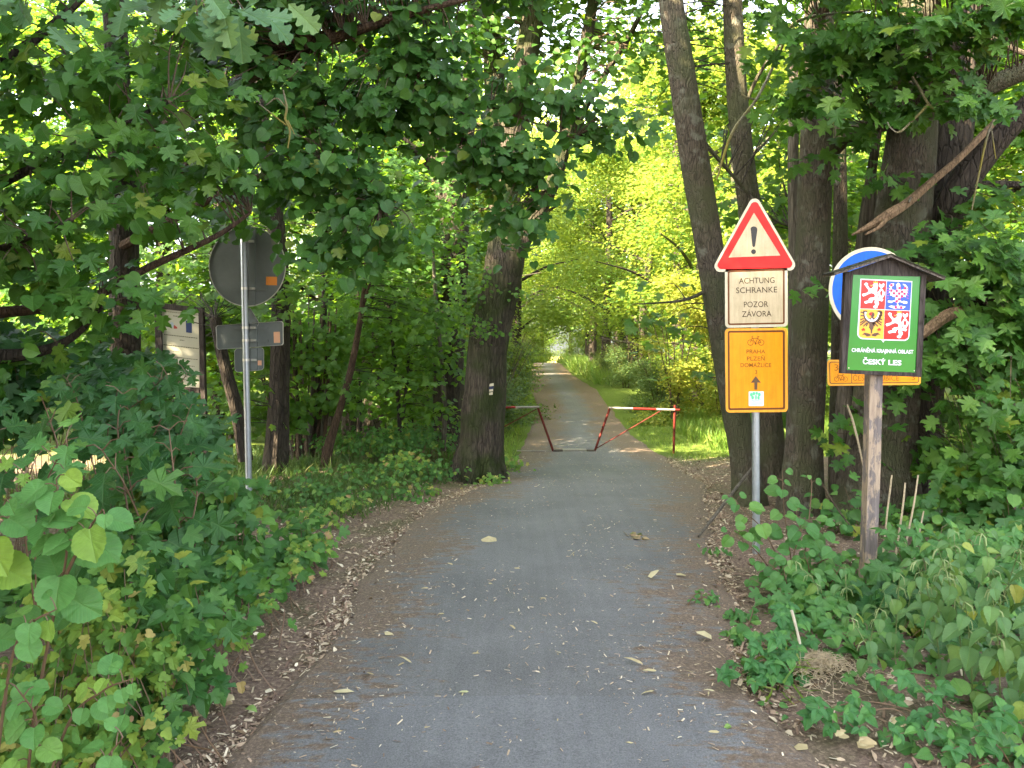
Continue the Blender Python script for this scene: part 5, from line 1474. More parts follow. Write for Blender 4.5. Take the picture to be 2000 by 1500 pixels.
t8, a8 = big([[(1905, -200, 7.6, 46), (1885, 60, 7.6, 56), (1862, 230, 7.6, 74), (1836, 400, 7.6, 88), (1808, 600, 7.6, 92), (1780, 800, 7.6, 110), (1752, 1050, 7.6, 150)],
              [(1800, 500, 7.3, 44), (1850, 405, 7.1, 54), (1905, 322, 7.0, 56), (1965, 250, 6.9, 50), (2030, 190, 6.8, 46)], [(1860, 370, 7.3, 16), (1930, 360, 7.1, 14), (2030, 362, 7.0, 12)],
              [(1790, 690, 7.2, 36), (1840, 640, 6.9, 42), (1900, 600, 6.8, 38), (1980, 550, 6.7, 34), (2040, 520, 6.7, 30)]], B_DARK, 'dark maple trunk behind the massive one with forking boughs')
LR1 = blob_sprays([(at(1240, 30, 10), (1.1, 1.0, .7)), (at(1420, 60, 9.6), (.9, .8, .7)), (at(1500, 240, 9.4), (.6, .7, .6)), (at(1300, 240, 10.4), (.7, .8, .5), .6), (at(1440, 400, 9.6), (.6, .7, .5)), (at(1520, 560, 9.3), (.35, .6, .5)), (at(1330, 560, 8.6), (.5, .5, .14), .7), (at(1300, 640, 9.2), (.4, .5, .2), .6), (at(1390, 740, 9), (.25, .4, .35), .5), (at(1300, -400, 9), (2.2, 1.8, 1.4))],
                  320, 9, .2, (.09, .14), ['maple1'], front=.3, up=.9, flat=.3, rng=np.random.default_rng(41))
mbt = MB(); twigs(mbt, LR1.centres, a1[0] + a1[1] + a1[2], (.008, .002)); mbt.build('twigs', B_DARK, t1, kind='stuff')
foliage(t1, LR1, M_SUN if False else M_WOOD, 0)
LR2 = blob_sprays([(at(1560, 380, 9.6), (.8, .9, .9)), (at(1640, 420, 9.8), (.7, .8, .8)), (at(1500, -200, 9.2), (1.5, 1.4, 1.0)), (at(1660, 180, 9.6), (.8, .8, .8)), (at(1500, 760, 9.4), (.4, .5, .5))], 210, 9, .2, (.09, .14), ['maple1'], front=.3, up=.9, flat=.3, rng=np.random.default_rng(42))
foliage(t2, LR2, M_WOOD)
LR3 = blob_sprays([(at(1600, 60, 6.3), (.4, .4, .28)), (at(1700, 60, 6.2), (.45, .45, .3)), (at(1790, 110, 6.0), (.4, .4, .3)), (at(1850, 60, 5.8), (.35, .4, .22)), (at(1860, 190, 6.0), (.22, .3, .2)), (at(1640, 190, 6.4), (.3, .35, .24)), (at(1740, 210, 6.3), (.28, .3, .16)), (at(1560, 200, 6.8), (.2, .3, .25)), (at(1960, 30, 5.8), (.3, .4, .2)), (at(1720, -150, 6), (1.2, .9, .5)), (at(1600, 300, 7.0), (.12, .2, .12)), (at(1770, 350, 6.7), (.16, .15, .14), .6), (at(1590, 520, 7.1), (.12, .15, .3), .5), (at(1720, 330, 6.8), (.2, .2, .12), .5)],
                  220, 7, .12, (.10, .15), ['maple0'], front=.6, up=.6, rng=np.random.default_rng(43))
mbt = MB(); twigs(mbt, LR3.centres, a7[0][20:] + a7[1] + a3[0][:24], (.007, .002)); mbt.build('twigs', B_TWIG, t7, kind='stuff')
foliage(t7, LR3, M_MAPLE, 240)
LR4 = blob_sprays([(at(1900, 500, 6.4), (.4, .5, .35)), (at(1960, 620, 6.4), (.4, .5, .35)), (at(1880, 700, 6.5), (.35, .45, .3)), (at(1960, 800, 6.2), (.4, .5, .35)), (at(1880, 880, 6.6), (.35, .4, .28)), (at(1830, 470, 6.9), (.2, .3, .2)), (at(1840, 780, 6.8), (.2, .3, .25)), (at(1980, 940, 6), (.4, .4, .2)), (at(1930, 400, 6.9), (.3, .4, .2), .6), (at(1670, 830, 7.0), (.2, .15, .3), .5), (at(1760, 780, 6.9), (.16, .15, .15), .5), (at(2150, 600, 6.4), (.6, .6, 1.0))],
                  250, 7, .13, (.10, .155), ['maple0'], front=.5, up=.65, rng=np.random.default_rng(44))
mbt = MB(); twigs(mbt, LR4.centres, a8[0] + a8[1] + a8[3], (.007, .002)); mbt.build('twigs', B_TWIG, t8, kind='stuff')
foliage(t8, LR4, M_MAPLE, 260)
# canopy above the camera's view that closes the avenue on the right
LR5 = blob_sprays([(at(1600, -700, 7.5), (2.6, 2.4, 1.6)), (at(1800, -500, 7.5), (2, 2, 1.2)), (at(1750, 500, 9.8), (1.2, .9, 1.4)), (at(1950, 700, 10), (1.4, 1., 1.4)), (at(1930, 250, 9.6), (1.3, 1., 1.0))], 420, 9, .24, (.10, .15), ['maple1'], front=.3, up=.9, rng=np.random.default_rng(45))
foliage(t3, LR5, M_WOOD)

# ---- loose and broken wood on the right
def wood(name, pls, mat, label, cat, sides=8, rough=.12, at_ground=False):
    p = pls[0][0]
    t = thing(name, at(p[0], p[1], p[2]), label, cat)
    for i, pl in enumerate(pls):
        trunk_part(t, pl, mat if not isinstance(mat, list) else mat[i], 'stem' if i == 0 else 'side_branch', sides, rough, 5)
    return t
wood('broken_branch', [[(1664, 459, 6.5, 4), (1700, 441, 6.5, 13), (1735, 420, 6.5, 20), (1770, 398, 6.55, 17), (1820, 355, 6.6, 15), (1870, 312, 6.7, 14), (1920, 262, 6.8, 14), (1965, 215, 6.9, 8)], [(1730, 428, 6.45, 10), (1716, 444, 6.42, 7), (1690, 458, 6.4, 4)], [(1775, 395, 6.5, 5), (1779, 385, 6.5, 3)]], [B_TORN, B_TORN, B_DEAD], 'long broken branch with torn pale wood hanging above the round blue sign', 'branch')
wood('broken_branch', [[(1780, 668, 6.3, 16), (1812, 644, 6.3, 22), (1850, 616, 6.35, 24), (1884, 606, 6.4, 20)], [(1878, 604, 6.38, 7), (1905, 616, 6.36, 7), (1936, 626, 6.36, 5)], [(1862, 596, 6.4, 5), (1880, 588, 6.4, 4)]], [B_TORN, B_LICHEN, B_LICHEN], 'short snapped bough with orange split wood right of the green board', 'branch')
wood('dead_twig', [[(1782, 150, 6.0, 5), (1800, 180, 6.0, 5.5), (1815, 205, 6.0, 5.5), (1836, 222, 6.0, 4), (1862, 235, 6.0, 4)], [(1813, 204, 6.0, 5), (1788, 230, 6.0, 4.5), (1757, 258, 6.0, 4), (1740, 250, 6.0, 2.5), (1733, 238, 6.0, 2)]], B_LICHEN, 'lichen-covered bare twig forking in front of the sweeping bough', 'twig', 6)
wood('dead_twig', [[(1700, 20, 7.0, 4), (1560, 40, 7.2, 6), (1520, 110, 7.3, 6), (1480, 190, 7.3, 6), (1430, 260, 7.3, 6), (1400, 350, 7.3, 3)], [(1478, 196, 7.3, 4), (1450, 185, 7.3, 3), (1445, 160, 7.3, 2)]], B_LICHEN, 'long thin bare branch arching down between the two leaning maples', 'twig', 6)
wood('dead_twig', [[(1958, 200, 6.4, 4), (1930, 260, 6.4, 5), (1912, 340, 6.4, 4), (1898, 410, 6.4, 3)], [(1936, 250, 6.4, 3), (1945, 310, 6.4, 2)]], B_LICHEN, 'thin pale twig hanging straight down beside the right trunk', 'twig', 6)
wood('leaning_stick', [[(1364, 1048, 6.55, 5), (1400, 1002, 6.85, 8), (1440, 950, 7.2, 7), (1476, 905, 7.6, 5)], [(1398, 1008, 6.8, 3), (1380, 1020, 6.75, 2)]], B_DEAD, 'bare grey stick leaning from the path edge onto the maple trunk', 'stick', 7)
wood('dead_twig', [[(553, 176, 5.6, 3), (560, 210, 5.6, 5), (557, 232, 5.6, 5), (566, 255, 5.6, 4.5), (562, 290, 5.6, 2.5)], [(558, 208, 5.6, 3), (540, 192, 5.6, 3), (520, 205, 5.6, 2)], [(560, 245, 5.6, 3), (530, 222, 5.6, 3), (506, 203, 5.6, 2)], [(562, 235, 5.6, 3), (575, 262, 5.6, 2)]], B_LICHEN, 'pale dead twig hanging among the leaves above the round sign back', 'twig', 6)

# ---- trees beyond the barrier: prototypes, then copies
def proto_tree(seed, h, r, crown0, n, size, kinds, mats, mat_b, lean=.0, tr=.13, bushy=False):
    rg = np.random.default_rng(seed)
    rr = random.Random(seed)
    t = bpy.data.objects.new('leafy_tree', None)
    mb = MB(); an = []
    if not bushy:
        P = smooth_path([(0, 0, -.3, tr * 1.3), (rr.uniform(-.1, .1), rr.uniform(-.1, .1), h * .3, tr), (rr.uniform(-.3, .3), rr.uniform(-.3, .3), h * .65, tr * .6), (rr.uniform(-.4, .4), rr.uniform(-.4, .4), h * .97, .02)], 5)
        mb.tube([p[:3] for p in P], [p[3] for p in P], 10, True, .08, seed); an += P
        for k in range(9):
            z = crown0 + (h - crown0) * (.02 + .8 * k / 9); a = k * 2.4 + rr.random()
            L = r * rr.uniform(.6, .95)
            c = P[min(len(P) - 1, int(z / h * len(P)))]
            Q = smooth_path([(c[0], c[1], z), (c[0] + math.cos(a) * L * .5, c[1] + math.sin(a) * L * .5, z + L * .25), (c[0] + math.cos(a) * L, c[1] + math.sin(a) * L, z + L * .35)], 3)
            mb.tube(Q, list(np.linspace(tr * .4, .012, len(Q))), 6, True, .05, k); an += Q
    else:
        for k in range(7):
            a = k * .9 + rr.random(); L = r * rr.uniform(.4, .9)
            Q = smooth_path([(rr.uniform(-.15, .15), rr.uniform(-.15, .15), -.2), (math.cos(a) * L * .5, math.sin(a) * L * .5, h * .5), (math.cos(a) * L, math.sin(a) * L, h * rr.uniform(.7, .95))], 3)
            mb.tube(Q, list(np.linspace(.016, .004, len(Q))), 5, True, .05, k); an += Q
    me_t = bpy.data.meshes.new('trunk'); me_t.from_pydata(mb.v, [], mb.f); me_t.materials.append(mat_b)
    # crown: clumps round the limbs, wider in the middle
    bl = []
    for k in range(16 if not bushy else 20):
        f = rr.random()
        z = crown0 + (h - crown0) * ((.04 if not bushy else .0) + .92 * f)
        wr = r * rr.uniform(.15, .85) * (1 - .4 * f) if bushy else r * (math.sin(math.pi * (.14 + .76 * f)) ** .8) * rr.uniform(.35, .95)
        a = rr.random() * 6.28
        s = r * rr.uniform(.24, .42)
        bl.append(((math.cos(a) * wr, math.sin(a) * wr, z), (s, s, s * .6)))
    L = blob_sprays(bl, n // 8, 8, r * .085, size, kinds, front=0.1, up=.9, droop=.5, flat=.4, rng=rg, pw=.5)
    me_c = leaf_mesh('crown', L.arrays(), mats[0])
    return me_t, me_c
PROTO = {
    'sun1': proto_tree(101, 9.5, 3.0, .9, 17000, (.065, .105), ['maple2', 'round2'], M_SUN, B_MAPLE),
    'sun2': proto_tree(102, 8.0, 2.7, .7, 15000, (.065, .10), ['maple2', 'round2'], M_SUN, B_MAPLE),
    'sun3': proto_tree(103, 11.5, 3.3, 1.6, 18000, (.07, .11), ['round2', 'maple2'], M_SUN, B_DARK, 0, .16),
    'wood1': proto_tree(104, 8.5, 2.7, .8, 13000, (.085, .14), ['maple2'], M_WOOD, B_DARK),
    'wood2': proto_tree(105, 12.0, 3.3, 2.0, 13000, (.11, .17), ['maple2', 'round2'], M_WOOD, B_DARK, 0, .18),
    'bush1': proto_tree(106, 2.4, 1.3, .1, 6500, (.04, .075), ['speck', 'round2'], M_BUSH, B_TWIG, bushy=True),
    'bush2': proto_tree(107, 3.6, 1.2, .1, 7000, (.045, .08), ['round2', 'speck'], M_SUN_GOLD, B_TWIG, bushy=True),
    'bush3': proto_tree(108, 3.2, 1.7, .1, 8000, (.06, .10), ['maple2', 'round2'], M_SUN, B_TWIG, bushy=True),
}
def plant_tree(proto, x, y, s, rz, label, group=None, name='leafy_tree', cat='tree', sz=1.0, tilt=(0, 0)):
    t = thing(name, gpt(x, y), label, cat, group)
    t.rotation_euler = (tilt[0], tilt[1], rz)
    t.scale = (s, s, s * sz)
    for nm, me, kd in zip(('trunk', 'crown'), PROTO[proto], (None, 'stuff')):
        o = bpy.data.objects.new(nm, me); COL.objects.link(o); o.parent = t
        if kd: o['kind'] = kd
    return t
ORD = ['first', 'second', 'third', 'fourth', 'fifth', 'sixth', 'seventh', 'eighth', 'ninth', 'tenth', 'eleventh', 'twelfth', 'thirteenth', 'fourteenth', 'fifteenth', 'sixteenth']
rq = random.Random(9)
def stand(kind, group, spec, row_of, what, frm, name='leafy_tree', cat='tree'):
    """plant a list of (prototype, x, y, scale); each label says the row and the rank within it, counted from a landmark"""
    rows = {}
    for q in spec: rows.setdefault(row_of(q[1], q[2]), []).append(q)
    for row, qs in rows.items():
        qs.sort(key=lambda q: q[2])
        for i, q in enumerate(qs):
            lab = (ORD[i] + ' ' if len(qs) > 1 else '') + what + ' ' + frm + ' ' + row
            plant_tree(q[0], q[1], q[2], q[3], rq.random() * 6.28, lab, group, name, cat)
def rows_sun(x, y):
    if y > 64: return 'beyond the crest of the path, ' + ('right side' if x > 4 else 'left side')
    if x < 2.2: return 'in the row left of the path'
    return 'in the front row right of the path' if x < 8.2 else 'in the second row right of it' if x < 13 else 'in the back rows at right'
stand('t', 'sunlit trees beyond the barrier', [('sun1', 6.9, 23.0, 1.25), ('sun2', 5.9, 24.5, 1.45), ('sun3', 6.4, 30, 1.3), ('sun1', 6.2, 36, 1.35), ('sun2', 6.6, 43, 1.4), ('sun3', 7.4, 51, 1.3),
    ('sun3', 9.4, 22, 1.3), ('sun1', 10.0, 28, 1.5), ('sun3', 10.6, 36, 1.5), ('sun1', 11.2, 46, 1.5), ('sun2', 9.6, 17.6, 1.2), ('sun1', 12.6, 19.5, 1.4),
    ('sun3', 14, 26, 1.5), ('sun1', 15, 34, 1.6), ('sun3', 17, 22, 1.4), ('sun3', 15.5, 56, 1.7), ('sun1', 19, 44, 1.7), ('sun1', 20, 29, 1.6), ('sun3', 24, 38, 1.8), ('sun1', 13.5, 66, 1.6), ('sun3', 20, 72, 1.9),
    ('sun1', -5.2, 22.5, .95), ('sun1', -6, 29, 1.2), ('sun2', -1.9, 22.8, .9), ('sun1', -2.6, 27, 1.25), ('sun3', -3.2, 31, 1.4), ('sun3', .1, 33, 1.25), ('sun3', -.3, 42, 1.3), ('sun3', .3, 53, 1.4), ('sun1', -3.4, 37, 1.3), ('sun3', -4, 48, 1.4), ('sun3', 4.9, 40.5, 1.3), ('sun3', 5.1, 49, 1.3), ('sun3', 5.9, 59, 1.4), ('sun3', 9.5, 66, 1.6), ('sun1', -2.6, 58, 1.4), ('sun3', -2.2, 70, 1.6), ('sun3', -8, 62, 1.7), ('sun3', -1, 88, 1.9), ('sun3', -1.6, 62, 2.2), ('sun3', 8.6, 62, 2.3), ('sun3', .6, 90, 2.7), ('sun3', 7.2, 45, 1.8), ('sun3', 11.8, 80, 1.7), ('sun1', 3.0, 76, 1.4), ('sun2', 6.9, 70, 1.3), ('sun1', 7.5, 100, 1.8), ('sun1', 17, 92, 1.9), ('sun3', 26, 100, 2.2), ('sun3', -12, 92, 2.0), ('sun3', -24, 96, 2.2)],
    rows_sun, 'sunlit yellow-green tree from the barrier', '')
stand('t', 'trees of the wood on the left', [('wood1', -3.6, 16.8, 1.1), ('wood1', -6.3, 13, .7), ('wood1', -9.3, 13.6, .8), ('wood1', -12.5, 12.4, .9), ('wood1', -12.2, 16.6, 1.15), ('wood1', -6.6, 17, 1.15), ('wood1', -15.5, 15.5, 1.0), ('wood1', -9.5, 18, 1.2), ('wood1', -4.8, 20, 1.2), ('wood1', -7.8, 22, 1.3), ('wood1', -15.5, 21, 1.4), ('wood1', -2.6, 19.2, .9)],
    lambda x, y: 'in the near left wood' if x > -7 else 'in the deep left wood', 'shaded leafy tree from the signposts', '')
stand('b', 'bushes along the far path', [('bush1', -.45, 17.8, 1.0), ('bush1', -1.3, 19.2, 1.3), ('bush1', -.4, 21.5, 1.15), ('bush3', -1.9, 24.5, 1.5), ('bush1', -.4, 27, 1.15), ('bush1', -.3, 32, 1.1), ('bush3', -1.9, 37, 1.6), ('bush3', -2.2, 31, 1.5), ('bush3', -2.2, 43, 1.6), ('bush3', -2.0, 50, 1.6), ('bush1', .1, 44, 1.0), ('bush1', .0, 53, 1.0), ('bush1', 4.8, 32, .9), ('bush1', 5.2, 38, 1.0), ('bush1', 5.6, 46, .9), ('bush1', 5.2, 28, 1.0), ('bush1', 1.3, 66, 1.2), ('bush3', 6.2, 66, 1.0), ('bush1', .2, 62, 1.1), ('bush3', 2.0, 71, .9), ('bush3', 1.2, 70, 1.3), ('bush3', 7.6, 70, 1.4), ('bush1', 6.6, 64.5, 1.1), ('bush3', 3.2, 84, 1.5), ('bush3', 9.5, 86, 1.5), ('bush3', 7.3, 23, 1.0), ('bush1', 4.7, 24.6, .9), ('bush3', 7.4, 20.5, .9),
    ('bush1', -3.5, 23, 1.2), ('bush3', -5.5, 27, 1.0), ('bush3', -9, 22.5, .9), ('bush3', -15, 26, 1.0)],
    lambda x, y: 'along the right bank' if x > 3 else 'along the left bank' if x > -2.5 else 'behind the left wood', 'low leafy bush from the barrier', '', 'bush', 'bush')
plant_tree('bush2', 4.35, 20.4, 1.2, 1.2, 'slim golden bush glowing in sun behind the right barrier post', name='bush', cat='bush')
plant_tree('bush2', 5.9, 21.2, 1.0, 3.0, 'second golden bush in sun further right in the tall grass', name='bush', cat='bush')
for (pr, x, y, s) in (('wood2', -9.5, -9, 1.3), ('wood2', -12.0, -3.5, 1.35), ('wood2', -9.2, 1.0, 1.0), ('wood2', -7.4, -5, 1.25), ('wood2', -15, -9.5, 1.4), ('wood1', -6.4, 4.6, 1.1), ('wood1', -6.2, -.6, 1.15), ('wood1', -6.6, 1.9, 1.1), ('wood2', -7.5, -2.6, .95), ('wood1', -8.4, 3.6, 1.2), ('wood2', -10.5, -1, 1.0), ('wood1', -5.9, -1.6, 1.15), ('wood1', -6.9, -4.2, 1.2), ('wood1', -8.3, -2, 1.2), ('wood2', -5.0, -6.0, 1.1), ('wood2', -7.4, -.6, 1.05), ('wood1', -7.8, 6.4, .95), ('wood2', -3.0, -9.5, 1.1), ('wood1', -5.6, -3.2, 1.1), ('wood1', -5.2, 3.2, .95)):  # unseen trees put in to keep direct sun off the foreground
    plant_tree(pr, x, y, s, rq.random() * 6.28, 'tall leafy tree out of view at near left, planted to shade the path', 'unseen shade trees on the left')
stand('t', 'trees of the right thicket', [('wood1', 6.0, 10.8, .9), ('wood1', 8.2, 12.2, 1.0), ('wood1', 9.2, 8.6, .9), ('wood2', 11.5, 12, 1.0), ('wood1', 12, 16, 1.0), ('wood1', 7.2, 7.2, .7)],
    lambda x, y: 'right of the big maples', 'leafy thicket tree by distance', '')
# ================================================================== undergrowth
M_HAZEL = leaf_mats('hazel_leaf', [(0, (0.07, 0.20, 0.05)), (.7, (0.11, 0.27, 0.07)), (.9, (0.16, 0.31, 0.06)), (1, (0.24, 0.36, 0.05))], (0.26, 0.46, 0.06), 0.30, 0.45, .22)
M_SAP = leaf_mats('sapling_leaf', [(0, (0.020, 0.080, 0.022)), (.8, (0.040, 0.118, 0.030)), (.97, (0.07, 0.17, 0.035)), (1, (0.2, 0.28, 0.03))], (0.14, 0.34, 0.05), 0.30, 0.42, .2)
M_CURR = leaf_mats('currant_leaf', [(0, (0.06, 0.17, 0.03)), (.5, (0.11, 0.23, 0.035)), (.85, (0.22, 0.31, 0.04)), (.95, (0.38, 0.33, 0.09)), (1, (0.36, 0.20, 0.11))], (0.36, 0.42, 0.07), 0.32, 0.5, .15)
M_HERB = leaf_mats('herb_leaf', [(0, (0.026, 0.098, 0.022)), (.6, (0.055, 0.150, 0.030)), (.92, (0.10, 0.22, 0.035)), (1, (0.27, 0.30, 0.04))], (0.2, 0.4, 0.05), 0.30, 0.45, .18)
M_NETTLE = leaf_mats('nettle_leaf', [(0, (0.055, 0.14, 0.045)), (.7, (0.095, 0.205, 0.065)), (.93, (0.16, 0.26, 0.05)), (1, (0.40, 0.38, 0.06))], (0.25, 0.4, 0.08), 0.30, 0.5, .3, .4, 12.0)
M_BRAM = leaf_mats('bramble_leaf', [(0, (0.028, 0.115, 0.032)), (.7, (0.05, 0.165, 0.045)), (1, (0.09, 0.23, 0.05))], (0.18, 0.4, 0.06), 0.28, 0.42, .25)
M_SUCK = leaf_mats('sucker_leaf', [(0, (0.042, 0.14, 0.034)), (.8, (0.07, 0.185, 0.044)), (1, (0.12, 0.25, 0.05))], (0.22, 0.42, 0.06), 0.30, 0.45, .22)
P_STEM = plain('green_stem', (0.12, 0.17, 0.05, 1), .6)
P_STEMR = plain('red_brown_stem', (0.13, 0.075, 0.04, 1), .6)
P_STRAW = plain('dry_straw_stem', (0.46, 0.37, 0.24, 1), .8, dirt=.4, scale=60)

def v3(*a): return np.array(a, float)

def shoot(mb, pts, r0, r1, sides=6):
    P = smooth_path(pts, 6)
    mb.tube(P, list(np.linspace(r0, r1, len(P))), sides, True)
    return np.array(P)

def leafy_shoot(L, mb, pts, size, kind, n, r0=.005, r1=.0015, pet=.03, pair=False, tip_up=.0, rng=RNG, start=.1, face=.55, rnd=.35):
    """a shoot with leaves set alternately (or in pairs) along it, faces up and towards the open"""
    P = shoot(mb, pts, r0, r1)
    for i in range(n):
        f = start + (1 - start) * i / max(n - 1, 1)
        q = P[min(int(f * (len(P) - 1)), len(P) - 1)]
        k = P[min(int(f * (len(P) - 1)) + 1, len(P) - 1)] - P[max(int(f * (len(P) - 1)) - 1, 0)]
        k = nrm(k)
        a0 = i * 2.4 if not pair else (i % 2) * math.pi / 2 + rng.normal() * .2
        for m in ((0,) if not pair else (0, math.pi)):
            a = a0 + m + rng.normal() * .25
            side = nrm(np.cross(k, v3(math.cos(a), math.sin(a), .2)))
            tip = nrm(side + v3(0, -.15, tip_up - .35) + rng.normal(size=3) * .15)
            pos = q + side * pet + v3(0, 0, pet * .4)
            if pet > .02:
                mb.tube([q, (q + pos) / 2 + v3(0, 0, pet * .2), pos], [r1 * 1.2, r1, r1], 4, False)
            s = size * rng.uniform(.75, 1.15) * (1 - .45 * max(f - .75, 0) / .25)
            L.add([pos], v3(0, -face, .75) + rng.normal(size=3) * rnd + side * .2, tip, s, None, kind)

def shrub(name, base, label, cat, mats, build, singles, stem_mat=None, group=None):
    t = thing(name, base, label, cat, group)
    L, mb = Leaves(), MB()
    build(L, mb)
    if mb.v: mb.build('stems', stem_mat or P_STEMR, t, kind='stuff')
    foliage(t, L, mats, singles)
    return t

# ---- hazel close to the camera, bottom left
def hz(L, mb):
    rg = np.random.default_rng(51)
    b = at(40, 1700, 2.35)
    def sh(px, n, s):
        pts = [at(*p) for p in px]
        leafy_shoot(L, mb, pts, s, 'hazel0', n, .006, .002, .03, rng=rg, start=.25, face=.75, rnd=.25)
    sh([(20, 1650, 2.45), (95, 1250, 2.35), (130, 1080, 2.3), (115, 985, 2.3), (110, 935, 2.3)], 16, .108)
    sh([(20, 1650, 2.45), (-40, 1250, 2.3), (-20, 1060, 2.25), (10, 980, 2.25)], 13, .105)
    sh([(130, 1120, 2.3), (170, 1040, 2.25), (200, 995, 2.2)], 8, .10)
    sh([(60, 1650, 2.4), (130, 1420, 2.35), (200, 1350, 2.3), (260, 1325, 2.3)], 13, .064)
    sh([(40, 1650, 2.4), (60, 1460, 2.3), (70, 1400, 2.3), (30, 1340, 2.25)], 12, .072)
    sh([(150, 1650, 2.3), (200, 1500, 2.25), (240, 1440, 2.2)], 7, .07)
    sh([(-20, 1600, 2.3), (20, 1300, 2.25), (60, 1220, 2.2), (110, 1190, 2.2)], 7, .08)
shrub('hazel_shrub', gbase(30, 1500, 2.4), 'bright hazel shoots with big round leaves at lower left corner', 'shrub', M_HAZEL, hz, 90)

# ---- maple saplings on the left with large dark leaves
def ms(L, mb):
    rg = np.random.default_rng(52)
    for px, n, s in (([(330, 1300, 3.9), (300, 1100, 3.8), (250, 960, 3.7), (200, 880, 3.6)], 6, .17), ([(330, 1300, 3.9), (350, 1050, 3.9), (340, 930, 3.9), (330, 840, 4.0)], 6, .16), ([(250, 1300, 3.9), (150, 1000, 3.9), (110, 860, 3.9), (90, 800, 4)], 7, .17),
                     ([(330, 1300, 3.9), (370, 1050, 4.1), (385, 960, 4.2), (375, 900, 4.2)], 5, .15), ([(250, 1300, 3.9), (60, 1000, 4), (0, 900, 4), (-40, 820, 4)], 6, .17), ([(300, 1300, 3.9), (250, 1000, 4.2), (230, 840, 4.3), (240, 770, 4.4)], 6, .16)):
        leafy_shoot(L, mb, [at(*p) for p in px], s, 'maple0', n, .007, .003, .09, True, rng=rg, start=.25, face=.75, rnd=.3)
shrub('maple_sapling', gbase(330, 1180, 4.0), 'maple saplings with large dark leaves under the notice board', 'sapling', M_SAP, ms, 90)
def ms2(L, mb):
    rg = np.random.default_rng(53)
    for px, n, s in (([(60, 1600, 2.9), (70, 1200, 2.8), (72, 1000, 2.7), (128, 862, 2.6)], 3, .125), ([(70, 1200, 2.8), (45, 1000, 2.7), (62, 915, 2.6)], 3, .08)):
        leafy_shoot(L, mb, [at(*p) for p in px], s, 'maple0', n, .004, .002, .06, True, rng=rg, start=.8, face=.9, rnd=.2)
shrub('maple_sapling', gbase(60, 1400, 2.9), 'pale young maple shoot with pointed leaves above the bright hazel', 'sapling', M_HAZEL, ms2, 30)
# maple leaves hanging before the notice board
def ms3(L, mb):
    rg = np.random.default_rng(54)
    for px, n, s in (([(300, 1150, 4.6), (290, 900, 4.6), (330, 790, 4.6), (365, 730, 4.55)], 6, .145), ([(300, 1150, 4.6), (240, 850, 4.7), (290, 770, 4.6), (325, 730, 4.5)], 6, .145), ([(300, 1150, 4.6), (340, 900, 4.5), (370, 800, 4.5)], 5, .14), ([(250, 1150, 4.6), (180, 900, 4.6), (150, 780, 4.6), (130, 740, 4.6)], 7, .14), ([(250, 1150, 4.6), (210, 880, 4.8), (230, 760, 4.8)], 6, .14)):
        leafy_shoot(L, mb, [at(*p) for p in px], s, 'maple0', n, .006, .002, .07, True, rng=rg, start=.45, face=.75, rnd=.3)
shrub('maple_sapling', gbase(280, 1090, 4.65), 'taller maple sapling hiding the lower half of the notice board', 'sapling', M_SAP, ms3, 90)
def bank(name, label, blobs, n, per, spread, size, kinds, mats, singles, seed, cat='shrub', base=None, front=.6, up=.75, anchors=None):
    """a low thicket: sprays on thin stems rising from the ground"""
    b = base or Vector((blobs[0][0][0], blobs[0][0][1], 0))
    b.z = float(ground(b.x, b.y))
    t = thing(name, b, label, cat)
    L = blob_sprays(blobs, n, per, spread, size, kinds, front=front, up=up, rng=np.random.default_rng(seed), flat=.5)
    mb = MB()
    for c in L.centres[::2]:
        g = np.array([c[0] + RNG.normal() * .12, c[1] + RNG.normal() * .12, 0]); g[2] = float(ground(g[0], g[1])) - .02
        mb.tube(smooth_path([g, (g + c) / 2 + RNG.normal(size=3) * .04, c], 3), list(np.linspace(.004, .0015, 7)), 4, False)
    mb.build('stems', P_STEMR, t, kind='stuff')
    foliage(t, L, mats, singles)
    return t
bank('currant_bush', 'straggly currant bush with yellowing leaves at the left path edge', [(at(170, 1200, 2.9), (.22, .2, .16)), (at(110, 1330, 2.75), (.2, .2, .12)), (at(230, 1300, 2.9), (.16, .15, .1)), (at(60, 1430, 2.6), (.2, .2, .1)), (at(160, 1460, 2.6), (.14, .14, .08)), (at(260, 1420, 2.75), (.08, .1, .05)), (at(300, 1260, 3.1), (.12, .1, .07))], 120, 6, .05, (.035, .06), ['lobed', 'lobed', 'maple1'], M_CURR, 280, 61)
bank('low_thicket', 'low dark thicket of mixed saplings beside the left verge', [(at(300, 1180, 3.4), (.3, .25, .16)), (at(400, 1200, 3.6), (.2, .2, .12)), (at(200, 1080, 3.3), (.3, .25, .15)), (at(80, 1150, 3.2), (.25, .2, .16)), (at(430, 1130, 3.9), (.2, .2, .14)), (at(330, 1330, 3.2), (.2, .2, .08)), (at(230, 1400, 3.0), (.2, .2, .08)), (at(60, 1350, 3.0), (.3, .2, .14)), (at(380, 1260, 3.4), (.14, .12, .06))], 150, 6, .07, (.05, .10), ['maple1', 'maple0', 'bramble0'], M_HERB, 260, 62)
bank('maple_thicket', 'thicket of young maples closing the gap under the big left crown', [(at(40, 770, 5.5), (.5, .4, .25)), (at(170, 760, 5.7), (.45, .4, .22)), (at(90, 690, 5.9), (.4, .4, .16)), (at(290, 830, 5.8), (.4, .4, .22)), (at(-60, 700, 5.5), (.5, .4, .5)), (at(230, 720, 6.6), (.4, .4, .16)), (at(330, 860, 6.2), (.3, .3, .2))], 190, 7, .12, (.09, .15), ['maple0', 'maple1'], M_SAP, 160, 68, 'shrub')
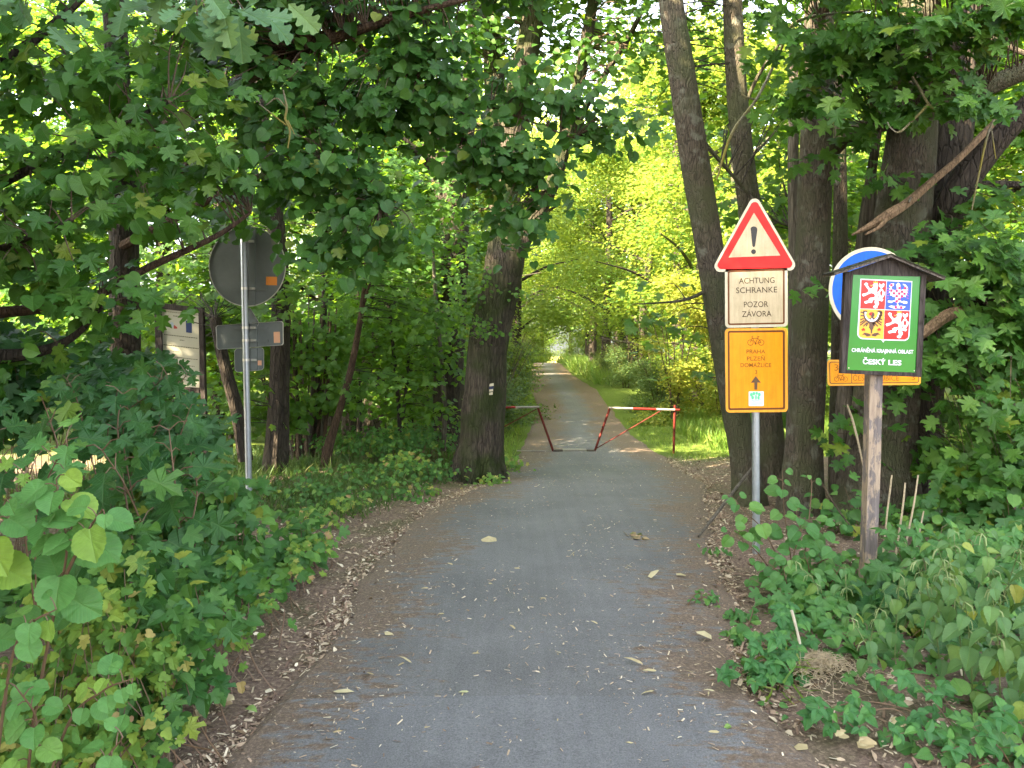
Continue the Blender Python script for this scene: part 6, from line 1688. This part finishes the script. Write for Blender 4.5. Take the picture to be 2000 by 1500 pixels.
bank('elder_bush', 'dark rounded bushes hiding the foot of the left signpost', [(at(410, 1010, 5.0), (.28, .3, .2)), (at(540, 1085, 5.3), (.26, .25, .12)), (at(380, 980, 4.7), (.36, .3, .2)), (at(470, 1110, 4.7), (.26, .2, .14)), (at(300, 990, 4.9), (.4, .35, .24)), (at(590, 1040, 5.7), (.16, .2, .12)), (at(400, 1090, 4.5), (.24, .2, .12)), (at(400, 960, 5.6), (.25, .25, .2))], 230, 7, .08, (.055, .095), ['round1', 'bramble0', 'maple1'], M_HERB, 260, 63)
bank('woodland_herbs', 'patch of low woodland herbs in shade under the coppice', [(at(700, 930, 9.2), (1.0, .6, .10)), (at(820, 910, 9.8), (.7, .6, .12)), (at(640, 990, 7.9), (.5, .5, .09)), (at(760, 960, 8.4), (.5, .4, .08)), (at(600, 960, 8.2), (.5, .5, .14)), (at(560, 1010, 7.0), (.35, .3, .08)), (at(720, 860, 11.2), (1.2, .8, .2)), (at(830, 850, 11.6), (.7, .6, .2))], 460, 6, .1, (.035, .075), ['ovate1', 'lobed', 'round1'], M_HERB, 0, 64, 'herbs')
bank('maple_seedlings', 'pale green seedlings dotted along the verge beside the marked tree', [(at(960, 935, 9.5), (.1, .1, .05)), (at(905, 950, 9.2), (.12, .1, .05)), (at(770, 900, 9.5), (.12, .1, .08)), (at(810, 895, 9.8), (.16, .1, .1)), (at(620, 1005, 7.0), (.3, .25, .06)), (at(690, 975, 7.6), (.2, .2, .04)), (at(1000, 900, 11), (.2, .2, .12)), (at(840, 960, 8.7), (.2, .1, .04))], 70, 6, .06, (.04, .07), ['maple1', 'ovate1'], M_CURR, 0, 65, 'seedlings')
bank('ground_ivy', 'small bright seedlings growing in the litter at the left verge', [(at(450, 1240, 3.75), (.12, .1, .03)), (at(520, 1180, 4.2), (.08, .08, .03)), (at(450, 1285, 3.5), (.08, .06, .02)), (at(510, 1285, 3.55), (.03, .03, .02)), (at(570, 1110, 4.9), (.1, .1, .03)), (at(590, 1070, 5.3), (.12, .1, .03)), (at(290, 1440, 2.85), (.07, .06, .03)), (at(300, 1350, 3.1), (.05, .05, .03)), (at(640, 1050, 5.6), (.1, .1, .02))], 44, 5, .035, (.03, .055), ['lobed', 'maple1'], M_CURR, 60, 66, 'seedlings')

# ---- right: suckers of lime with round leaves round the warning post
def su(L, mb):
    rg = np.random.default_rng(71)
    b = (1560, 1190, 5.3)
    for px, n, s in (([b, (1540, 1060, 5.3), (1530, 980, 5.3), (1528, 920, 5.3)], 13, .095), ([b, (1500, 1050, 5.2), (1455, 1000, 5.2), (1430, 970, 5.2)], 12, .095), ([b, (1480, 1080, 5.1), (1440, 1050, 5.1), (1425, 1035, 5.1)], 9, .09), ([b, (1570, 1080, 5.2), (1600, 1040, 5.2), (1640, 1020, 5.2)], 11, .10), ([b, (1550, 1090, 5.1), (1565, 1040, 5.1), (1555, 1000, 5.1)], 11, .10),
                     ([b, (1590, 1110, 5.1), (1620, 1090, 5.0), (1645, 1075, 5.0)], 9, .09), ([b, (1530, 1130, 5.0), (1500, 1100, 5.0), (1470, 1090, 5)], 9, .09), ([b, (1580, 1120, 5.0), (1570, 1080, 4.95)], 8, .10), ([b, (1500, 1150, 5.0), (1470, 1130, 5.0)], 7, .085), ([b, (1620, 1140, 4.9), (1640, 1110, 4.85)], 8, .09), ([b, (1540, 1150, 4.9), (1530, 1110, 4.85)], 8, .10), ([b, (1585, 960, 5.4), (1575, 930, 5.4)], 5, .06)):
        leafy_shoot(L, mb, [at(*p) for p in px], s, 'lime0', n, .005, .002, .035, rng=rg, start=.2, face=.7, rnd=.3)
shrub('lime_suckers', gbase(1560, 1180, 5.3), 'bushy lime suckers with round leaves at the foot of the warning signpost', 'shrub', M_SUCK, su, 170)
def bramble(L, mb, pts, n, size, rg, n_leaf=3):
    P = shoot(mb, pts, .0035, .0015)
    for i in range(n):
        f = .08 + .92 * i / max(n - 1, 1)
        q = P[int(f * (len(P) - 1))]
        a = i * 2.4 + rg.normal() * .3
        d = nrm(v3(math.cos(a), math.sin(a) - .3, .35))
        e = q + d * size * .8
        mb.tube([q, e], .0012, 4, False)
        nn = nrm(v3(0, -.5, .8) + rg.normal(size=3) * .25 + d * .2)
        fw = nrm(d + v3(0, 0, -.4))
        fw = nrm(fw - nn * fw.dot(nn))
        sd = np.cross(fw, nn)
        s = size * rg.uniform(.8, 1.15)
        L.add([e], nn, fw, s, None, 'bramble0')
        for g in ((1,) if n_leaf == 2 else (1, -1)):
            L.add([e - fw * .01], nn + rg.normal(size=3) * .12, sd * g * .9 + fw * .3, s * .85, None, 'bramble0')
        if n_leaf == 5:
            for g in (1, -1):
                L.add([e - fw * .02], nn + rg.normal(size=3) * .12, sd * g * .75 - fw * .55, s * .6, None, 'bramble0')
def br1(L, mb):
    rg = np.random.default_rng(72)
    for px in ([(1900, 1500, 3.2), (1800, 1400, 3.25), (1690, 1370, 3.3), (1600, 1390, 3.3), (1560, 1400, 3.3)], [(1900, 1480, 3.2), (1800, 1340, 3.3), (1740, 1320, 3.35), (1680, 1330, 3.4)], [(1900, 1500, 3.1), (1840, 1440, 3.1), (1780, 1430, 3.1), (1730, 1440, 3.1)], [(1820, 1500, 3.2), (1760, 1390, 3.25), (1660, 1400, 3.25), (1600, 1430, 3.2)],
               [(1900, 1450, 3.3), (1830, 1350, 3.4), (1760, 1350, 3.4)], [(1700, 1450, 3.2), (1640, 1400, 3.2), (1580, 1380, 3.25)], [(1960, 1550, 3.0), (1900, 1460, 3.0), (1840, 1470, 3.0)], [(2000, 1560, 3.0), (1960, 1470, 3.0), (1900, 1420, 3.0)], [(2040, 1540, 3.0), (2000, 1420, 3.0), (1940, 1400, 3.05)]):
        bramble(L, mb, [at(*p) for p in px], 9, .058, rg)
shrub('bramble_bush', gbase(1800, 1480, 3.3), 'trailing bramble with three-part leaves at the lower right', 'shrub', M_BRAM, br1, 240)
def br2(L, mb):
    rg = np.random.default_rng(73)
    for px in ([(1560, 1340, 3.75), (1500, 1290, 3.75), (1450, 1310, 3.7), (1400, 1325, 3.65)], [(1560, 1330, 3.8), (1510, 1250, 3.8), (1470, 1280, 3.75)], [(1560, 1330, 3.8), (1500, 1320, 3.7), (1470, 1340, 3.65)], [(1560, 1310, 3.9), (1540, 1230, 3.95), (1510, 1200, 4.0)], [(1600, 1290, 4), (1560, 1220, 4.1), (1530, 1190, 4.2)]):
        bramble(L, mb, [at(*p) for p in px], 9, .062, rg, 5)
shrub('bramble_bush', gbase(1550, 1320, 3.8), 'small dark bramble clump between the path edge and the straw heap', 'shrub', M_BRAM, br2, 140)
def br3(L, mb):
    rg = np.random.default_rng(74)
    for px in ([(1780, 1180, 5.0), (1760, 1090, 5.0), (1740, 1050, 5.0), (1720, 1040, 5.0)], [(1820, 1180, 4.8), (1800, 1080, 4.8), (1770, 1030, 4.8)], [(1860, 1180, 4.7), (1880, 1100, 4.7), (1900, 1060, 4.7), (1850, 1040, 4.7)], [(1820, 1180, 4.8), (1830, 1090, 4.8), (1840, 1030, 4.9)], [(1900, 1200, 4.5), (1920, 1120, 4.5), (1960, 1080, 4.5), (2000, 1090, 4.4)], [(1700, 1200, 4.8), (1720, 1130, 4.8), (1760, 1110, 4.8)],
               [(1660, 1260, 4.3), (1630, 1190, 4.4), (1600, 1170, 4.4)], [(1650, 1250, 4.3), (1620, 1200, 4.3), (1580, 1190, 4.3)], [(1700, 1300, 4.0), (1650, 1240, 4.0), (1610, 1240, 4.0)], [(1850, 1250, 4.3), (1860, 1180, 4.3), (1820, 1150, 4.3)], [(1950, 1250, 4.2), (1960, 1150, 4.2), (1920, 1130, 4.2)], [(2020, 1200, 4.3), (1990, 1090, 4.4), (1960, 1050, 4.4)]):
        bramble(L, mb, [at(*p) for p in px], 9, .075, rg)
shrub('bramble_bush', gbase(1830, 1180, 4.9), 'taller bramble thicket right of the wooden post', 'shrub', M_SUCK, br3, 260)

# ---- nettles
def nettle(px, py, Y, hgt, seed, size, lab):
    rg = np.random.default_rng(seed)
    b = gbase(px, py, Y)
    t = thing('nettle', b, lab, 'nettle', 'nettles right of the wooden post')
    L, mb, fl = Leaves(), MB(), MB()
    lean = v3(rg.normal() * .10 - .04, rg.normal() * .06 - .04, 0)
    P = shoot(mb, [np.array(b) + v3(0, 0, -.05), np.array(b) + v3(lean[0] * .4, lean[1] * .4, hgt * .55), np.array(b) + v3(lean[0], lean[1], hgt)], .004, .002)
    nn = int(hgt / .075)
    for i in range(nn):
        f = .2 + .8 * i / (nn - 1)
        q = P[int(f * (len(P) - 1))]
        a0 = (i % 2) * math.pi / 2 + rg.normal() * .25 + seed
        s = size * (1 - .35 * max(0, f - .7) / .3) * rg.uniform(.85, 1.1)
        for m in (0, math.pi):
            d = v3(math.cos(a0 + m), math.sin(a0 + m), 0)
            e = q + d * .035 + v3(0, 0, .012)
            mb.tube([q, e], .0013, 4, False)
            tint = None if f > .45 or rg.random() < .7 else .96
            L.add([e], nrm(v3(0, -.35, .55) + d * .55 + rg.normal(size=3) * .2), nrm(d * .75 + v3(0, -.1, -.75) + rg.normal(size=3) * .15), s, tint, 'nettle0')
        if f > .6:
            for k in range(3):
                a = rg.random() * 6.28
                e = q + v3(math.cos(a) * .025, math.sin(a) * .025 - .01, -.012)
                g = e + v3(math.cos(a) * .01, math.sin(a) * .01, -.035)
                fl.tube([q, e, g], [.0016, .003, .0015], 4, True, .4, k)
    mb.build('stem', P_STEM, t)
    if fl.v: fl.build('flower_strings', plain_cache('nettle_flowers', (0.24, 0.30, 0.12, 1)), t, kind='stuff')
    foliage(t, L, M_NETTLE, 60)
_pc = {}
def plain_cache(n, c):
    if n not in _pc: _pc[n] = plain(n, c, .7)
    return _pc[n]
NET = ((1690, 1350, 3.95, .38, .085), (1745, 1350, 3.9, .48, .09), (1790, 1330, 3.9, .55, .10), (1840, 1340, 3.8, .60, .10), (1885, 1345, 3.75, .68, .105), (1930, 1340, 3.7, .82, .11), (1975, 1350, 3.6, .80, .11), (2010, 1350, 3.5, .85, .11), (1955, 1420, 3.35, .62, .10), (1900, 1400, 3.5, .5, .10), (1990, 1440, 3.2, .62, .105), (1655, 1270, 4.4, .36, .085), (1630, 1260, 4.5, .42, .085), (1760, 1280, 4.3, .45, .09), (1830, 1290, 4.2, .45, .095), (2040, 1420, 3.3, .75, .11), (1720, 1390, 3.55, .36, .085), (1880, 1270, 4.3, .6, .1))
for i, (px, py, Y, h, s) in enumerate(NET):
    row = 'front' if Y < 3.66 else 'middle' if Y < 4.05 else 'back'
    k = sorted(q[0] for q in NET if ('front' if q[2] < 3.66 else 'middle' if q[2] < 4.05 else 'back') == row).index(px)
    nettle(px, py, Y, h, 80 + i, s, ORD[k] + ' stinging nettle from the wooden post in the ' + row + ' row of the patch')
bank('maple_seedlings', 'broad dark maple leaves low down behind the nettles', [(at(1830, 1190, 4.5), (.25, .2, .12)), (at(1760, 1160, 4.6), (.2, .2, .12)), (at(1900, 1150, 4.7), (.3, .2, .14)), (at(1980, 1180, 4.5), (.25, .2, .14)), (at(1790, 1260, 4.2), (.2, .15, .1)), (at(1930, 1280, 4.0), (.25, .2, .1))], 60, 5, .09, (.10, .15), ['maple0'], M_SAP, 120, 91, 'seedlings')
bank('mixed_undergrowth', 'fresh mixed undergrowth around the foot of the wooden post', [(at(1610, 1130, 5.0), (.2, .2, .14)), (at(1770, 1200, 4.7), (.22, .22, .12)), (at(1800, 1140, 5.0), (.35, .3, .18)), (at(1880, 1110, 5.0), (.35, .3, .18)), (at(1960, 1100, 4.9), (.35, .3, .2)), (at(1620, 1210, 4.5), (.2, .2, .1)), (at(1700, 1260, 4.2), (.25, .2, .1)), (at(1560, 1180, 4.7), (.2, .2, .1)), (at(1850, 1230, 4.3), (.3, .2, .12)), (at(1640, 1300, 4.0), (.15, .12, .06)), (at(1880, 1440, 3.3), (.25, .2, .07)), (at(1960, 1480, 3.1), (.2, .15, .08)), (at(1780, 1400, 3.5), (.2, .2, .05)), (at(1900, 1380, 3.5), (.25, .2, .07)), (at(1820, 1480, 3.1), (.22, .15, .04)), (at(1930, 1510, 2.95), (.2, .15, .07)), (at(1990, 1400, 3.3), (.2, .2, .1)), (at(1690, 1330, 3.8), (.18, .14, .06)), (at(1760, 1320, 3.8), (.2, .15, .08)), (at(1500, 1240, 4.3), (.14, .14, .05)), (at(1600, 1150, 4.9), (.2, .2, .1))], 400, 6, .08, (.05, .09), ['bramble0', 'lime0', 'maple1'], M_SUCK, 220, 97, 'shrub')
bank('undergrowth', 'shaded mixed undergrowth beneath the maples at far right', [(at(1900, 1020, 6.3), (.6, .5, .25)), (at(1820, 1010, 6.6), (.4, .4, .25)), (at(1980, 950, 6.2), (.5, .5, .3)), (at(1940, 1080, 5.4), (.5, .4, .2)), (at(1650, 1000, 6.4), (.3, .2, .25)), (at(1700, 1120, 5.5), (.4, .3, .2)), (at(1850, 1130, 5.3), (.5, .3, .2))], 200, 7, .12, (.06, .11), ['maple1', 'round1'], M_HERB, 0, 92, 'shrub')
bank('ground_ivy', 'small fresh seedlings in the litter at the right path edge', [(at(1400, 1070, 6.0), (.08, .1, .02)), (at(1430, 1200, 4.6), (.12, .1, .03)), (at(1450, 1240, 4.3), (.1, .1, .03)), (at(1500, 1370, 3.5), (.05, .04, .04)), (at(1560, 1420, 3.3), (.05, .05, .02)), (at(1490, 1300, 3.8), (.1, .1, .04)), (at(1380, 1165, 4.9), (.05, .05, .02))], 40, 5, .035, (.03, .055), ['ovate1', 'lobed'], M_SUCK, 60, 93, 'seedlings')

# ---- dry stems, straw heap, sticks at lower right
for i, pl in enumerate(([(1742, 928, 5.6, 3.4), (1738, 960, 5.6, 4), (1733, 1000, 5.6, 4), (1724, 1090, 5.6, 4.4)], [(1768, 943, 5.5, 3.4), (1762, 1000, 5.5, 4), (1744, 1120, 5.5, 4.6)], [(1793, 928, 5.4, 3.4), (1784, 990, 5.4, 4), (1757, 1120, 5.4, 4.8)], [(1804, 998, 5.35, 3), (1796, 1040, 5.35, 3.6), (1780, 1120, 5.35, 4)], [(1655, 790, 6.4, 3), (1668, 830, 6.4, 5), (1680, 880, 6.4, 4), (1690, 930, 6.4, 3)], [(1600, 935, 6.1, 2.6), (1630, 985, 6.1, 3), (1655, 1020, 6.1, 3), (1672, 1040, 6.1, 2.6)])):
    lb_ = (('knotted dry stalk nearest the wooden post', 'dry straight stalk second from the wooden post', 'tallest dry stalk, third from the wooden post', 'short dry stalk furthest from the wooden post')[i], 'dry stalks by the wooden post') if i < 4 else ((('bent pale twig against the dark trunk left of the wooden post', None), ('thin drooping brown twig under the orange route strip', None))[i - 4])
    t = thing('dry_stalk', at(*pl[-1][:3]), lb_[0], 'stalk', lb_[1])
    trunk_part(t, pl, P_STRAW if i < 5 else B_TWIG, 'stem', 6, .1, 4)
sb = gbase(1600, 1310, 3.85)
rg = np.random.default_rng(95)
mb = MB()
for k in range(520):
    a = rg.random() * 6.28; r = abs(rg.normal()) * .15
    c = np.array(sb) + v3(math.cos(a) * r * 1.2, math.sin(a) * r, .012 + .07 * math.exp(-(r / .16) ** 2) * rg.random() ** .5)
    d = nrm(v3(rg.normal(), rg.normal(), rg.normal() * .3)) * rg.uniform(.04, .14)
    mb.tube([c - d / 2, c + v3(0, 0, rg.uniform(0, .02)), c + d / 2 - v3(0, 0, .01)], .0014, 3, False)
st = thing('straw_heap', sb, 'small heap of dry grass and straw in front of the brambles', 'straw heap')
mb.build('strands', P_STRAW, st, kind='stuff')
bank('grass_tuft', 'thin green grass tuft growing beside the straw heap', [(at(1540, 1290, 3.85), (.1, .08, .06)), (at(1510, 1360, 3.6), (.05, .04, .05))], 14, 9, .05, (.09, .17), ['blade'], M_GRASS, 0, 96, 'grass', front=.2, up=.2)
t = thing('dead_stalk', at(1564, 1262, 3.9), 'pale broken stalk standing up out of the straw heap', 'stalk')
trunk_part(t, [(1546, 1192, 3.9, 6), (1550, 1206, 3.9, 6.5), (1556, 1230, 3.9, 6), (1565, 1270, 3.9, 6.5)], plain('bleached_stalk', (0.5, 0.44, 0.34, 1), .8), 'stem', 7, .1, 4)
for (pl, lb2) in (([(1576, 1348, 3.62, 13), (1610, 1346, 3.6, 14), (1650, 1350, 3.58, 13), (1694, 1360, 3.55, 9)], 'rotten pale log piece lying below the straw heap'), ([(1520, 1386, 3.45, 4), (1560, 1376, 3.45, 4.5), (1606, 1356, 3.5, 4)], 'thin grey stick lying beside the rotten log piece')):
    pts = [(a, b, ray_ground(a, b).y, c) for a, b, _, c in pl]
    t = thing('dead_stick', at(pts[0][0], pts[0][1], pts[0][2]), lb2, 'stick')
    q = [(p[0], p[1] - 5, p[2], p[3]) for p in pts]
    trunk_part(t, q, B_TORN if 'log' in lb2 else B_DEAD, 'stem', 8, .15, 4)
# curled pale bark scraps at the path mouth and a pale scrap by the left verge
for (px, py, w, lb3) in ((1650, 1460, 26, 'pale curled scrap of bark at the lower right path edge'), (1690, 1476, 30, 'second tan bark scrap lying among the chips at lower right'), (622, 1106, 28, 'pale torn scrap of bark on the left verge'), (606, 1142, 22, 'small upright pale leaf on the left verge'), (348, 1402, 36, 'white wood chip in the litter below the currant bush'), (395, 1424, 30, 'rusty brown curled leaf in the litter near the path mouth'), (1752, 1440, 34, 'tan hanging dead leaf above the bottom edge on the right'), (440, 1390, 40, 'long pale wood chip in the litter at the left path edge')):
    p = ray_ground(px, py); s = w * p.y / FPX
    L = Leaves()
    a = random.uniform(-.4, .4)
    for k in range(3):
        L.add([[p.x - s / 2 + random.gauss(0, .01), p.y + random.gauss(0, .01), p.z + .05 + .01 * k]], [random.gauss(0, .3), -.5, .8], [math.cos(a), math.sin(a), random.gauss(0, .15)], s * random.uniform(.7, 1.1), random.uniform(.2, .8), random.choice(['flake', 'bramble0']))
    o = bpy.data.objects.new('bark_scrap', leaf_mesh('bark_scrap', L.arrays(), M_FALLEN[0])); COL.objects.link(o)
    tag(o, lb3, 'bark scrap' if 'bark' in lb3 or 'chip' in lb3 else 'leaf')
